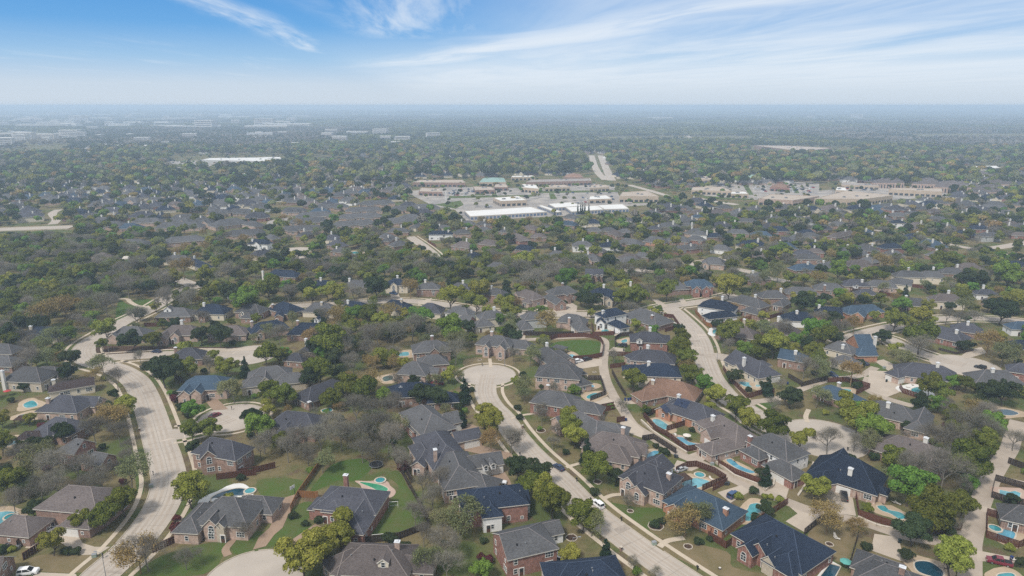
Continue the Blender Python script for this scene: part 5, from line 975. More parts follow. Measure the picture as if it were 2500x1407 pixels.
pool('D', [(2010, 1062), (2080, 1012), (2150, 1030), (2172, 1060), (2130, 1110), (2010, 1082)], 'blue', 'tan', 'blue lagoon pool with a raised spa at the right', ('D', 2000, 1012))
pool('D', [(1330, 1292), (1450, 1290), (1560, 1370), (1530, 1420), (1360, 1372)], 'deep', 'tan', 'dark blue pool below the big olive tree at the bottom')
pool('D', [(2000, 8), (2110, 2), (2200, 35), (2130, 52), (2030, 38)], 'deep', 'tan', 'dark blue oval pool in the upper right yard')
pool('D', [(530, 1410), (612, 1305), (697, 1330), (640, 1430)], 'deep', 'white', 'dark rectangular pool with a white border at the bottom edge', smooth=False, pad=1.2)
pool('D', [(2030, 1395), (2130, 1382), (2165, 1410), (2040, 1425)], 'teal', 'tan', 'teal pool cut by the bottom right edge')
pool('H', [(1322, 1162), (1380, 1146), (1412, 1166), (1392, 1195), (1330, 1190)], 'teal', 'white', 'small teal pool on a white deck', pad=5)
pool('H', [(730, 1162), (800, 1170), (780, 1187)], 'teal', 'tan', 'small teal pool inside the curved brown fence')
pool('H', [(-15, 1122), (20, 1125), (20, 1145), (-10, 1145)], 'teal', 'tan', 'small teal pool by twin garage doors')
pool('G', [(1410, 602), (1460, 590), (1492, 620), (1422, 626)], 'sky', 'white', 'pale pool on a white deck by the broad hip roof')
pool('G', [(560, 882), (600, 864), (640, 885), (600, 906)], 'sky', 'tan', 'pale blue pool beside the bright green lawn')
pool('G', [(860, 657), (905, 650), (917, 668), (862, 673)], 'teal', 'tan', 'small teal pool below the white house with the navy roof')
pool('G', [(1030, 747), (1070, 735), (1072, 760), (1032, 762)], 'teal', 'tan', 'small teal pool inside the dark curved fence')
pool('G', [(730, 1227), (790, 1197), (855, 1207), (830, 1232), (750, 1247)], 'teal', 'tan', 'lower of the twin turquoise pools beside the alley')
pool('G', [(735, 1130), (782, 1128), (792, 1144), (740, 1147)], 'blue', 'tan', 'upper of the twin pools beside the alley')
pool('G', [(2040, 1102), (2150, 1110), (2225, 1132), (2200, 1142), (2090, 1140)], 'sky', 'tan', 'curved pale blue pool below the very tall white chimney', ('G', 2150, 1090))
pool('G', [(1815, 657), (1880, 655), (1882, 690), (1822, 692)], 'teal', 'white', 'teal pool beside the street bend')
pool('F', [(1300, 857), (1390, 844), (1394, 875), (1310, 877)], 'teal', 'tan', 'turquoise pool left of the brick house in the centre')
pool('F', [(1180, 1062), (1250, 1046), (1262, 1080), (1190, 1096)], 'grey', 'tan', 'murky grey pond among bare trees')
pool('F', [(655, 1342), (730, 1326), (737, 1352), (670, 1362)], 'teal', 'none', 'small teal pool under trees')
pool('E', [(205, 1292), (280, 1262), (322, 1300), (280, 1320), (222, 1322)], 'teal', 'tan', 'small dark teal pool at the left edge of the houses')
pool('Q', [(1750, 988), (1850, 972), (1930, 990), (1800, 1002)], 'teal', 'tan', 'far teal pool in a dark fence')
pool('A', [(150, 62), (200, 42), (270, 40), (300, 60), (240, 74)], 'grey', 'tan', 'small pond terrace beside the pool house')

# ------------------------------------------------------------------ trees: a few grown of each kind, every tree in view a copy with its own size and turn
LM = {'oak': leaf_mat('olive oak leaves', (0.066, 0.088, 0.016), (0.165, 0.178, 0.036), rnd=0.25, hue=0.015),
      'darkoak': leaf_mat('dark live oak leaves', (0.026, 0.042, 0.019), (0.060, 0.078, 0.034), rnd=0.22),
      'yellow': leaf_mat('yellow green spring leaves', (0.150, 0.168, 0.026), (0.290, 0.290, 0.062), rnd=0.2, hue=0.02),
      'green': leaf_mat('bright green leaves', (0.070, 0.135, 0.022), (0.165, 0.255, 0.050), rnd=0.2, hue=0.02),
      'pale': leaf_mat('pale sage leaves', (0.140, 0.155, 0.070), (0.230, 0.240, 0.110), rnd=0.18),
      'tan': leaf_mat('tan budding leaves', (0.210, 0.150, 0.058), (0.320, 0.245, 0.100), rnd=0.18, hue=0.015),
      'ever': leaf_mat('dark evergreen leaves', (0.014, 0.030, 0.017), (0.040, 0.064, 0.034), rnd=0.2),
      'maroon': leaf_mat('maroon leaves', (0.075, 0.020, 0.024), (0.150, 0.050, 0.050), rnd=0.2),
      'pink': leaf_mat('mauve blossom', (0.190, 0.105, 0.150), (0.300, 0.185, 0.230), rnd=0.15),
      'grey': leaf_mat('grey bud haze', (0.150, 0.138, 0.108), (0.240, 0.220, 0.178), rnd=0.25, hue=0.02)}
def leaves(rg, n, lobes, size, flat=0.45):
    """leaf clusters on and in a set of lobes (centre, radii); numpy arrays of quads"""
    w = np.array([r[0] * r[1] + r[0] * r[2] for _, r in lobes]); w /= w.sum(); k = rg.choice(len(lobes), n, p=w)
    C = np.array([c for c, _ in lobes])[k]; Rr = np.array([r for _, r in lobes])[k]
    d = rg.normal(size=(n, 3)); d /= np.linalg.norm(d, axis=1)[:, None]; d[:, 2] = np.where(d[:, 2] < -0.35, -d[:, 2], d[:, 2])
    rad = np.clip(1.0 - np.abs(rg.normal(0, 0.17, n)), .3, 1.05) + rg.normal(0, 0.05, n)
    p = C + d * Rr * rad[:, None]
    nn = d + rg.normal(0, flat, (n, 3)); nn /= np.linalg.norm(nn, axis=1)[:, None]
    t = np.cross(nn, rg.normal(size=(n, 3))); t /= np.linalg.norm(t, axis=1)[:, None]; b = np.cross(nn, t)
    s = size * rg.uniform(.6, 1.35, n)[:, None]; q = rg.uniform(.55, 1.0, n)[:, None]
    return np.stack([p - t * s - b * s * q, p + t * s - b * s * q * .6, p + t * s * .7 + b * s * q, p - t * s * .8 + b * s * q * .8], 1)
def quads_mesh(name, Q, m):
    n = len(Q); me = bpy.data.meshes.new(name); me.vertices.add(n * 4); me.vertices.foreach_set('co', Q.reshape(-1).astype(np.float32))
    me.loops.add(n * 4); me.loops.foreach_set('vertex_index', np.arange(n * 4, dtype=np.int32)); me.polygons.add(n)
    me.polygons.foreach_set('loop_start', np.arange(0, n * 4, 4, dtype=np.int32)); me.polygons.foreach_set('loop_total', np.full(n, 4, np.int32))
    me.materials.append(m); me.update(calc_edges=True); me.validate(); return me
def limbs(rg, h, fork, spread, depth, tw, seg=None):
    """recursive branching: list of (a, b, r0, r1, level); unit is metres"""
    out = []; tips = []
    def grow_(p, d, L, r, lv):
        n = 2 if lv < 2 else 1; q = p
        for i in range(n):
            d2 = d + Vector(rg.normal(0, .10 + .03 * lv, 3)); d2.z += .04 * lv; d2.normalize(); e = q + d2 * (L / n); out.append((q, e, r * (1 - .28 * i / n), r * (1 - .28 * (i + 1) / n), lv)); q = e; d = d2
        if lv >= depth: tips.append(q); return
        k = (4, 4, 3, 3, 3)[lv]
        for i in range(k):
            a = 2 * math.pi * (i + rg.uniform(-.3, .3)) / k + lv; s = spread * rg.uniform(.6, 1.25)
            o = d.orthogonal().normalized(); o2 = d.cross(o); nd = (d * math.cos(s) + (o * math.cos(a) + o2 * math.sin(a)) * math.sin(s)); nd.z = nd.z * .8 + .10
            st = q if i < 2 or lv == 0 else p.lerp(q, rg.uniform(.45, .9)); grow_(st, nd.normalized(), L * rg.uniform(.58, .82), r * .6, lv + 1)
    grow_(Vector((0, 0, -.2)), Vector((rg.normal(0, .05), rg.normal(0, .05), 1)).normalized(), h, tw, 0)
    return out, tips
def limb_mesh(segs, name, m, lo, hi, minr=0.0, sides=None):
    b = MB()
    for a, e, r0, r1, lv in segs:
        if lo <= lv <= hi: b.tube(a, e, max(r0, minr), max(r1, minr), m, 6 if lv < 2 else 3, caps=False)
    return b.data(name)
KINDS = {}
def grow_kind(key, seed, form, lm, n, size, h, rad, base=.28, extra=None):
    """one grown individual of height h and crown radius rad"""
    rg = np.random.default_rng(seed)
    if form == 'round' or form == 'vase' or form == 'wide':
        k = int(rg.integers(14, 21)); lobes = []; zc = h * (1 - (1 - base) / 2); hz = h * (1 - base) / 2
        for i in range(k):
            a = 2.4 * i + rg.uniform(-.5, .5); f = math.sqrt((i + .3) / k) * .84 * rg.uniform(.8, 1.12); z = rg.uniform(-.5, .8) * (1 - .5 * f * f)
            lr = rad * rg.uniform(.20, .44)
            if form == 'vase': f *= .75 + .35 * (z + .4)
            lobes.append(((rad * f * math.cos(a), rad * f * math.sin(a), zc + hz * z), (lr, lr * rg.uniform(.85, 1.15), lr * (.92 if form != 'wide' else .5))))
        lobes.append(((0, 0, zc), (rad * .55, rad * .55, hz * .7)))
        Q = leaves(rg, n, lobes, size); segs, _ = limbs(rg, h * (base + .08), .6, .66 if form != 'wide' else .85, 3, h * .024)
    elif form == 'cone':
        lobes = [((rad * .18 * math.cos(i * 2.4), rad * .18 * math.sin(i * 2.4), h * (base + (1 - base) * t)), (rad * (1.02 - t) * rg.uniform(.8, 1.0) + .15,) * 2 + (h * .13,)) for i, t in enumerate(np.linspace(.08, .93, 9))]
        Q = leaves(rg, n, lobes, size); segs, _ = limbs(rg, h * .5, .6, .5, 1, h * .02)
    elif form == 'bush':
        lobes = [((rad * .5 * math.cos(i * 2.1), rad * .5 * math.sin(i * 2.1), h * .5), (rad * .55, rad * .55, h * .48)) for i in range(4)] + [((0, 0, h * .55), (rad * .7, rad * .7, h * .5))]
        Q = leaves(rg, n, lobes, size); segs, _ = limbs(rg, h * .3, .4, .6, 1, h * .03)
    else:                                                   # bare or budding: limbs and twigs, with or without a thin veil of buds
        segs, tips = limbs(rg, h * .22, .6, .66 if form == 'bare' else .7, 4, h * .019)
        mx = float(np.percentile([math.hypot(t.x, t.y) for t in tips], 80)); mz = max(t.z for t in tips); sx, sz = rad * .86 / mx, h * .96 / mz
        sc = lambda p: Vector((p.x * (sx if p.z > h * .2 else 1), p.y * (sx if p.z > h * .2 else 1), p.z * sz))
        segs = [(sc(a), sc(b), r0, r1, lv) for a, b, r0, r1, lv in segs]; tips = [sc(t) for t in tips]
        T = np.array([tuple(t) for t in tips]); k = rg.integers(0, len(T), n)
        p = T[k] + rg.normal(0, rad * .10, (n, 3)); d = rg.normal(size=(n, 3)); d[:, 2] = np.abs(d[:, 2]) * .8 + .1; d /= np.linalg.norm(d, axis=1)[:, None]
        if extra == 'twig':                                  # fine twigs: long thin slivers
            L = rg.uniform(.35, 1.0, n)[:, None]; s = np.cross(d, rg.normal(size=(n, 3))); s /= np.linalg.norm(s, axis=1)[:, None]; s *= size
            Q = np.stack([p - s, p + s, p + d * L + s * .5, p + d * L - s * .5], 1)
        else:
            t = np.cross(d, rg.normal(size=(n, 3))); t /= np.linalg.norm(t, axis=1)[:, None]; b = np.cross(d, t); s = size * rg.uniform(.5, 1.3, n)[:, None]
            Q = np.stack([p - t * s, p - b * s, p + t * s, p + b * s], 1)
    bare = form in ('bare', 'bud')
    crown = quads_mesh('crown', Q, LM[lm]); tw = TWIGT if lm == 'tan' else TWIG if bare else TRUNK
    trunk = limb_mesh(segs, 'trunk', tw, 0, 4 if bare else 3, .035 if bare else .04)
    KINDS.setdefault(key, []).append((trunk, crown, h, rad))
for i in range(4):
    grow_kind('O', 10 + i, 'round', 'oak', 8200, .215, 10.3, 4.9, .2)
    grow_kind('D', 20 + i, 'round', 'darkoak', 8600, .21, 9.8, 4.9, .18)
    grow_kind('Y', 30 + i, 'round', 'yellow', 7600, .205, 10.2, 4.7, .15)
    grow_kind('G', 40 + i, 'round', 'green', 7200, .21, 10.0, 4.6, .16)
    grow_kind('B', 50 + i, 'bare', 'grey', 4300, .021, 10.5, 5.0, extra='twig')
    grow_kind('L', 60 + i, 'bud', 'pale', 3600, .17, 10.5, 5.0)
    grow_kind('T', 70 + i, 'bud', 'tan', 3600, .16, 10.0, 5.0)
    grow_kind('E', 80 + i, 'cone', 'ever', 4600, .2, 11.0, 3.3, .05)
    grow_kind('S', 90 + i, 'bush', 'darkoak', 1100, .17, 2.2, 1.6)
grow_kind('M', 100, 'bush', 'maroon', 1100, .17, 2.6, 1.8); grow_kind('R', 104, 'bush', 'yellow', 1100, .17, 2.3, 1.6)
grow_kind('K', 102, 'bud', 'pink', 1900, .16, 5.5, 3.0); grow_kind('V', 103, 'bush', 'green', 1300, .18, 3.4, 2.4)
KW = {'O': ('olive green oak', 'tree', 'oak_tree'), 'D': ('dark green live oak', 'tree', 'live_oak'), 'Y': ('yellow green tree', 'tree', 'elm_tree'), 'G': ('bright green tree', 'tree', 'green_tree'), 'B': ('bare grey tree', 'tree', 'bare_tree'),
      'L': ('pale sage budding tree', 'tree', 'budding_tree'), 'T': ('tan leafed tree', 'tree', 'tan_tree'), 'E': ('dark conical evergreen', 'tree', 'evergreen_tree'), 'S': ('dark round shrub', 'shrub', 'shrub'), 'M': ('maroon shrub', 'shrub', 'shrub'), 'R': ('yellow green shrub', 'shrub', 'shrub'),
      'K': ('mauve blossoming tree', 'tree', 'blossom_tree'), 'V': ('bright green round shrub', 'shrub', 'shrub')}
TREES = []                               # (x, y, kind, radius, hand placed)
def trees(t, s):
    """crown centres in the photograph with their width there"""
    for w in s.split():
        k, v = w[0], w[1:].split(','); x, y = zpx(t, float(v[0]), float(v[1])); wd = float(v[2]) / TILES[t][2]
        r = wd / 2 / ppm(y); v0 = KINDS[k][0]
        for _ in range(3):
            h = v0[2] * r / v0[3]; p = unproj(x, y, h * (.56 if k not in 'SMVR' else .5)); r = wd / 2 * proj(p)[2] / FPX
        TREES.append((p.x, p.y, k, r * 1.02, True)); 
        for a in range(1): mark([(p.x + r * .75 * math.cos(q), p.y + r * .75 * math.sin(q)) for q in np.linspace(0, 6.28, 12)], 8)
trees('A', 'O1610,185,180 O1760,150,200 Y1600,670,310 T1165,1230,330 B1230,1200,330 Y430,1120,220 O700,920,210 O870,890,260 O1040,780,250 L1090,530,300 B640,500,280 B400,520,320 L250,470,280 O90,600,260 D230,640,200 B100,750,240 D540,190,180 B790,170,240 T950,90,260 B1000,190,190 K970,310,100 B1100,310,140 M300,280,110 Y10,230,130 B1560,1240,230 B2060,1000,190 M1500,1000,150 M1770,1050,90 S560,1195,90 S640,1195,90 D1640,320,140 S40,205,40 S80,205,40 S115,205,40 B500,640,260 B860,600,230 D20,560,200 B330,640,250 B700,640,200')
trees('B', 'G110,150,230 Y790,1010,330 Y640,1150,330 Y480,1250,400 L1800,880,360 D1215,1095,130 S400,890,90 B1430,870,230 B1580,740,240 B1490,640,230 B620,260,280 B800,200,290 B960,200,290 B1100,170,290 B1200,260,260 B430,260,240 B350,330,230 B150,260,220 B980,330,230 B1090,360,200 B700,120,240 B1330,440,190 B1690,1130,280 L1560,1290,260 G1990,1350,190 B1700,1310,280 Y2050,90,240 T2070,270,190 B2230,280,170 E1825,70,100 S1710,145,80 D40,60,180 B120,330,180 B520,370,200 L640,430,200 B1280,380,160 M1340,480,120 B1500,1050,220 L1650,950,220 B1640,600,200 S560,830,70 S620,930,90 S500,960,70 S120,900,70')
trees('C', 'B85,260,220 Y570,130,200 Y610,220,200 E720,345,140 D130,500,220 D280,540,240 Y390,700,300 O420,780,300 O690,890,300 L760,960,220 O800,480,270 D960,570,150 E880,1180,130 B1120,1290,110 T1560,930,300 L1680,900,260 B1070,760,140 S2125,680,90 R2000,730,80 S2150,910,110 D2220,830,130 V320,160,50 B340,60,150 B470,180,130 D1225,15,80 D2200,540,120 Y2080,100,190 S1380,360,90 B1300,1380,120 S1300,310,60 S1350,340,70 S1150,745,60 S1000,560,60 M1160,720,70 S1660,1110,90 B430,280,120 S1290,970,90 S1350,940,80 O240,620,240')
trees('D', 'O130,125,270 Y365,255,190 B600,250,240 B820,260,180 L920,270,200 G990,150,280 Y850,70,290 D1260,150,110 S1410,110,80 B1640,240,330 O1900,280,260 B1500,240,260 G1990,110,200 B1850,130,260 O1780,430,370 B1560,530,370 B1300,480,270 G1290,620,370 G1790,630,160 O1480,860,380 O1720,820,230 D1320,1010,300 D1255,1230,120 Y1650,1250,320 Y490,650,230 T600,900,320 T820,980,190 E75,555,120 D75,850,120 B620,760,170 O930,840,100 R185,765,80 B2170,250,190 D2220,1290,100 B1740,650,150 B1960,200,220 D1880,340,200 B1420,560,240 L1150,560,180 D1600,980,200 B1660,1000,180 R60,735,60 R110,735,60 S980,400,90 B470,110,0.1')
trees('E', 'Y890,640,210 D600,900,170 D570,1020,160 L880,940,200 B1000,1070,190 Y1080,1285,200 T970,1370,240 D930,1310,100 D980,1205,100 D1400,1010,280 Y1620,980,180 O1500,960,190 B1790,960,170 Y1940,960,200 E2100,970,110 M1500,1240,90 G1640,1345,190 D1560,1320,110 L2000,1150,240 D1120,730,210 O1310,730,160 D1720,700,170 D1890,705,200 R1590,800,130 O880,780,110 B1200,880,110 B1180,540,180 B1430,390,210 B1640,380,200 O1390,600,90 G590,690,140 B740,600,140 L430,700,180 B260,900,260 L400,880,200 T400,500,280 T560,460,240 O1790,340,170 D1960,340,170 G2090,400,220 T1570,120,190 Y1760,170,190 B1960,170,220 B1720,560,160 D200,1140,90 B350,1120,90 B700,1340,100 D1300,960,160 T500,900,140 D330,600,170 D180,600,150 D60,690,200 L780,470,180 G730,190,130 Y430,300,150 Y260,300,170 O560,60,150 B900,400,220 B1090,250,240 D1280,280,160 B1420,230,190 D1350,90,120 B1150,110,180 Y1320,60,110')
trees('F', 'Y560,350,170 Y700,320,150 Y800,320,190 B360,320,190 O190,300,220 D520,310,170 B930,350,180 B1040,340,120 D1110,290,220 T1410,290,170 Y1750,370,230 Y2000,310,190 Y1980,420,190 Y2220,420,170 G2180,560,110 L2260,560,120 G930,510,170 O1060,530,170 Y1150,560,170 T1240,480,170 G1480,540,220 T770,540,180 B650,520,130 O900,640,170 Y1000,660,120 B1130,690,230 B1260,690,230 B1430,630,240 G1770,640,250 L1820,730,200 B1800,830,230 D1000,880,100 O720,760,300 B840,800,230 B920,930,190 O640,1000,240 D560,1060,200 T1080,940,140 O200,1180,230 O330,1200,230 Y190,1320,160 O880,1130,220 O1020,1180,230 T1060,1090,220 G1190,1230,170 D1500,1210,200 D1640,1230,200 E1880,1170,140 Y1740,1040,140 B1180,1330,230 B950,1330,280 O740,1230,180 Y2070,1340,190 S1830,1310,90 S1850,1380,80 O170,870,190 O280,860,180 B290,690,180 L200,660,140 B540,900,110 T740,640,140 Y1590,620,90 B1050,800,200 B820,700,190 G660,850,150 D620,800,200 D760,910,190 B480,870,110')
trees('G', 'Y1060,310,190 O1150,370,200 O1040,390,170 O1420,320,170 D690,370,160 D780,390,170 D530,430,75 B1100,460,150 T390,580,200 Y50,480,120 G550,215,180 B300,220,260 D930,70,140 L1210,110,170 Y1960,290,220 O1545,830,200 O1590,900,200 T1600,960,160 G1740,1110,190 Y1840,1200,200 O1640,1030,210 O2020,1330,220 O1130,1090,190 B960,870,120 D690,1090,90 V620,1165,125 L170,1150,180 B100,860,130 L240,880,170 S345,1130,80 O1230,1340,90 B1030,1300,120 B340,1340,120 Y580,1375,150 O1960,680,200 D2000,1050,140 D2270,1140,100 O2210,780,200 B1960,790,140 D1850,605,100 B1390,120,180 B1050,130,170 B430,130,200 B160,120,190 L650,50,170 Y180,60,190 B1290,330,130 B1210,320,130 D150,590,90 B2150,230,150 O2060,250,130 B1480,120,160 D1330,130,150 B560,100,120 G2230,110,110 B1960,60,130 L190,1220,140')
trees('H', 'G470,650,220 O560,720,210 Y140,760,250 D390,430,190 G700,350,120 Y1180,560,200 Y1270,580,150 Y1400,530,210 O1400,710,280 B1400,800,230 L1230,890,210 D1080,700,150 G1250,420,160 B700,660,180 T830,610,160 L60,640,160 B250,650,150 D660,560,170 B530,560,170 D290,1220,210 L510,1210,210 B400,970,200 L520,990,190 T810,1020,220 S860,1130,100 Y760,1300,220 G900,1340,200 K1030,1235,110 O1480,1130,210 O1580,1170,190 G1690,1100,120 O1790,1120,140 G1550,1290,150 D1400,1290,140 D1990,1170,240 D2120,1190,230 T1980,760,240 L2110,840,240 D2090,490,230 Y2210,420,200 G2150,180,220 D1800,220,170 D1910,230,160 E1270,330,80 D1050,465,50 D860,400,50 R805,405,45 Y390,220,115 G690,140,170 T520,210,130 L80,220,150 L180,160,150 T1060,60,170 B1200,60,150 O1560,50,150 O1680,50,140 B1620,540,140 B1860,550,140 B1720,560,150 D1650,450,90 L1760,430,180 T2050,410,130 E90,1130,110 T1850,1330,200 B1640,1310,170 D1750,790,90 D1820,780,90 O1070,1080,0.1 B640,940,110 S880,940,90 D1400,1240,120 L2230,900,190')
# the woods and the unseen back yards: filled in by kind and spacing, never on anything that already stands there
ZONES = [([(0, 596), (200, 590), (330, 618), (440, 642), (470, 690), (330, 760), (270, 745), (215, 810), (120, 790), (0, 800)], 'BOLBDOLBYOGB', 8.0, 4.5),
         ([(690, 655), (900, 640), (1250, 640), (1420, 640), (1700, 655), (1560, 690), (1250, 690), (1000, 675), (760, 690)], 'BBOLBBOLDO', 7.6, 4.0),
         ([(770, 790), (900, 770), (1010, 800), (990, 880), (900, 930), (770, 920), (740, 860)], 'BOODBOTO', 8, 4.0), ([(640, 1060), (800, 1000), (1000, 1010), (1010, 1100), (950, 1130), (800, 1110), (660, 1140)], 'BBLOBO', 9.0, 4.0),
         ([(0, 1110), (150, 1090), (330, 1100), (330, 1180), (200, 1190), (60, 1240), (0, 1240)], 'BOLOBDL', 7.5, 4.0), ([(1040, 1150), (1080, 1150), (1160, 1260), (1170, 1300), (1120, 1400), (1050, 1400), (1060, 1280)], 'BLLBO', 7.5, 3.4),
         ([(2150, 1110), (2290, 1110), (2350, 1180), (2340, 1290), (2280, 1310), (2200, 1240), (2170, 1180)], 'BODOGO', 8.5, 4.2), ([(2230, 1030), (2430, 1000), (2440, 1080), (2380, 1150), (2290, 1110)], 'BODBO', 8.0, 4.0),
         ([(0, 800), (140, 800), (150, 860), (110, 900), (0, 860)], 'BODL', 8.5, 4), ([(830, 1010), (980, 920), (1000, 980), (990, 1040), (860, 1060)], 'BOO', 8.5, 4)]
ALLK = 'OODDGBBYGLLTOYOD'
TOWN = [(300, 520), (500, 495), (760, 478), (1010, 488), (1010, 565), (800, 575), (560, 590), (290, 575)]
OPEN = [[(1120, 500), (1350, 495), (1350, 545), (1135, 550)], [(1380, 500), (1545, 498), (1545, 532), (1390, 535)], [(1428, 372), (1474, 372), (1512, 448), (1452, 448)], [(0, 545), (180, 540), (190, 588), (0, 592)], [(1655, 318), (1735, 345), (1725, 352), (1660, 330)]]
def hides(x, y, h=9.0):                  # a roof or a street straight behind, as low as the tree is high
    d = math.hypot(x, y); ux, uy = x / d, y / d; L = h * d / CAM_H
    return sum(1 for k in (.25, .5, .75) if occ_at(x + ux * L * k, y + uy * L * k) & (2 if d > 420 else 3))
rt = random.Random(5)
def fill(poly, kinds, gap, r0, lo=.7, hi=1.3, bits=31, tries=4000, spare=0.0):
    P_ = [unproj(*p)[:2] for p in poly]; xs, ys = [p[0] for p in P_], [p[1] for p in P_]; area = (max(xs) - min(xs)) * (max(ys) - min(ys)); n = min(tries, int(area / (gap * gap) * 2.2))
    for _ in range(n):
        x, y = rt.uniform(min(xs), max(xs)), rt.uniform(min(ys), max(ys))
        if not inpoly(x, y, P_): continue
        k = rt.choice(kinds); r = r0 * rt.uniform(lo, hi); q = r * .62
        if occ_at(x, y, q) & (bits & 23) or (bits & 8 and occ_at(x, y, q * .7) & 8): continue
        px, py, dep = proj((x, y, 0))
        if any(inpoly(px, py, o_) for o_ in OPEN) or (inpoly(px, py, TOWN) and rt.random() < .5) or (spare and hides(x, y, r * 2) and rt.random() < spare): continue
        TREES.append((x, y, k, r, False)); mark([(x + q * math.cos(a), y + q * math.sin(a)) for a in np.linspace(0, 6.28, 9)], 8)
for z in ZONES: fill(*z)
fill([(-220, 930), (2720, 930), (2720, 1407), (-220, 1407)], 'BLOYDBT', 15, 2.6, .7, 1.3, tries=1500)
fill([(-220, 930), (2720, 930), (2720, 1407), (-220, 1407)], 'SSSSVMR', 9, 1.1, .6, 1.5, tries=3500)
fill([(-220, 700), (2720, 700), (2720, 930), (-220, 930)], 'ODGYBLTDOY', 11, 3.3, .7, 1.25, tries=3000, spare=.5)
fill([(-220, 700), (2720, 700), (2720, 930), (-220, 930)], 'SSVSR', 10, 1.2, .6, 1.5, tries=3500)
fill([(-220, 545), (2720, 530), (2720, 700), (-220, 700)], ALLK, 11, 3.9, .65, 1.3, tries=9000, spare=.85)

for q_ in ([(-900, 560), (-60, 560), (-60, 1420), (-900, 1420)], [(2560, 560), (3400, 560), (3400, 1420), (2560, 1420)], [(-500, 1570), (3000, 1570), (3000, 1900), (-500, 1900)]): fill(q_, 'ODBLYODB', 9.5, 4.2, .7, 1.3, tries=2500)

# ------------------------------------------------------------------ beyond the streets one can count: neighbourhoods, shops, woods to the horizon
rf = random.Random(11)
AVE = [(1441, 376), (1475, 440), (1520, 450), (1604, 474), (1704, 484), (1796, 500), (1920, 522), (2010, 545), (2080, 556), (2190, 572), (2320, 600), (2500, 640)]
SHOP = [[(995, 432), (1250, 428), (1440, 420), (1480, 425), (1640, 462), (1760, 450), (2010, 440), (2310, 455), (2330, 485), (2100, 500), (1800, 500), (1640, 480), (1560, 520), (1500, 535), (1130, 540), (1100, 520), (1000, 500)], [(420, 376), (700, 376), (700, 400), (410, 412)], [(1830, 352), (2080, 352), (2080, 378), (1830, 372)], [(760, 382), (935, 384), (930, 398), (770, 398)],
        [(0, 540), (180, 540), (180, 575), (0, 575)], [(0, 320), (160, 320), (240, 345), (220, 372), (0, 375)], [(2350, 400), (2460, 400), (2460, 420), (2350, 420)]]
def clear(px, py): return not any(inpoly(px, py, s) for s in SHOP)
def near_ave(px, py, d): return (1540 < px < 1830) and any(abs(py - (a[1] + (b[1] - a[1]) * (px - a[0]) / (b[0] - a[0] + 1e-6))) < d for a, b in zip(AVE, AVE[1:]) if a[0] <= px <= b[0])
# houses: plain hip roofed stock with one cross wing, each kind built once
STOCK = []
for i, (rk, wk) in enumerate((('grey', 'brick'), ('grey', 'pink'), ('dark', 'cream'), ('brown', 'brick'), ('grey', 'white'), ('blue', 'brick'), ('dark', 'red'), ('navy', 'cream'))):
    rb, wb = MB(), MB(); two = i in (2, 4)
    for g in (dict(a=Vector((-5, 0, 0)), d=Vector((1, 0, 0)), n=Vector((0, 1, 0)), L=9.0, b=6.6, ty='H', e=4.8 if two else 3.2, s=.7), dict(a=Vector((3, -6.5, 0)), d=Vector((0, 1, 0)), n=Vector((-1, 0, 0)), L=5.0, b=4.0, ty='A' if i % 2 else 'H', e=3.1, s=.75)):
        g['zr'] = g['e'] + g['s'] * g['b']; add_wing(g, rb, wb, rk, wk, True)
    w = MB()
    for x in (-6, -2.5, 1.2): w.box(x, x + 1.5, -6.25, -6.1, .9, 2.4, FRAME); w.box(x + .1, x + 1.4, -6.28, -6.14, 1.0, 2.3, GLASS)
    if two:
        for x in (-5, -1, 3): w.box(x, x + 1.5, -6.25, -6.1, 3.2, 4.5, FRAME); w.box(x + .1, x + 1.4, -6.28, -6.14, 3.3, 4.4, GLASS)
    c = MB(); c.box(-4, -2.8, 2, 3, 2, g['zr'] + 3.2, CHW)
    STOCK.append(dict(roof=rb.data('roof'), wall=wb.data('wall'), win=w.data('window'), ch=c.data('chimney'), roofk=rk, wallk=wk))
    j = MB()
    for q in (rb, wb, w, c):
        o_ = len(j.v); j.v += q.v; j.f += [tuple(o_ + v for v in f) for f in q.f]; j.m += [j.mi(q.mats[m]) for m in q.m]
    STOCK[-1]['joined'] = j.data('distant_house')
cand = []
gs = 30.0
for gy in np.arange(520, 2600, gs):
    for gx in np.arange(-gy * .82, gy * .82, gs * .8):
        x, y = gx + rf.uniform(-7, 7), gy + rf.uniform(-5, 5); px, py, dep = proj((x, y, 4))
        if not (-60 < px < 2560) or py > 640: continue
        if py > 535 and not (px < 620 and py < 600) and not (1480 < px): continue
        if py > 560 and px < 700: continue
        if not clear(px, py) or any(inpoly(px, py, o_) for o_ in OPEN) or near_ave(px, py, 7 if py < 540 else 10): continue
        # streets between rows of houses: leave every third row open
        wv = (y * .92 + x * .38) / 30.0
        if int(wv) % 3 == 2 and rf.random() < .8: continue
        if y > 1150 and rf.random() < .45 + .4 * (math.sin(x * .004 + 1.3) * math.sin(y * .003) > .15): continue
        if 470 < px < 2200 and 300 < py < 365 and rf.random() < .85: continue
        if occ_at(x, y, 9) & 23: continue
        mark([(x + 8 * math.cos(a), y + 8 * math.sin(a)) for a in np.linspace(0, 6.28, 9)], 2)
        cand.append((dep, x, y, px, py))
cand.sort(); NH = 300 - len(HALL) if len(HALL) < 300 else 0
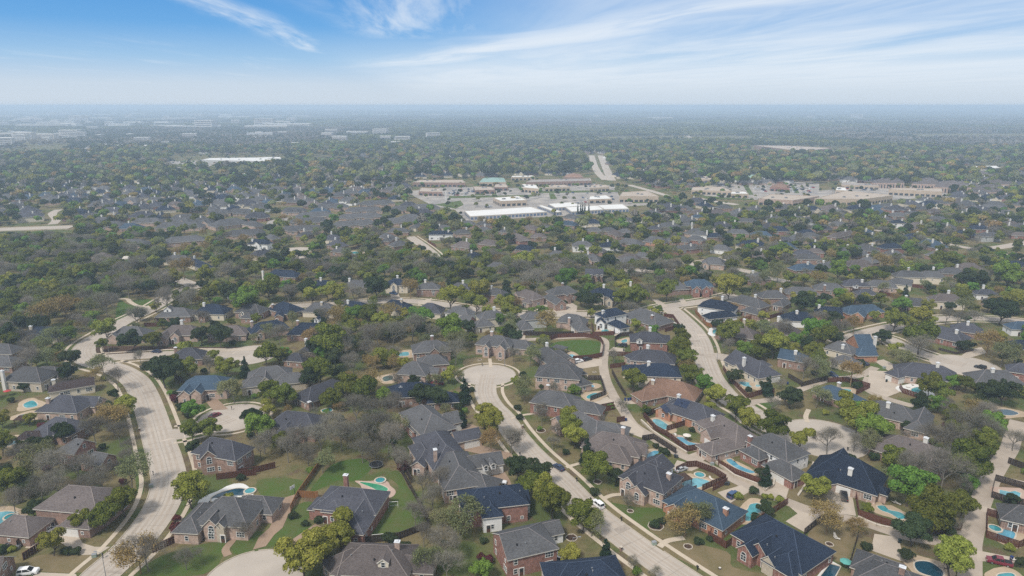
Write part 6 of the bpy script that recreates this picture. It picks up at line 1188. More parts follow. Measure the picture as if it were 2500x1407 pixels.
for i, (dep, x, y, px, py) in enumerate(cand[:NH]):
    s = STOCK[rf.choice((0, 0, 0, 1, 1, 2, 3, 3, 4, 5, 6, 7))]; k = rf.uniform(.9, 1.12)
    r = empty('house', (x, y, 0), rf.choice((0.38, 0.38 + math.pi, 0.38 + math.pi / 2, -.2)) + rf.uniform(-.2, .2)); r.scale = (k, k, k)
    for nm_ in ('wall', 'roof', 'win', 'ch'): link({'win': 'window', 'ch': 'chimney'}.get(nm_, nm_), s[nm_], r)
    tag(r, None, 'house'); HALL.append(dict(o=r, px=px, py=py, dep=dep, roof=ROOFW[s['roofk']], wall=WALLW[s['wallk']], storey='two storey' if s['wallk'] in ('cream', 'white') and s['roofk'] != 'navy' else 'single storey', ch='a white chimney', lab=None, nm=None, name='house', ends='H'))
# ---- copies drawn from a set of sources by geometry nodes: only for what nobody could count
def cloud_of(name, pts, sources, label):
    """pts: (x, y, z, which source, scale, turn)"""
    src = bpy.data.collections.new(name + ' sources')
    for i, me in enumerate(sources):
        o = bpy.data.objects.new('%s_source_%02d' % (name, i), me); src.objects.link(o)
    P_ = np.array(pts, np.float32); me = bpy.data.meshes.new(name); me.vertices.add(len(P_)); me.vertices.foreach_set('co', P_[:, :3].reshape(-1))
    for a, t, c in (('which', 'INT', 3), ('size', 'FLOAT', 4), ('turn', 'FLOAT', 5)):
        at_ = me.attributes.new(a, t, 'POINT'); at_.data.foreach_set('value', P_[:, c].astype(np.int32) if t == 'INT' else P_[:, c])
    o = link(name, me); t = bpy.data.node_groups.new(name, 'GeometryNodeTree')
    t.interface.new_socket('Geometry', in_out='INPUT', socket_type='NodeSocketGeometry'); t.interface.new_socket('Geometry', in_out='OUTPUT', socket_type='NodeSocketGeometry')
    N = t.nodes; L = t.links; gi, go = N.new('NodeGroupInput'), N.new('NodeGroupOutput'); ip = N.new('GeometryNodeInstanceOnPoints'); ci = N.new('GeometryNodeCollectionInfo')
    ci.inputs['Collection'].default_value = src; ci.inputs['Separate Children'].default_value = True; ci.inputs['Reset Children'].default_value = True
    def attr(n, ty):
        a = N.new('GeometryNodeInputNamedAttribute'); a.data_type = ty; a.inputs['Name'].default_value = n; return a.outputs['Attribute']
    ip.inputs['Pick Instance'].default_value = True
    cx = N.new('ShaderNodeCombineXYZ'); L.new(attr('turn', 'FLOAT'), cx.inputs[2]); e2r = N.new('FunctionNodeEulerToRotation'); L.new(cx.outputs[0], e2r.inputs[0])
    L.new(gi.outputs[0], ip.inputs['Points']); L.new(ci.outputs[0], ip.inputs['Instance']); L.new(attr('which', 'INT'), ip.inputs['Instance Index']); L.new(e2r.outputs[0], ip.inputs['Rotation']); L.new(attr('size', 'FLOAT'), ip.inputs['Scale'])
    L.new(ip.outputs[0], go.inputs[0]); md = o.modifiers.new('copies', 'NODES'); md.node_group = t
    tag(o, label, None, None, 'stuff'); return o
if cand[NH:]:
    cloud_of('distant_houses', [(x, y, 0, rf.randrange(len(STOCK)), rf.uniform(.9, 1.15), rf.choice((0.38, 3.5, 1.95, -.2)) + rf.uniform(-.2, .2)) for d, x, y, a, b in cand[NH:]], [s['joined'] for s in STOCK], 'roofs of the countless far houses among the trees')
# ---- trees: the 300 that show largest are things, the rest is the far canopy
def big(t):
    px, py, dep = proj((t[0], t[1], 3.0)); ok = -80 < px < 2580 and py < 1500
    return (t[3] / dep) * (1.25 if t[4] else 1.0) if ok else 0
TREES = [t for t in TREES if t[3] > .5]
tr = sorted([t for t in TREES if KW[t[2]][1] == 'tree'], key=big, reverse=True); sh = sorted([t for t in TREES if KW[t[2]][1] == 'shrub'], key=big, reverse=True)
TALL = []
def plant(t):
    x, y, k, r, hand = t; v = KINDS[k]; trunk, crown, h, rad = v[rf.randrange(len(v))]; s = r / rad; px, py, dep = proj((x, y, h * s * .55))
    ro = empty(KW[k][2], (x, y, 0), rf.uniform(0, 6.28)); sz = s * rf.uniform(.86, 1.1); ro.scale = (s, s, sz)
    link('trunk' if KW[k][1] == 'tree' else 'stem', trunk, ro); link('crown' if KW[k][1] == 'tree' else 'foliage', crown, ro)
    tag(ro, None, KW[k][1]); TALL.append(dict(o=ro, px=px, py=py, dep=dep, k=k, r=r))
for t in tr[:300]: plant(t)
for t in sh[:150]: plant(t)
# sources for the canopy: the same kinds with fewer, larger leaves, and whole groves for the distance
def lod(seed, form, lm, n, size, h, rad, base=.25):
    rg = np.random.default_rng(seed); k = 7; zc = h * .62; hz = h * .36; lobes = [((rad * .55 * math.cos(2.4 * i) * math.sqrt(i / k), rad * .55 * math.sin(2.4 * i) * math.sqrt(i / k), zc + hz * rg.uniform(-.3, .5)), (rad * rg.uniform(.4, .6),) * 2 + (hz * .6,)) for i in range(k)]
    Q = leaves(rg, n, lobes, size, .35)
    if form == 'bare': Q = Q[rg.random(len(Q)) < .8]
    return Q
KO = list(KINDS.keys()); mids = [k for k in 'ODYGBLTE']; LK = {'O': 'oak', 'D': 'darkoak', 'Y': 'yellow', 'G': 'green', 'B': 'grey', 'L': 'pale', 'T': 'tan', 'E': 'ever'}
midsrc = []
for i, k in enumerate(mids):
    h, rad = KINDS[k][0][2:4]; midsrc.append(quads_mesh('canopy_tree', lod(200 + i, 'bare' if k == 'B' else 'r', LK[k], 520, .72 if k != 'B' else .5, h, rad), LM[LK[k]]))
full = []
for k in mids:
    for (trunk, crown, h, rad) in KINDS[k]:
        q = bpy.data.meshes.new('tree'); nv, nc = len(trunk.vertices), len(crown.vertices); co = np.empty((nv + nc) * 3, np.float32); a = np.empty(nv * 3, np.float32); trunk.vertices.foreach_get('co', a); co[:nv * 3] = a; a = np.empty(nc * 3, np.float32); crown.vertices.foreach_get('co', a); co[nv * 3:] = a
        q.vertices.add(nv + nc); q.vertices.foreach_set('co', co); nl, ncl = len(trunk.loops), len(crown.loops); li = np.empty(nl, np.int32); trunk.loops.foreach_get('vertex_index', li); lj = np.empty(ncl, np.int32); crown.loops.foreach_get('vertex_index', lj)
        q.loops.add(nl + ncl); q.loops.foreach_set('vertex_index', np.concatenate([li, lj + nv])); np_, ncp = len(trunk.polygons), len(crown.polygons); q.polygons.add(np_ + ncp)
        t1 = np.empty(np_, np.int32); trunk.polygons.foreach_get('loop_total', t1); t2 = np.empty(ncp, np.int32); crown.polygons.foreach_get('loop_total', t2); tt = np.concatenate([t1, t2]); q.polygons.foreach_set('loop_total', tt); q.polygons.foreach_set('loop_start', np.concatenate([[0], np.cumsum(tt)[:-1]]).astype(np.int32))
        q.materials.append(trunk.materials[0]); q.materials.append(crown.materials[0]); q.polygons.foreach_set('material_index', np.concatenate([np.zeros(np_, np.int32), np.ones(ncp, np.int32)])); q.update(calc_edges=True); full.append(q)
pts = []
for t in tr[300:]:
    k = t[2]
    if k in mids: pts.append((t[0], t[1], 0, mids.index(k) * 4 + rf.randrange(4), t[3] / KINDS[k][0][3], rf.uniform(0, 6.28)))
if pts: cloud_of('woodland', pts, full, 'countless smaller trees filling the yards and woods between the houses')
ROWK = 'OODDDDGBGYLLTODD'
pts = []
def lay(y0, y1, gap, r0, keep):
    y = y0
    while y < y1:
        x = -y * 1.05
        while x < y * 1.05:
            xx, yy = x + rf.uniform(-.5, .5) * gap, y + rf.uniform(-.5, .5) * gap; px, py, dep = proj((xx, yy, 5)); x += gap
            if not (-420 < px < 2920) or py > 560: continue
            inn = clear(px, py); av = near_ave(px, py, 2.0 + 4 * max(0, (py - 430) / 130))
            if (not inn and rf.random() > .36) or av: continue
            oc = occ_at(xx, yy, 3)
            if oc & 2 or (oc & 1 and (inn or rf.random() > .5)) or any(inpoly(px, py, o_) for o_ in OPEN) or (inpoly(px, py, TOWN) and rf.random() < .5): continue
            if rf.random() > keep or (py > 400 and hides(xx, yy, 8) and rf.random() < .72): continue
            k = rf.choice(ROWK if not (py < 345 and px < 2400) else 'BLODDOG'); r = (r0 if inn else min(r0, 3.0)) * rf.uniform(.7, 1.3); pts.append((xx, yy, 0, mids.index(k), r / 5.0, rf.uniform(0, 6.28)))
        y += gap
lay(560, 1000, 11, 5.0, .62); lay(1000, 1900, 15, 7.2, .72)
cloud_of('tree_canopy', pts, midsrc, 'hazy canopy of far trees over the distant neighbourhoods')
groves = []
for i in range(6):
    rg = np.random.default_rng(300 + i); parts = []
    for j in range(30):
        r = 75 * math.sqrt(rg.random()); a = rg.random() * 6.28; Q = lod(400 + i * 40 + j, 'r', 0, 46, 2.1, rg.uniform(8, 13), rg.uniform(5, 8)); parts.append(Q + np.array([r * math.cos(a), r * math.sin(a), 0])[None, None])
    groves.append(quads_mesh('grove', np.concatenate(parts), LM[('darkoak', 'grey', 'oak', 'grey', 'pale', 'darkoak')[i]]))
pts = []
def lay2(y0, y1, gap, s):
    y = y0
    while y < y1:
        x = -y * .95
        while x < y * .95:
            xx, yy = x + rf.uniform(-.5, .5) * gap, y + rf.uniform(-.5, .5) * gap; px, py, dep = proj((xx, yy, 8)); x += gap
            if any(abs(xx - f[0]) < f[2] * 1.7 and abs(yy - f[1]) < f[2] for f in FIELDS): continue
            if (clear(px, py) or rf.random() < .15) and not any(inpoly(px, py, o_) for o_ in OPEN): pts.append((xx, yy, 0, (rf.choice((0, 1, 3, 5)) if math.sin(xx * .0021 + 1) * math.sin(yy * .0017) > .1 else rf.choice((0, 2, 2, 4, 5))), s * rf.uniform(.8, 1.25), rf.uniform(0, 6.28)))
        y += gap
FIELDS = [(rf.uniform(-3500, 3500), rf.uniform(2300, 8000), rf.uniform(90, 330)) for _ in range(34)]
lay2(1900, 4200, 62, 1.0); lay2(4200, 9000, 120, 1.25); lay2(9000, 18200, 330, 2.6)
cloud_of('far_woods', pts, groves, 'blue hazy woods reaching to the horizon')
hb = MB(); HX, HY = np.linspace(-17000, 17000, 160), np.linspace(11500, 18200, 30); hv = []
for y in HY:
    for x in HX:
        t_ = (y - 11500) / 6700; e = math.sin(math.pi * t_) ** .8; az_ = x / y
        hgt = max(0, 66 * max(0, min(1, (az_ - .02) / .35)) + 78 * max(0, min(1, (-az_ - .25) / .4))) + 10 * math.sin(x * .0011 + 2) + rf.uniform(-7, 9)
        hv.append((x, y, -2 + max(0, hgt) * e))
hb.mesh(hv, [(j * 160 + i, j * 160 + i + 1, (j + 1) * 160 + i + 1, (j + 1) * 160 + i) for j in range(29) for i in range(159)], mat('distant wooded slope', (0.07, 0.085, 0.035), var=.5, scale=.02, rough=1)); tag(hb.build('hills'), 'low wooded hills rising faintly along the hazy horizon', None, None, 'structure')
sheds = []
for i, (w_, d_, h_, m_) in enumerate(((60, 24, 11, (0.62, 0.61, 0.58)), (110, 30, 10, (0.50, 0.46, 0.40)), (30, 18, 15, (0.45, 0.42, 0.40)), (44, 20, 20, (0.55, 0.53, 0.50)), (16, 12, 9, (0.60, 0.57, 0.52)))):
    b = MB(); sm = mat('far wall %s' % 'abcde'[i], m_); b.box(-w_ / 2, w_ / 2, -d_ / 2, d_ / 2, 0, h_, sm); b.box(-w_ / 2 - .5, w_ / 2 + .5, -d_ / 2 - .5, d_ / 2 + .5, h_, h_ + 1, mat('far white roof', (0.62, 0.61, 0.58)))
    for k in range(int(h_ // 4)): b.box(-w_ * .46, w_ * .46, -d_ / 2 - .1, -d_ / 2, 1.2 + k * 4, 2.8 + k * 4, GLASS)
    sheds.append(b.data('far_building'))
spots = []
for n_, x0, x1, y0, y1 in ((26, 0, 420, 318, 366), (60, 0, 760, 278, 320), (34, 0, 1100, 270, 290), (22, 420, 1100, 330, 360), (6, 1250, 2100, 285, 300)):
    for _ in range(n_):
        p = unproj(rf.uniform(x0, x1), rf.uniform(y0, y1)); k = rf.choice((4, 4, 4, 2, 0, 1, 3)) if y0 > 310 else rf.choice((0, 1, 2, 3)); spots.append((p.x, p.y, 0, k, rf.uniform(.8, 1.5) * (1.0 if y0 > 300 else 1.5), rf.choice((0, .3, -.25))))
cloud_of('far_town', spots, sheds, 'pale blocks of a far town scattered through the haze')
# ---- long low buildings of the middle distance, each a thing of its own
MEMB = mat('white roof membrane', (0.62, 0.61, 0.58), var=0.12, scale=0.06); TANR = mat('tan gravel roof', (0.40, 0.335, 0.27), var=0.2, scale=0.08, fine=0.05); GRVR = mat('grey gravel roof', (0.30, 0.27, 0.245), var=0.25, scale=0.08)
GREENM = mat('pale green metal roof', (0.22, 0.33, 0.28), var=0.15, rough=0.5); SHED = mat('beige shed wall', (0.47, 0.43, 0.38), var=0.15); ROLL = mat('blue roller door', (0.12, 0.17, 0.26), rough=0.5); SHOPW = mat('tan stucco', (0.45, 0.36, 0.27), var=0.18, scale=.2)
def block(t, quad, h, roof, wall, label, cat='building', name='flat_roofed_building', doors=None, units=2, par=.5, hipr=0.0):
    """four roof corners traced clockwise from the near left, with the parapet height"""
    z = h; c = [at(t, x, y, z) for x, y in quad]; o = sum(c, Vector()) / 4; o.z = 0; c = [Vector((p.x - o.x, p.y - o.y, 0)) for p in c]; poly = ccw([(p.x, p.y) for p in c]); ro = empty(name, o)
    b = MB(); n = 4
    b.mesh([(*p, 0) for p in poly] + [(*p, h + par) for p in poly], [(k, (k + 1) % n, n + (k + 1) % n, n + k) for k in range(n)], wall)
    inn = [(p[0] * .985, p[1] * .985) for p in poly]; b.mesh([(*p, h + par) for p in poly] + [(*p, h + par) for p in inn], [(k, (k + 1) % n, n + (k + 1) % n, n + k) for k in range(n)], TRIM); b.mesh([(*p, h - .1) for p in inn] + [(*p, h + par) for p in inn], [((k + 1) % n, k, n + k, n + (k + 1) % n) for k in range(n)], wall)
    b.build('wall', ro); r = MB()
    if hipr:
        m0 = [(Vector(poly[k]) + Vector(poly[(k + 1) % 4])) / 2 for k in range(4)]; e = [(Vector(poly[(k + 1) % 4]) - Vector(poly[k])).length for k in range(4)]; k0 = 1 if e[0] > e[1] else 0
        q = [poly[(i + k0) % 4] for i in range(4)]; A = (Vector(q[0]) + Vector(q[1])) / 2; B_ = (Vector(q[2]) + Vector(q[3])) / 2; w2 = (Vector(q[0]) - Vector(q[1])).length / 2; L = (B_ - A).length; A2, B2 = A.lerp(B_, min(.45, w2 / L)), B_.lerp(A, min(.45, w2 / L)); z0 = h + par + .02
        r.mesh([(*p, z0) for p in q] + [(*A2, z0 + hipr), (*B2, z0 + hipr)], [(0, 1, 4), (1, 2, 5, 4), (2, 3, 5), (3, 0, 4, 5)], roof)
    else: r.face([(*p, h) for p in inn], roof)
    r.build('roof', ro)
    for k in range(units):
        f, g_ = rf.uniform(.2, .8), rf.uniform(.25, .75); p = Vector(inn[0]).lerp(Vector(inn[1]), f).lerp(Vector(inn[3]).lerp(Vector(inn[2]), f), g_); u = MB(); u.box(-1.6, 1.6, -1, 1, 0, 1.3, METAL); u.box(-.9, .9, -.6, .6, 1.3, 1.5, BLACK); u.build('roof_unit', ro, (p.x, p.y, h + (hipr * .3 if hipr else 0)))
    if doors:
        dm, step, wd, hd = doors
        for k in range(4):
            A, B_ = Vector((*poly[k], 0)), Vector((*poly[(k + 1) % 4], 0)); d = B_ - A; L = d.length; d /= L; nn = Vector((d.y, -d.x, 0))
            if (o + (A + B_) / 2).dot(nn) > 0: continue
            cnt = int(L / step)
            if (wd, hd) not in UNIT: um = MB(); um.face([(wd / 2, 0, .1), (-wd / 2, 0, .1), (-wd / 2, 0, hd), (wd / 2, 0, hd)], dm); UNIT[(wd, hd)] = um.data('roller_door' if dm is ROLL else 'shop_window')
            for i in range(cnt):
                p = A + d * (L * (i + .5) / cnt) + nn * .05; link('roller_door' if dm is ROLL else 'shop_window', UNIT[(wd, hd)], ro, tuple(p), math.atan2(-nn.x, nn.y))
    tag(ro, label, cat); BALL.append(ro); return ro
BALL = []; UNIT = {}; RD = (ROLL, 4.0, 2.9, 2.7); SW = (GLASS, 6.0, 4.2, 2.9)
block('S', [(740, 548), (1680, 492), (1480, 428), (670, 480)], 3.4, MEMB, SHED, 'longest white flat roofed storage shed with blue roller doors', 'storage shed', 'storage_shed', RD, 0)
block('S', [(1790, 498), (1860, 488), (1610, 408), (1560, 412)], 3.2, MEMB, SHED, 'narrow slanting white storage shed between two wide ones', 'storage shed', 'storage_shed', RD, 0)
block('S', [(1780, 440), (2130, 415), (1960, 372), (1690, 392)], 3.4, MEMB, SHED, 'white storage shed at the back of the storage yard', 'storage shed', 'storage_shed', RD, 0)
block('S', [(1980, 490), (2370, 462), (2300, 412), (1900, 432)], 3.4, MEMB, SHED, 'white storage shed with a brick end behind the dark cypress trees', 'storage shed', 'storage_shed', RD, 0)
block('S', [(2380, 460), (2680, 452), (2600, 395), (2290, 408)], 3.4, MEMB, SHED, 'rightmost white storage shed of the yard', 'storage shed', 'storage_shed', RD, 0)
block('S', [(1115, 360), (1430, 348), (1330, 296), (1020, 318)], 6.0, MEMB, SHOPW, 'white roofed beige hall with a blue patch behind the longest shed', 'shop', 'flat_roofed_building', SW, 3)
for k, (q, h, r, w, lab) in enumerate((([(40, 130), (680, 135), (640, 98), (120, 100)], 6, TANR, WALL['brick'], 'long tan roofed brick shop row left of the green metal roof'), ([(850, 130), (1180, 128), (1150, 78), (900, 80)], 5, GREENM, SHOPW, 'shop with a pale green metal hip roof'), ([(110, 240), (400, 250), (360, 205), (140, 195)], 5, TANR, WALL['brick'], 'tan roofed brick shop beside the white flagpole'),
                                       ([(800, 225), (1040, 222), (1000, 185), (780, 180)], 5, TANR, WALL['brick'], 'tan roofed shop with a dark front in the parking lots'), ([(1240, 65), (1530, 62), (1500, 45), (1250, 50)], 5, MEMB, SHOPW, 'white roofed shop beyond the green metal roof'), ([(1420, 130), (2220, 110), (2200, 80), (1500, 95)], 6, GRVR, WALL['brick'], 'long dark fronted shopping strip by the boulevard'),
                                       ([(1360, 190), (1580, 210), (1540, 160), (1380, 150)], 6, MEMB, SHOPW, 'cream two storey office in the parking lots'), ([(1880, 70), (2120, 70), (2080, 30), (1920, 32)], 5, ROOF['tan'], WALL['brick'], 'shop with a red brown roof beyond the shopping strip'), ([(2200, 200), (2440, 190), (2400, 160), (2220, 165)], 5, TANR, SHOPW, 'beige shop at the right of the parking lots'), ([(1650, 200), (1960, 190), (1900, 160), (1680, 165)], 4.5, TANR, SHOPW, 'low beige shop in the middle of the parking lots'),
                                       ([(2190, 340), (2470, 330), (2400, 285), (2200, 300)], 4.5, MEMB, SHOPW, 'white canopied filling station in the parking lots'), ([(1030, 190), (1200, 190), (1180, 150), (1050, 150)], 4.5, TANR, WALL['brick'], 'small tan roofed brick shop behind the dark fronted one'))):
    block('S', q, h, r, w, lab, 'shop', doors=SW, hipr=3.0 if r is GREENM or r is ROOF['tan'] else 0)
for q, h, r, w, lab in (([(60, 300), (540, 300), (400, 235), (100, 250)], 7, TANR, SHOPW, 'beige supermarket with a white truck trailer behind it'), ([(940, 225), (1440, 240), (1320, 185), (960, 190)], 5, TANR, SHOPW, 'orange trimmed shop row across the avenue'), ([(1760, 330), (2180, 350), (2500, 300), (1900, 275)], 7, TANR, WALL['pink'], 'long brick backed shop beside the avenue trees'), ([(1420, 270), (1640, 270), (1590, 240), (1430, 245)], 5, MEMB, SHOPW, 'white hipped shop near the avenue'), ([(880, 95), (1180, 95), (1190, 58), (920, 55)], 8, TANR, SHOPW, 'beige block among trees beyond the avenue'),
                        ([(1520, 75), (1850, 85), (1800, 60), (1560, 60)], 5, GREENM, SHOPW, 'pale green roofed shop beyond the right parking lot'), ([(180, 45), (350, 40), (330, 20), (200, 22)], 5, MEMB, WALL['sage'], 'white roofed blue walled shed by the boulevard'), ([(1900, 190), (2140, 200), (2120, 165), (1930, 165)], 5, ROOF['tan'], WALL['red'], 'shop with a red roof in the right parking lot'), ([(430, 455), (880, 450), (780, 385), (520, 388)], 4.5, ROOF['dark'], WALL['brick'], 'large dark hip roofed hall right of the storage yard')):
    block('T', q, h, r, w, lab, 'shop', doors=SW, hipr=4.0 if r in (ROOF['dark'], ROOF['tan'], GREENM) else 0)
for q, h, r, w, lab in (([(-60, 330), (540, 335), (900, 290), (320, 235)], 7, TANR, SHOPW, 'broad tan flat roofed store at the far right'), ([(850, 215), (1500, 245), (1490, 205), (900, 200)], 7, TANR, SHOPW, 'tan store with three arched parapets'), ([(260, 160), (730, 175), (700, 150), (290, 130)], 5, GRVR, SHOPW, 'long low grey store behind the broad tan one'), ([(200, 225), (340, 232), (320, 195), (220, 185)], 5, MEMB, SHOPW, 'small white gabled kiosk beside the broad tan store')):
    block('U', q, h, r, w, lab, 'shop', doors=SW)
for q, lab in (([(640, 140), (1040, 140), (1000, 80), (700, 85)], 'reddish brown roofed flats left of the pair'), ([(1130, 150), (1480, 160), (1420, 90), (1180, 95)], 'reddish brown roofed flats in the middle'), ([(1400, 190), (1860, 200), (1820, 125), (1450, 125)], 'reddish brown roofed flats above the tan store'), ([(1820, 260), (2280, 250), (2220, 165), (1900, 170)], 'reddish brown roofed flats nearest the right edge'), ([(1920, 150), (2420, 160), (2350, 75), (2000, 75)], 'large reddish brown roofed flats behind'), ([(1800, 60), (2200, 60), (2150, 5), (1850, 10)], 'farthest reddish brown roofed flats at the right')):
    block('U', q, 7, ROOF['brown'], WALL['pink'], lab, 'flats', 'apartment_block', (GLASS, 4, 1.6, 5.5), 0, hipr=4.5)
for q, h, lab in (([(1440, 503), (1990, 515), (1900, 485), (1500, 490)], 6, 'white roofed school spread out far left'), ([(1880, 492), (2020, 494), (2010, 482), (1890, 482)], 5, 'small white school wing far left')): block('J', q, h, MEMB, WALL['sage'], lab, 'school', 'school_building')
block('L', [(900, 440), (1120, 418), (830, 402), (560, 398)], 9, TANR, WALL['brick'], 'huge tan roofed school in the right distance', 'school', 'school_building', units=6)
for q, h, lab in (([(-20, 345), (90, 345), (90, 312), (-20, 312)], 14, 'pale block of flats cut by the left edge in the haze'), ([(95, 362), (230, 362), (230, 308), (95, 308)], 15, 'tall pale block of flats in the left distance'), ([(240, 358), (390, 358), (380, 318), (240, 318)], 13, 'grey block of flats beside the tall pale one'), ([(400, 350), (470, 350), (465, 312), (400, 312)], 14, 'narrow pale block of flats in the left distance'), ([(160, 215), (240, 215), (240, 192), (160, 192)], 16, 'hazy white office far left'), ([(1195, 222), (1380, 224), (1370, 200), (1200, 200)], 12, 'hazy cream hall in the left distance'),
                  ([(1460, 184), (1750, 184), (1740, 172), (1470, 172)], 12, 'very long hazy white warehouse'), ([(2225, 112), (2262, 112), (2260, 84), (2226, 84)], 45, 'lone hazy tower on the horizon'), ([(540, 214), (650, 214), (640, 205), (545, 205)], 9, 'hazy white shed in the left distance'), ([(780, 240), (840, 240), (835, 230), (785, 230)], 8, 'small hazy white hall in the left distance')):
    z0 = at('J', *q[0], 0); zt = at('J', q[2][0], q[2][1], 0)
    c0, c1 = at('J', *q[0]), at('J', *q[1]); h = max(h, (q[0][1] - q[2][1]) / 2.941 / ppm(zpx('J', *q[0])[1])); dpt = 26.0; w_ = (c1 - c0).length; ro = empty('office_block', (c0 + c1) / 2); b = MB(); b.box(-w_ / 2, w_ / 2, 0, dpt, 0, h, SHED); b.build('wall', ro); r = MB(); r.box(-w_ / 2 - .3, w_ / 2 + .3, -.3, dpt + .3, h, h + .8, MEMB); r.build('roof', ro)
    wn = MB()
    for fl in range(int(h // 3.4)): wn.face([(-w_ / 2 * .92, -.06, 1.2 + fl * 3.4), (w_ / 2 * .92, -.06, 1.2 + fl * 3.4), (w_ / 2 * .92, -.06, 2.7 + fl * 3.4), (-w_ / 2 * .92, -.06, 2.7 + fl * 3.4)], GLASS)
    wn.build('window', ro); tag(ro, lab, 'building'); BALL.append(ro)
for q, lab in (([(770, 172), (880, 176), (870, 164), (780, 162)], 'pair of hazy white roofs beyond the wood'), ([(200, 182), (330, 182), (320, 176), (210, 176)], 'hazy white warehouse left of the paired roofs')): block('K', q, 8, MEMB, SHED, lab, 'warehouse', 'warehouse', units=0)
for q, lab in (([(450, 203), (570, 203), (560, 198), (460, 198)], 'hazy pale hall in the right distance'), ([(50, 264), (140, 264), (135, 256), (55, 256)], 'hazy pale hall above the distant highway'), ([(755, 165), (905, 165), (900, 160), (760, 160)], 'hazy pale roof near the right horizon'), ([(2450, 216), (2540, 216), (2535, 208), (2455, 208)], 'hazy pale roof at the right edge'), ([(2110, 566), (2330, 560), (2300, 545), (2130, 548)], 'pale low hall far right')): block('L', q, 7, MEMB, SHED, lab, 'warehouse', 'warehouse', units=0)

# ---- fences: boards between two rails, a post every 2.4 m, capped
POSTM = {}
def fence(t, pts, kind='red', desc='red brown board fence', h=2.2):
    m = {'red': FENCE, 'orange': FENCEO, 'dark': FENCEG, 'stone': WALL['stone']}[kind]; ln = [Vector(p) for p in P(t, pts)]; o = ln[0]; b, cp = MB(), MB(); th = .06 if kind != 'stone' else .25
    out = []
    for p, q in zip(ln, ln[1:]):
        k = max(1, round((q - p).length / 2.4)); out += [p.lerp(q, i / k) for i in range(k)]
    out.append(ln[-1]); ro = empty('stone_wall' if kind == 'stone' else 'board_fence', (o.x, o.y, 0)); dep = proj((o.x, o.y, 1))[2]
    rz = random.Random(len(OBJ))
    for p, q in zip(out, out[1:]):
        d = (q - p); L = d.length
        if L < .05: continue
        d /= L; n = Vector((-d.y, d.x)); a, e = p - o, q - o
        if kind == 'stone' or dep > 330: b.prism([tuple(a + n * th), tuple(a - n * th), tuple(e - n * th), tuple(e + n * th)], 0, h, m)
        else:
            k = max(1, int(L / .3))
            for i in range(k):
                u, v = a + d * (L * i / k + .012), a + d * (L * (i + 1) / k - .012); w = th * (.5 if i % 2 else -.5); b.prism([tuple(u + n * (w + .02)), tuple(u + n * (w - .02)), tuple(v + n * (w - .02)), tuple(v + n * (w + .02))], .03, h + rz.uniform(-.03, .02), m)
        cp.beam((*a, h + .03), (*e, h + .03), .16 if kind != 'stone' else .6, .06, m if kind != 'stone' else COPE)
    b.build('board_panel' if kind != 'stone' else 'stone_course', ro); cp.build('cap_rail', ro)
    if kind != 'stone' and dep < 330:
        if kind not in POSTM: pm = MB(); pm.box(-.06, .06, -.06, .06, 0, h + .12, m); POSTM[kind] = pm.data('post')
        for p in out[:90]: link('post', POSTM[kind], ro, (p.x - o.x, p.y - o.y, 0))
    mid = out[len(out) // 2]; return note(ro, desc, 'wall' if kind == 'stone' else 'fence', mid)
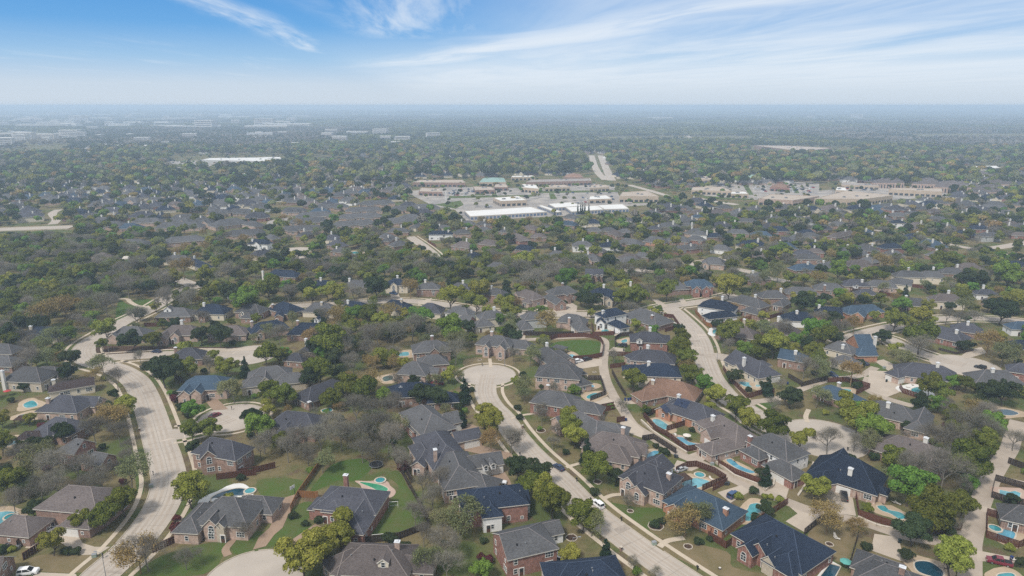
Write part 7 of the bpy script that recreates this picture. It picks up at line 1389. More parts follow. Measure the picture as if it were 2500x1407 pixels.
for a in (('B', [(650, 445), (440, 745), (380, 865)], 'orange', 'long orange brown fence slanting beside the brown driveway'), ('B', [(442, 742), (610, 748)], 'orange', 'short orange brown fence joining the red brick house'), ('B', [(1230, 310), (1400, 625)], 'dark', 'dark fence behind the twin garage house'), ('B', [(1250, 425), (1480, 835), (1550, 985)], 'dark', 'thin dark fence along the olive side lawn', 1.4),
          ('B', [(930, 1145), (1300, 1095), (1540, 1005)], 'dark', 'dark fence below the olive side lawn'), ('B', [(-100, 560), (110, 530), (250, 495)], 'red', 'red brown fence behind the bare trees'), ('A', [(1290, 1215), (1500, 1115), (1570, 1085)], 'red', 'red brown fence along the front lawn of the white stone porch'), ('A', [(200, 1275), (340, 1185)], 'red', 'brown fence by the white car at the lower left'), ('A', [(150, 1170), (220, 1095)], 'dark', 'short dark gate fence beside the lower left driveway'), ('A', [(1830, 595), (2161, 555)], 'red', 'red brown fence in front of the twin peaked house'),
          ('C', [(1195, 65), (1300, 180), (1400, 235), (1560, 355), (1700, 335)], 'red', 'long red brown fence along the alley pools'), ('C', [(1390, 185), (1580, 125)], 'red', 'red brown fence between two alley pools'), ('C', [(770, 32), (900, 12), (950, 2)], 'red', 'red brown fence at the top of the alley'), ('C', [(970, 112), (1035, 102)], 'red', 'short red brown fence by the blue bins'), ('C', [(1185, 268), (1280, 252), (1470, 375)], 'dark', 'dark fence round the small pale pool'), ('C', [(1470, 535), (1560, 490), (1640, 484), (1790, 540), (1890, 605), (1690, 690)], 'red', 'curved brown fence round the bright blue pool'), ('C', [(1780, 690), (1900, 628)], 'red', 'short brown fence beside the bins'),
          ('C', [(1822, 382), (1826, 475), (1980, 555), (2200, 645), (2260, 645)], 'red', 'dark brown fence above the low stone wall'), ('C', [(1215, 748), (1320, 825), (1395, 785)], 'red', 'brown fence corner beside the tall arched entry'), ('C', [(1390, 775), (1640, 695)], 'red', 'brown fence above the slate blue roof'), ('C', [(1740, 1085), (1890, 1175), (2060, 1060), (2247, 935), ('x',)], 'red', 'long brown fence beside the big navy roof'), ('C', [(1760, 1065), (1880, 1022)], 'red', 'short brown fence beside the tan tree'), ('C', [(1010, 485), (1180, 442)], 'red', 'brown fence between two brick houses'),
          ('D', [(-10, 965), (120, 885), (250, 802)], 'red', 'brown fence beside the navy roof court'), ('D', [(820, 725), (850, 905), (1150, 1000), (1190, 975)], 'red', 'brown fence round the turquoise pool under trees'), ('D', [(2247, 672), (2000, 602), (1970, 745), (2130, 795), (2247, 815)], 'dark', 'dark fence round the angular pool'), ('D', [(2130, 955), (1930, 892), (1925, 1082), (2200, 1172), (2247, 1150)], 'red', 'dark red fence round the blue lagoon pool'), ('D', [(390, 1065), (480, 990), (570, 925)], 'dark', 'dark fence at the tan back yard'), ('D', [(760, 1365), (800, 1230), (840, 1095)], 'dark', 'dark metal fence beside the rectangular pool', 1.4), ('D', [(1480, 1055), (1600, 1050), (1720, 1010)], 'red', 'brown fence under the olive trees by the right alley'), ('D', [(2110, 455), (2247, 505)], 'dark', 'dark fence above the angular pool'),
          ('G', [(400, 750), (480, 722), (600, 716), (700, 715), (800, 728), (850, 752), (872, 790), (868, 840), (860, 885), (760, 905), (610, 915)], 'red', 'curved brown fence round the bright green lawn'), ('G', [(975, 805), (970, 745), (1020, 712), (1130, 702)], 'dark', 'dark curved fence beside the alley cars'), ('G', [(770, 605), (782, 705), (962, 698), (966, 655)], 'red', 'red brown fence below the white navy roofed house'), ('G', [(200, 700), (430, 705), (620, 700)], 'dark', 'dark fence above the alley and the green lawn'), ('G', [(1390, 545), (1470, 552), (1530, 640), (1400, 672)], 'red', 'brown fence at the street corner pool'), ('G', [(1660, 505), (1755, 620), (1810, 635), (2000, 605), (2180, 545)], 'orange', 'tall light brown fence at the street bend'),
          ('G', [(1900, 995), (1960, 1095), (2110, 1245), (2286, 1190)], 'red', 'red brown fence round the curved pale blue pool'), ('G', [(930, 985), (1060, 970)], 'red', 'red fence below the narrow green lawn'), ('G', [(920, 875), (1110, 880)], 'red', 'red fence between twin back lawns'), ('G', [(740, 1085), (850, 1085), (890, 1215), (760, 1265)], 'dark', 'dark fence round the twin pools'), ('G', [(770, 1355), (960, 1315)], 'red', 'red fence beside the diagonal street houses'), ('G', [(1220, 1395), (1370, 1355)], 'red', 'red fence below the solar panel house'), ('G', [(945, 1025), (1000, 1130), (1060, 1225)], 'dark', 'dark fence along the alley by the tan roof'),
          ('H', [(370, 1145), (600, 1085)], 'dark', 'dark fence below the pale bare trees'), ('H', [(600, 1105), (760, 1098), (960, 1155), (840, 1215)], 'red', 'curved brown fence round the slate blue roof'), ('H', [(1400, 1250), (1240, 1195), (1215, 1155)], 'red', 'red brown fence round the white pool deck'), ('H', [(260, 1065), (380, 1135)], 'dark', 'dark fence beside the twin garage doors'), ('H', [(0, 1215), (140, 1195)], 'red', 'red fence at the start of the back alley'), ('H', [(80, 565), (220, 525)], 'red', 'brown fence by the white pickup'), ('H', [(620, 415), (840, 435)], 'red', 'dark fence below the green round tree'), ('H', [(1310, 285), (1480, 305)], 'red', 'red fence of the grey roof row'), ('H', [(1040, 345), (1180, 375)], 'red', 'red fence left of the small conifer'), ('H', [(880, 385), (1030, 395)], 'red', 'red fence with garden furniture'), ('H', [(1550, 825), (1700, 865), (1850, 835)], 'dark', 'dark low fence inside the street bend', 1.2),
          ('E', [(1240, 625), (1420, 625)], 'red', 'brown fence between the left rows of roofs'), ('E', [(150, 825), (270, 795)], 'red', 'red fence below the low navy roof'), ('E', [(1500, 1080), (1570, 1100)], 'dark', 'short dark fence by the slate blue gables'), ('S', [(1540, 940), (1780, 925), (1880, 960)], 'dark', 'far dark curved fence'), ('S', [(220, 860), (320, 920)], 'red', 'far brown fence by the street'), ('Q', [(1720, 960), (1900, 940), (1975, 1000)], 'dark', 'dark fence round the far teal pool'), ('Q', [(330, 900), (550, 910)], 'dark', 'dark fence left of the bright navy roof'),
          ('C', [(1175, 100), (1270, 190), (1350, 245), (1560, 375)], 'stone', 'low stone retaining wall below the long red fence', .8), ('C', [(1808, 455), (1960, 570), (2180, 655), (2260, 665)], 'stone', 'low stone retaining wall beside the alley', .9), ('D', [(0, 640), (60, 690), (130, 650), (140, 590)], 'stone', 'low stone planter wall by the white garage', .8), ('D', [(340, 730), (430, 600), (470, 450)], 'stone', 'thin pale garden wall beside the navy roof', .4), ('D', [(845, 915), (1000, 985), (1150, 1015)], 'stone', 'low stone wall under the brown pool fence', .6)):
    a = list(a); a[1] = [p for p in a[1] if len(p) == 2]; fence(*a)
# ---- vehicles
TYRE = mat('black tyre rubber', (0.018, 0.018, 0.018), rough=.9); RIM = mat('alloy rim', (0.45, 0.46, 0.47), rough=.35, metal=.6); LIGHT = mat('clear lamp glass', (0.75, 0.75, 0.72), rough=.15, spec=.5); TAIL = mat('red tail lamp', (0.35, 0.02, 0.02), rough=.2, spec=.5); CGL = mat('tinted car glass', (0.02, 0.025, 0.03), rough=.08, spec=.6, var=.2)
PAINT = {k: mat('car paint ' + k, c, rough=.28, var=.04, spec=.5) for k, c in {'white': (0.72, 0.72, 0.72), 'black': (0.016, 0.017, 0.02), 'navy': (0.02, 0.035, 0.075), 'maroon': (0.16, 0.02, 0.035), 'grey': (0.16, 0.165, 0.17), 'silver': (0.42, 0.43, 0.44), 'blue': (0.035, 0.07, 0.15), 'red': (0.35, 0.03, 0.03), 'teal': (0.12, 0.16, 0.17)}.items()}
PROF = {'sedan': (4.75, 1.82, [(-2.35, .55), (-2.30, .88), (-1.45, .98), (-1.3, .98), (1.0, 1.0), (1.2, .95), (2.2, .82), (2.37, .6)], [(-1.75, .97), (-1.05, 1.43), (.15, 1.46), (1.1, .98)]),
        'suv': (4.75, 1.92, [(-2.35, .6), (-2.33, 1.05), (-2.2, 1.1), (1.0, 1.12), (1.3, 1.08), (2.2, .98), (2.37, .65)], [(-2.28, 1.08), (-2.0, 1.72), (.15, 1.76), (1.15, 1.1)]),
        'pickup': (5.7, 1.98, [(-2.85, .65), (-2.85, 1.12), (-.95, 1.14), (1.3, 1.16), (1.6, 1.12), (2.7, 1.05), (2.85, .7)], [(-.95, 1.13), (-.75, 1.84), (.75, 1.86), (1.6, 1.14)]),
        'van': (5.9, 2.05, [(-2.95, .6), (-2.95, 2.55), (1.5, 2.6), (2.0, 2.2), (2.45, 1.35), (2.9, 1.1), (2.95, .65)], [(1.35, 1.5), (1.5, 2.25), (1.9, 2.2), (2.4, 1.4)])}
CARS = {}
def extrude(b, prof, w, base, m, taper=0.0, z0=None):
    n = len(prof); zb = prof[0][1] if z0 is None else z0; zt = max(p[1] for p in prof)
    def yw(z): return w / 2 - taper * max(0, (z - zb)) / max(.01, zt - zb)
    L_, R_ = [(x, yw(z), z) for x, z in prof], [(x, -yw(z), z) for x, z in prof]
    if base is not None: L_ = [(prof[0][0], w / 2 - .05, base)] + L_ + [(prof[-1][0], w / 2 - .05, base)]; R_ = [(prof[0][0], -w / 2 + .05, base)] + R_ + [(prof[-1][0], -w / 2 + .05, base)]
    k = len(L_); b.mesh(L_ + R_, [tuple(range(k)), tuple(range(2 * k - 1, k - 1, -1))] + [(i + 1, i, k + i, k + i + 1) for i in range(k - 1)] + [(0, k - 1, 2 * k - 1, k)], m)
def car_parts(kind, colr):
    L, w, body, cab = PROF[kind]; b = MB(); extrude(b, body, w, .28, PAINT[colr], .06)
    g = MB(); extrude(g, cab, w - .12, None, CGL, .16)
    r = MB(); x0, x1 = cab[1][0], cab[2][0]; zt = cab[2][1]; r.box(x0 - .05, x1 + .05, -(w / 2 - .2), w / 2 - .2, zt - .03, zt + .035, PAINT[colr])
    for s in (-1, 1):
        for i, j in ((0, 1), (3, 2)): r.beam((cab[i][0], s * (w / 2 - .05), cab[i][1]), (cab[j][0], s * (w / 2 - .2), cab[j][1]), .08, .09, PAINT[colr])
        xm = (cab[1][0] + cab[2][0]) / 2; r.beam((xm, s * (w / 2 - .045), cab[0][1]), (xm, s * (w / 2 - .2), zt), .08, .1, PAINT[colr])
    if kind == 'pickup': b.box(-2.7, -1.05, -w / 2 + .14, w / 2 - .14, 1.13, 1.15, BLACK)
    t = MB(); t.tube((0, -.12, 0), (0, .12, 0), .34, .34, TYRE, 14); ri = MB(); ri.tube((0, -.13, 0), (0, .13, 0), .2, .2, RIM, 10)
    hl = MB(); hl.box(-.05, .05, -.22, .22, -.08, .08, LIGHT); tl = MB(); tl.box(-.04, .04, -.16, .16, -.1, .1, TAIL)
    return dict(body=b.data('body'), glass=g.data('window_glass'), roof=r.data('roof_panel'), tyre=t.data('wheel'), rim=ri.data('rim'), hl=hl.data('headlight'), tl=tl.data('tail_light'), L=L, w=w)
def car(kind, colr, t, x1, y1, x2, y2, desc):
    """rear and front of the car on the ground in the photograph"""
    if (kind, colr) not in CARS: CARS[(kind, colr)] = car_parts(kind, colr)
    c = CARS[(kind, colr)]; a, b = at(t, x1, y1), at(t, x2, y2); m = (a + b) / 2; ro = empty({'sedan': 'parked_car', 'suv': 'parked_car', 'pickup': 'pickup_truck', 'van': 'delivery_van'}[kind], (m.x, m.y, .04), math.atan2(b.y - a.y, b.x - a.x))
    link('body', c['body'], ro); link('window_glass', c['glass'], ro); link('roof_panel', c['roof'], ro)
    for sx in (-1, 1):
        for s in (-1, 1): w = link('wheel', c['tyre'], ro, (sx * c['L'] * .3, s * (c['w'] / 2 - .1), .34)); link('rim', c['rim'], w)
    for s in (-1, 1): link('headlight', c['hl'], ro, (c['L'] / 2 - .04, s * (c['w'] / 2 - .32), .72)); link('tail_light', c['tl'], ro, (-c['L'] / 2 + .03, s * (c['w'] / 2 - .25), .8))
    return note(ro, desc, {'sedan': 'car', 'suv': 'car', 'pickup': 'pickup truck', 'van': 'van'}[kind], m)
for a in (('suv', 'white', 'A', 175, 1395, 305, 1380, 'white car with a dark sunroof parked at the lower left corner'), ('sedan', 'white', 'A', 395, 1040, 465, 1005, 'white car half hidden beside the brown brick house'), ('sedan', 'maroon', 'A', 1765, 80, 1865, 40, 'maroon car parked at the round turnaround'), ('sedan', 'white', 'B', 2075, 640, 2180, 630, 'white car parked on a brown court beside the navy roof'), ('sedan', 'navy', 'C', 510, 520, 452, 482, 'dark navy sedan driving on the diagonal street'),
          ('suv', 'white', 'C', 835, 835, 785, 795, 'white car standing at the kerb of the diagonal street'), ('suv', 'blue', 'C', 1920, 755, 1985, 715, 'dark blue car parked behind the brown fence'), ('sedan', 'silver', 'C', 1480, 530, 1545, 505, 'silver car parked behind the curved brown fence'), ('pickup', 'black', 'D', 735, 790, 715, 700, 'black pickup in front of the open garage'), ('pickup', 'maroon', 'D', 2110, 1318, 1960, 1285, 'maroon pickup parked at the lower right'), ('sedan', 'white', 'C', -60, 625, 15, 630, 'white car tail beside the dark oak'),
          ('suv', 'white', 'G', 625, 940, 690, 925, 'white car on the drive below the green lawn'), ('suv', 'black', 'G', 695, 925, 772, 905, 'black car on the drive below the green lawn'), ('suv', 'black', 'G', 1065, 800, 1005, 790, 'dark car in the dark curved fence'), ('pickup', 'white', 'G', 2190, 520, 2262, 530, 'white pickup parked beside a brown fence'), ('van', 'white', 'G', 985, 690, 995, 655, 'white and blue van in front of the garage below the navy roof'), ('sedan', 'navy', 'E', 1375, 850, 1312, 845, 'dark blue car on the left side street'), ('suv', 'black', 'E', 1255, 1000, 1210, 970, 'black car beside the big dark oak at the street bend'),
          ('suv', 'navy', 'H', 605, 1035, 685, 1070, 'dark car on the back alley drive'), ('suv', 'black', 'H', 1950, 995, 1870, 975, 'black car at the round end of the right street'), ('sedan', 'navy', 'H', 940, 960, 880, 940, 'dark blue car beside the slate blue gabled roof'), ('pickup', 'silver', 'F', 1630, 1095, 1570, 1092, 'silver pickup by the grey pyramid roof'), ('pickup', 'maroon', 'F', 1690, 1125, 1600, 1120, 'maroon pickup by the grey pyramid roof'), ('suv', 'silver', 'F', 1900, 665, 1945, 650, 'silver car on the drive by the pale green tree'), ('pickup', 'blue', 'F', 1255, 345, 1285, 350, 'blue pickup in front of the cream house at the wood edge'),
          ('van', 'silver', 'E', 1980, 395, 2020, 390, 'silver van behind the round oaks'), ('sedan', 'silver', 'S', 1780, 900, 1840, 895, 'silver car on the far street'), ('sedan', 'white', 'H', -20, 540, 60, 530, 'second white pickup by the brown fence'), ('sedan', 'black', 'E', 1495, 235, 1525, 225, 'dark car on the upper left street'), ('suv', 'silver', 'H', 1275, 612, 1320, 600, 'silver car under the vase shaped trees'), ('sedan', 'black', 'H', 1145, 160, 1175, 158, 'black car by the far grey row'), ('sedan', 'white', 'P', 705, 580, 730, 572, 'white car on the far left side street'), ('sedan', 'maroon', 'P', 770, 600, 800, 605, 'maroon car beside the far left side street')):
    if a[-1].startswith('second white'): continue
    car(*a)
# cars of the far parking lots
rp = random.Random(3); LOTCARS = []
for (t, x0, x1, y0, y1, n) in (('S', 480, 600, 225, 290, 14), ('S', 600, 800, 215, 300, 10), ('S', 900, 1000, 425, 440, 5), ('S', 1650, 2300, 150, 180, 14), ('S', 1900, 2480, 250, 390, 20), ('T', 1250, 1420, 140, 175, 22), ('T', 1700, 2450, 180, 260, 40), ('U', 150, 700, 190, 230, 10)):
    for _ in range(n):
        x, y = rp.uniform(x0, x1), rp.uniform(y0, y1); p = at(t, x, y)
        if occ_at(p.x, p.y, 2) & 2: continue
        k, c_ = rp.choice(('sedan', 'suv', 'sedan', 'pickup')), rp.choice(('white', 'silver', 'black', 'navy', 'grey', 'red', 'blue', 'white'))
        if (k, c_) not in CARS: CARS[(k, c_)] = car_parts(k, c_)
        c = CARS[(k, c_)]; ro = empty('parked_car', (p.x, p.y, .1), rp.choice((0.4, 1.97)) + math.pi * rp.randint(0, 1)); link('body', c['body'], ro); link('window_glass', c['glass'], ro); link('roof_panel', c['roof'], ro)
        note(ro, '%s %s in the far parking lots' % ({'red': 'red', 'black': 'black', 'white': 'white', 'silver': 'silver', 'navy': 'dark blue', 'grey': 'grey', 'blue': 'blue'}[c_], {'suv': 'tall car', 'sedan': 'low car', 'pickup': 'pickup'}[k]), 'car', p); tag(ro, None, None, 'cars in the far parking lots')
# ---- street furniture and yard things
def thing(name, t, x, y, desc, cat, rz=0.0): p = at(t, x, y); return note(empty(name, (p.x, p.y, .02), rz), desc, cat, p)
LAMP = MB(); LAMP.tube((0, 0, 0), (0, 0, 7.2), .09, .06, METAL, 8); LAMP.tube((0, 0, 0), (0, 0, .5), .16, .14, METAL, 8); LAMP = LAMP.data('pole'); ARM = MB(); ARM.tube((0, 0, 7.1), (1.6, 0, 7.45), .05, .04, METAL, 6); ARM = ARM.data('arm'); HEAD = MB(); HEAD.box(1.4, 2.1, -.14, .14, 7.36, 7.5, METAL); HEAD.box(1.45, 2.05, -.1, .1, 7.33, 7.36, LIGHT); HEAD = HEAD.data('lamp_head')
for t, x, y, d, rz in (('A', 895, 1420, 'street lamp at the bottom left of the photo', 3.0), ('G', 1848, 925, 'street lamp at the corner of the short side street', 3.3), ('H', 1278, 130, 'street lamp before the far row of oaks', 0), ('U', 708, 890, 'street lamp beside the long avenue', 0), ('G', 1490, 425, 'street lamp at the cross street corner', 0), ('G', 25, 960, 'street lamp beside the central turnaround', 1.0), ('E', 1020, 85, 'pole above the upper left wood', 0), ('F', 2222, 960, 'street lamp in front of the pale brick house', 3.1), ('C', 595, 1285, 'slim lamp post behind the boat', 0), ('E', 935, 850, 'street lamp at the left street fork', 0), ('F', 1552, 730, 'utility pole by the grey brick house', 0), ('D', 1420, 400, 'pole behind the broad grey brown roof', 0)):
    o = thing('street_lamp', t, x, y, d, 'street lamp', rz); link('pole', LAMP, o); link('arm', ARM, o); link('lamp_head', HEAD, o)
MBX = MB(); MBX.box(-.3, .3, -.3, .3, 0, 1.25, WALL['brick']); MBX.box(-.36, .36, -.36, .36, 1.25, 1.35, COPE); MBX.box(-.25, .25, -.33, -.3, .8, 1.1, BLACK); MBX = MBX.data('pillar'); MB2 = MB(); MB2.box(-.07, .07, -.07, .07, 0, 1.0, BLACK); MB2.box(-.13, .13, -.3, .3, 1.0, 1.3, BLACK); MB2.beam((0, -.35, .8), (0, .35, .8), .1, .08, BLACK); MB2 = MB2.data('pole'); MB3 = MB(); MB3.box(-.14, .14, -.31, .31, 1.3, 1.38, BLACK); MB3 = MB3.data('box')
for i, (t, x, y) in enumerate((('C', 153, 395), ('C', 632, 610), ('C', 1006, 1195), ('C', 1650, 1358), ('C', 750, 780), ('A', 872, 1255), ('A', 1180, 185), ('D', 758, 350), ('E', 1990, 1340), ('A', 1295, 555), ('C', 175, 160), ('G', 735, 540), ('F', 2030, 965), ('C', 1008, 945))):
    br = i % 4 == 2; o = thing('mailbox', t, x, y, 'black kerbside mailbox', 'mailbox', .6); link('pillar' if br else 'post', MBX if br else MB2, o)
    if not br: link('box', MB3, o)
    else: OBJ[-1]['desc'] = 'brick kerbside mailbox'
BINM = {k: mat(k + ' plastic bin', c, rough=.5) for k, c in {'blue': (0.015, 0.035, 0.13), 'green': (0.03, 0.05, 0.05), 'grey': (0.05, 0.055, 0.06)}.items()}; BINS = {}
for k, m in BINM.items():
    b = MB(); b.mesh([(-.26, -.28, .08), (.26, -.28, .08), (.26, .28, .08), (-.26, .28, .08), (-.33, -.36, 1.0), (.33, -.36, 1.0), (.33, .36, 1.0), (-.33, .36, 1.0)], [(0, 1, 5, 4), (1, 2, 6, 5), (2, 3, 7, 6), (3, 0, 4, 7), (3, 2, 1, 0)], m); l = MB(); l.box(-.36, .36, -.39, .39, 1.0, 1.1, m); w = MB(); w.tube((-.3, .3, .12), (.3, .3, .12), .12, .12, BLACK, 8); BINS[k] = (b.data('tub'), l.data('lid'), w.data('wheel'))
for i, (t, x, y, k) in enumerate((('C', 1030, 92, 'blue'), ('C', 1048, 98, 'blue'), ('C', 1690, 352, 'blue'), ('C', 1712, 360, 'blue'), ('D', 288, 615, 'blue'), ('D', 305, 612, 'blue'), ('G', 1060, 1262, 'blue'), ('G', 1085, 1262, 'blue'), ('G', 1105, 1258, 'blue'), ('H', 255, 1122, 'blue'), ('H', 1135, 1085, 'green'), ('H', 1160, 1090, 'grey'), ('H', 1105, 1100, 'green'), ('G', 720, 668, 'blue'), ('C', 1462, 405, 'grey'), ('C', 1478, 410, 'grey'), ('C', 1890, 640, 'grey'), ('C', 1912, 640, 'grey'), ('B', 2145, 1000, 'blue'), ('D', 935, 1170, 'grey'), ('D', 1195, 1125, 'green'), ('D', 2140, 1270, 'blue'), ('G', 1048, 835, 'green'), ('D', 465, 500, 'blue'))):
    o = thing('wheeled_bin', t, x, y, k.replace('green', 'dark green') + ' wheeled bin', 'bin', i * .7); [link(n, BINS[k][j], o) for j, n in enumerate(('tub', 'lid', 'wheel'))]
o = thing('trampoline', 'B', 1100, 480, 'round black trampoline with a net at the back of the deep green lawn', 'trampoline'); b = MB(); b.tube((0, 0, .78), (0, 0, .84), 2.1, 2.1, BLACK, 24); b.build('mat', o); NET = mat('dark safety net', (0.025, 0.03, 0.035)); n_ = MB()
ring = [(2.25 * math.cos(k * .2618), 2.25 * math.sin(k * .2618)) for k in range(24)]
for k in range(24):
    p, q = ring[k], ring[(k + 1) % 24]; n_.beam((*p, .82), (*q, .82), .12, .08, METAL); n_.beam((*p, 2.5), (*q, 2.5), .05, .05, BLACK)
    for z in (1.2, 1.6, 2.0): n_.beam((*p, z), (*q, z), .03, .03, NET)
    n_.tube((*p, .8), (*p, 2.5), .03, .03, NET if k % 4 else METAL, 5)
    if k % 4 == 0: n_.tube((*p, 0), (*p, .8), .04, .04, METAL, 6)
n_.build('net_frame', o)
o = thing('basketball_hoop', 'B', 418, 750, 'basketball hoop beside the orange brown fence', 'basketball hoop', 2.6); b = MB(); b.tube((0, 0, 0), (0, 0, 3.2), .08, .07, BLACK, 8); b.beam((0, 0, 3.1), (.9, 0, 3.4), .08, .08, BLACK); b.box(-.5, .4, -.4, .4, 0, .18, BLACK); b.build('pole', o); b = MB(); b.box(.9, .95, -.9, .9, 2.9, 4.0, FRAME); b.build('backboard', o); b = MB(); [b.beam((1.2 + .23 * math.cos(k * .785), .23 * math.sin(k * .785), 3.05), (1.2 + .23 * math.cos((k + 1) * .785), .23 * math.sin((k + 1) * .785), 3.05), .03, .03, TAIL) for k in range(8)]; b.build('rim', o)
for (t, x, y, d, rz) in (('B', 1150, 1105, 'white soccer goal frame at the lower end of the olive lawn', .15), ('B', 1245, 830, 'small white goal frame in the middle of the olive lawn', .1)):
    o = thing('soccer_goal', t, x, y, d, 'goal', rz); b = MB(); w = 2.6 if 'lower' in d else 1.4; b.tube((-w, 0, 0), (-w, 0, 2), .06, .06, FRAME); b.tube((w, 0, 0), (w, 0, 2), .06, .06, FRAME); b.tube((-w, 0, 2), (w, 0, 2), .06, .06, FRAME); b.tube((-w, 0, 2), (-w, 1.2, 0), .04, .04, FRAME); b.tube((w, 0, 2), (w, 1.2, 0), .04, .04, FRAME); b.tube((-w, 1.2, .05), (w, 1.2, .05), .04, .04, FRAME); b.build('goal_frame', o)
o = thing('motor_boat', 'C', 468, 1245, 'small dark and white motor boat on a trailer behind the red brick house', 'boat', math.atan2(*(lambda v: (v.y, v.x))(at('C', 520, 1285) - at('C', 425, 1205)))); hull = MB(); S_ = [(-2.6, 1.0, .9), (-1, 1.1, .95), (1, 1.0, 1.05), (2.2, .55, 1.2), (2.9, .03, 1.3)]; v = []
for x, w, z in S_: v += [(x, w, z), (x, w * .75, .55), (x, 0, .4), (x, -w * .75, .55), (x, -w, z)]
hull.mesh(v, [(i * 5 + k, i * 5 + k + 1, i * 5 + 6 + k, i * 5 + 5 + k) for i in range(4) for k in range(4)] + [(0, 1, 2, 3, 4)], PAINT['black']); hull.build('hull', o); b = MB(); b.mesh([(x * .97, s * w * .85, z - .12) for x, w, z in S_ for s in (1, -1)], [(2 * i, 2 * i + 1, 2 * i + 3, 2 * i + 2) for i in range(4)], FRAME); [b.box(x - .3, x + .3, -.5, .5, .8, 1.35, GARM) for x in (-1.2, .3)]; b.build('deck', o); b = MB(); b.box(-3.0, -2.6, -.25, .25, .5, 1.6, BLACK); b.build('motor', o); b = MB(); [b.beam((-2.4, s * .6, .35), (3.6, s * .1, .35), .1, .1, METAL) for s in (1, -1)]; [b.tube((-.6, s * 1.0 - .1, .3), (-.6, s * 1.0 + .1, .3), .3, .3, TYRE, 12) for s in (1, -1)]; b.build('trailer', o)
def pergola(t, x, y, w, d, h, m, desc, rz, solid=True):
    o = thing('pergola', t, x, y, desc, 'pergola', rz); b = MB(); b.box(-w / 2 - .3, w / 2 + .3, -d / 2 - .3, d / 2 + .3, h, h + .18, m) if solid else [b.box(-w / 2 - .3, w / 2 + .3, yy - .05, yy + .05, h, h + .2, m) for yy in np.linspace(-d / 2, d / 2, 8)]; b.build('canopy', o)
    p = MB(); p.box(-.09, .09, -.09, .09, 0, h - .005, m); p = p.data('post'); [link('post', p, o, (sx * w / 2, sy * d / 2, 0)) for sx in (-1, 1) for sy in (-1, 1)]
WOOD = mat('dark stained wood', (0.06, 0.035, 0.025), var=.3); TEALF = mat('teal umbrella cloth', (0.10, 0.32, 0.28)); LINEN = mat('cream cushion', (0.62, 0.57, 0.5))
pergola('C', 1520, 640, 4.2, 3.6, 2.7, WOOD, 'dark pergola beside the bright blue pool', .4); pergola('A', 215, 130, 5, 3.6, 2.8, WOOD, 'dark pergola at the left edge terrace', .1); pergola('E', 1380, 590, 4.5, 3.4, 2.7, WOOD, 'dark pergola behind the wide white dormer', .2); pergola('G', 2010, 535, 5.5, 3.2, 2.7, WOOD, 'dark patio roof beside the navy roofed white house', .3); pergola('G', 560, 600, 3.4, 3, 2.6, WOOD, 'dark pergola beside the red brick chimney', .1); pergola('H', 840, 335, 5, 4, 2.8, WOOD, 'dark round shaded patio on the right row', .2); pergola('G', 500, 850, 6, 4, 2.8, ROOF['grey'], 'grey roofed patio beside the bright green lawn', -.6); pergola('D', 900, 745, 2.6, 2.2, 2.4, WOOD, 'small dark gate arbor by the turquoise pool', .1, False)
for t, x, y, m, d in (('D', 735, 1345, TEALF, 'tilted teal patio umbrella by the rectangular pool'), ('C', 1560, 265, LINEN, 'cream patio umbrella by the boomerang pool'), ('E', 70, 1220, PAINT['red'], 'red patio umbrella at the left edge')):
    o = thing('patio_umbrella', t, x, y, d, 'umbrella'); b = MB(); b.tube((0, 0, 0), (0, 0, 2.6), .04, .04, METAL); b.build('pole', o); b = MB(); r8 = [(1.5 * math.cos(k * .785), 1.5 * math.sin(k * .785), 2.2) for k in range(8)]; b.mesh(r8 + [(0, 0, 2.75)], [(k, (k + 1) % 8, 8) for k in range(8)], m); b.build('canopy', o)
LNG = MB(); LNG.box(-.32, .32, -.9, .35, .3, .38, LINEN); LNG.mesh([(-.32, .35, .32), (.32, .35, .32), (.32, .85, .78), (-.32, .85, .78), (-.32, .38, .26), (.32, .38, .26), (.32, .88, .72), (-.32, .88, .72)], [(0, 1, 2, 3), (7, 6, 5, 4), (0, 3, 7, 4), (1, 5, 6, 2), (3, 2, 6, 7)], LINEN); LNG = LNG.data('cushion'); LGL = MB(); [LGL.box(x - .03, x + .03, y - .03, y + .03, 0, .3, METAL) for x in (-.28, .28) for y in (-.8, .3)]; LGL = LGL.data('frame')
for i, (t, x, y) in enumerate((('D', 655, 1075), ('D', 665, 1095), ('C', 1455, 215), ('C', 1470, 225), ('C', 2110, 450), ('C', 2140, 455), ('C', 1765, 590), ('D', 2160, 1275), ('G', 1420, 560), ('G', 1440, 565), ('G', 600, 655), ('B', 1590, 600), ('D', 1180, 800), ('D', 1150, 790), ('H', 1330, 1130), ('H', 1290, 1150))):
    o = thing('sun_lounger', t, x, y, 'pale sun lounger', 'lounger', i * 1.1); link('cushion', LNG, o); link('frame', LGL, o)
UB = MB(); UB.box(-.55, .55, -.45, .45, 0, .85, mat('pale green utility paint', (0.28, 0.34, 0.28))); UB = UB.data('cabinet'); UL = MB(); UL.box(-.6, .6, -.5, .5, .85, .95, METAL); UL = UL.data('lid')
for t, x, y in (('A', 1278, 655), ('C', 1775, 470), ('A', 798, 1245), ('C', 1285, 1140), ('G', 858, 860), ('H', 1085, 985)): o = thing('utility_box', t, x, y, 'pale utility box', 'utility box', .3); link('cabinet', UB, o); link('lid', UL, o)
ACB = MB(); ACB.box(-.45, .45, -.45, .45, 0, .9, METAL); ACB = ACB.data('case'); ACF = MB(); ACF.tube((0, 0, .9), (0, 0, .96), .38, .38, BLACK, 12); ACF = ACF.data('fan_grille')
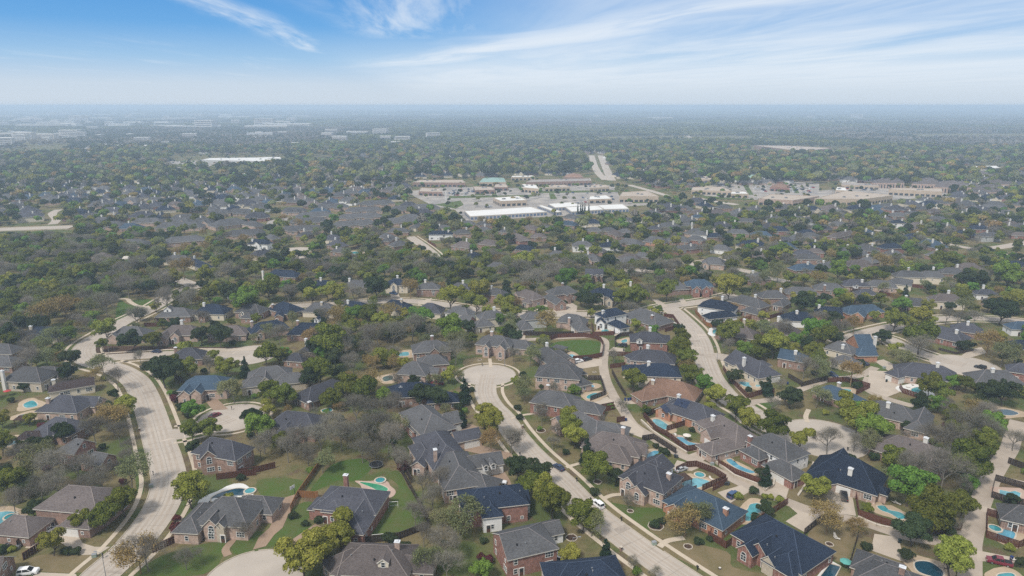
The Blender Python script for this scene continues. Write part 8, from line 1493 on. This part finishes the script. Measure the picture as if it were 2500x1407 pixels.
for t, x, y in (('G', 1275, 1300), ('G', 1305, 1302), ('A', 60, 1160), ('A', 160, 1165), ('B', 1045, 945), ('D', 850, 1365)): o = thing('air_conditioner', t, x, y, 'grey air conditioner unit', 'air conditioner'); link('case', ACB, o); link('fan_grille', ACF, o)
# stone rings round trunks and planting beds
BED = LAWN['soil']
for i, (t, x, y, r) in enumerate((('C', 1085, 860, .9), ('C', 1572, 1160, 1.2), ('C', 810, 615, 1.3), ('D', 605, 1140, 1.0), ('C', 590, 1085, 1.6), ('G', 795, 1018, .8), ('D', 400, 365, .7), ('C', 1300, 985, 2.2), ('C', 330, 180, 1.8), ('C', 1165, 770, 2.2), ('F', 2010, 912, .9), ('F', 2185, 912, .9))):
    o = thing('planting_bed', t, x, y, 'mulched planting bed in a ring of pale stones', 'flower bed'); b = MB(); rr = random.Random(i); R_ = [(r * math.cos(k * .3927) * rr.uniform(.9, 1.1), r * math.sin(k * .3927) * rr.uniform(.9, 1.1)) for k in range(16)]; [b.beam((*R_[k], .1), (*R_[(k + 1) % 16], .1), .2, .2, COPE) for k in range(16)]; b.build('stone_ring', o); b = MB(); b.face([(*p, .08) for p in R_], BED); b.build('mulch', o)
o = thing('tree_stump', 'C', 1840, 1345, 'fresh cut pale tree stump in the bare tan yard', 'stump'); b = MB(); b.tube((0, 0, 0), (0, 0, .35), .42, .36, TRUNK, 10); b.build('bark', o); b = MB(); b.tube((0, 0, .35), (0, 0, .37), .33, .33, LINEN, 10); b.build('cut_face', o)
b = MB(); p = at('S', 447, 390); fp = empty('flagpole', (p.x, p.y, 0)); b.tube((0, 0, 0), (0, 0, 14), .5, .42, FRAME, 10); b.build('pole', fp); b = MB(); b.tube((0, 0, 14), (0, 0, 14.6), .5, .2, FRAME, 10); b.build('cap', fp); tag(fp, 'tall white pole standing over the parking lots', 'pole')
p = at('T', 440, 350); tr_ = empty('truck_trailer', (p.x, p.y, 0), .05); b = MB(); b.box(-8.5, 7.5, -1.3, 1.3, 1.1, 4.1, PAINT['white']); b.build('cargo_box', tr_); b = MB(); [b.tube((x, s * 1.15 - .15, .5), (x, s * 1.15 + .15, .5), .5, .5, TYRE, 10) for x in (-7, -5.7, 8.2, 10) for s in (-1, 1)]; b.build('wheels', tr_); b = MB(); b.box(8, 10.3, -1.2, 1.2, .9, 3.4, PAINT['navy']); b.build('cab', tr_); tag(tr_, 'white box trailer behind the beige supermarket', 'truck')
p = at('E', 1095, 100); bt = empty('rock_tower', (p.x, p.y, 0)); b = MB(); b.box(-2.2, 2.2, -1.8, 1.8, 0, 5.5, SHED); b.build('wall', bt); b = MB(); b.mesh([(-2.4, -2, 5.5), (2.4, -2, 5.5), (2.4, 2, 5.5), (-2.4, 2, 5.5), (-1.6, 0, 7.2), (1.6, 0, 7.2)], [(0, 1, 5, 4), (1, 2, 5), (2, 3, 4, 5), (3, 0, 4)], SHED); b.build('roof', bt); bt.name = 'pale_tower'; tag(bt, 'pale tan tower like block sticking out of the left wood', 'tower')
# ---- the dark cypresses before the storage yard
CY = KINDS['E'][0]
for i, x in enumerate((2052, 2087, 2110, 2137, 2186)):
    p = at('S', x, 522); o = empty('cypress_tree', (p.x, p.y, 0), i); o.scale = (.42, .42, 1.15); link('trunk', CY[0], o); link('crown', CY[1], o); note(o, 'thin dark cypress', 'tree', p); tag(o, None, None, 'cypresses before the storage sheds')

# ------------------------------------------------------------------ labels: what a thing looks like and what it stands beside
LMK = [(h['px'], h['py'], 'the ' + h['nm'], h['o']) for h in HALL if h['nm']] + [(x, y, n, None) for x, y, n in ((1410, 850, 'the bright green fenced lawn'), (1195, 912, 'the central turnaround'), (1210, 515, 'the longest white storage shed'), (1400, 500, 'the white storage yard'), (212, 850, 'the left street bend'), (2000, 1068, 'the right hand turnaround'), (1089, 490, 'the tall white pole'), (2125, 565, 'the long avenue'), (125, 652, 'the clearing in the left wood'),
       (2120, 478, 'the broad tan store'), (1565, 482, 'the beige supermarket'), (718, 608, 'the far turnaround'), (90, 556, 'the wide far road'), (310, 745, 'the curved park path'), (610, 862, 'the side street round end'), (575, 1030, 'the maroon car turnaround'), (632, 1390, 'the lower left turnaround'), (340, 1330, 'the wide left street'), (1500, 1230, 'the diagonal street'), (2370, 1330, 'the right alley'), (1040, 605, 'the far street corner'), (2355, 890, 'the black car street end'), (2180, 795, 'the vase tree street'),
       (575, 390, 'the white roofed school'), (1940, 362, 'the huge tan school'), (1455, 405, 'the far boulevard'), (850, 390, 'the far playing field'), (1670, 740, 'the street corner'), (1750, 620, 'the far cross street'), (1610, 1060, 'the back alley'), (2140, 1290, 'the lower right alley'))]
ORD = ['nearest', 'second', 'third', 'fourth', 'fifth', 'sixth', 'seventh', 'eighth', 'ninth', 'tenth', 'eleventh', 'twelfth', 'thirteenth', 'fourteenth', 'fifteenth']
def side(px, py, lx, ly):
    dx_, dy_ = px - lx, (py - ly) * 1.6
    return ('left of' if dx_ < 0 else 'right of') if abs(dx_) > abs(dy_) else ('beyond' if dy_ < 0 else 'below')
def label_all(items, taken):
    """items: dict(o, px, py, desc). The same look: told apart by the landmark they are nearest to on one side, counted outward over all that look so"""
    by = {}
    for it in items: by.setdefault(it['desc'], []).append(it)
    for desc, grp in by.items():
        if len(grp) == 1 and desc not in taken: grp[0]['o']['label'] = desc; taken.add(desc); continue
        ranks = {}
        for li, (lx, ly, ln, lo) in enumerate(LMK):
            ss = {}
            for it in grp:
                if it['o'] is lo: continue
                ss.setdefault(side(it['px'], it['py'], lx, ly), []).append((math.hypot(it['px'] - lx, (it['py'] - ly) * 1.6), id(it)))
            for s, L in ss.items():
                L.sort()
                for r, (d, i) in enumerate(L[:15]): ranks.setdefault(i, []).append((r * 45 + d, r, li, s))
        for it in sorted(grp, key=lambda q: min(ranks.get(id(q), [(1e9,)]))[0]):
            for _, r, li, s in sorted(ranks.get(id(it), [])):
                lab = '%s, %s %s %s' % (desc, ORD[r], s, LMK[li][2])
                if len(lab.split()) <= 16 and lab not in taken: it['o']['label'] = lab; taken.add(lab); break
            else: it['o']['label'] = desc + ' in the hazy far streets'; it['o']['group'] = desc + ' things in the far streets'
taken = set()
for h in HALL:
    if h['lab']: h['o']['label'] = h['lab']; taken.add(h['lab'])
items = []
for h in HALL:
    if h['lab']: continue
    if h['name'] == 'townhouse': d = 'grey roofed townhouse block'
    else: d = '%s roofed %s house' % (h['roof'], h['wall'])
    items.append(dict(o=h['o'], px=h['px'], py=h['py'], desc=d))
label_all(items, taken)
for h in HALL: h['o']['group'] = 'townhouse blocks in rows' if h['name'] == 'townhouse' else 'houses of the neighbourhood'
its = []
for t in TALL:
    s = 'large ' if t['r'] > 5.4 and t['k'] not in 'SMVR' else 'small ' if t['r'] < 3.2 and t['k'] not in 'SMVRK' else ''
    its.append(dict(o=t['o'], px=t['px'], py=t['py'], desc=s + KW[t['k']][0])); t['o']['group'] = {'O': 'olive green oaks', 'D': 'dark green live oaks', 'Y': 'yellow green spring trees', 'G': 'bright green trees', 'B': 'bare grey trees', 'L': 'pale budding trees', 'T': 'tan leafed trees', 'E': 'dark evergreens', 'S': 'dark round shrubs', 'M': 'maroon shrubs', 'R': 'yellow green shrubs', 'K': 'blossoming trees', 'V': 'green round shrubs'}[t['k']]
label_all(its, taken); label_all(OBJ, taken)
GRP = {'black kerbside mailbox': 'kerbside mailboxes', 'brick kerbside mailbox': 'kerbside mailboxes', 'pale sun lounger': 'sun loungers by the pools', 'pale utility box': 'utility boxes', 'grey air conditioner unit': 'air conditioners', 'mulched planting bed in a ring of pale stones': 'ringed planting beds'}
for q in OBJ:
    o = q['o']; g = GRP.get(q['desc']) or {'swimming_pool': 'backyard swimming pools', 'board_fence': 'board fences', 'street_lamp': 'street lamps', 'wheeled_bin': 'wheeled bins', 'parked_car': 'parked cars', 'pickup_truck': 'parked cars'}.get(o.name.split('.')[0])
    if g and not o.get('group'): o['group'] = g
for o in BALL:
    if o.name.startswith(('storage_shed',)): o['group'] = 'white storage sheds'
# ------------------------------------------------------------------ the air
hm = bpy.data.materials.new('haze'); hm.use_nodes = True; t = hm.node_tree; t.nodes.remove(t.nodes['Principled BSDF']); pv = t.nodes.new('ShaderNodeVolumePrincipled')
pv.inputs['Density'].default_value = 0.00023; pv.inputs['Color'].default_value = (0.66, 0.82, 1.0, 1); pv.inputs['Anisotropy'].default_value = 0.1
t.links.new(pv.outputs[0], t.nodes['Material Output'].inputs['Volume'])
try: hm.cycles.homogeneous_volume = True
except Exception: pass
b = MB(); b.box(-21000, 21000, -1500, 19500, -1.0, CAM_H + 6.0, hm); hz = b.build('haze'); tag(hz, 'thin blue haze filling the air over the whole plain', None, None, 'stuff')
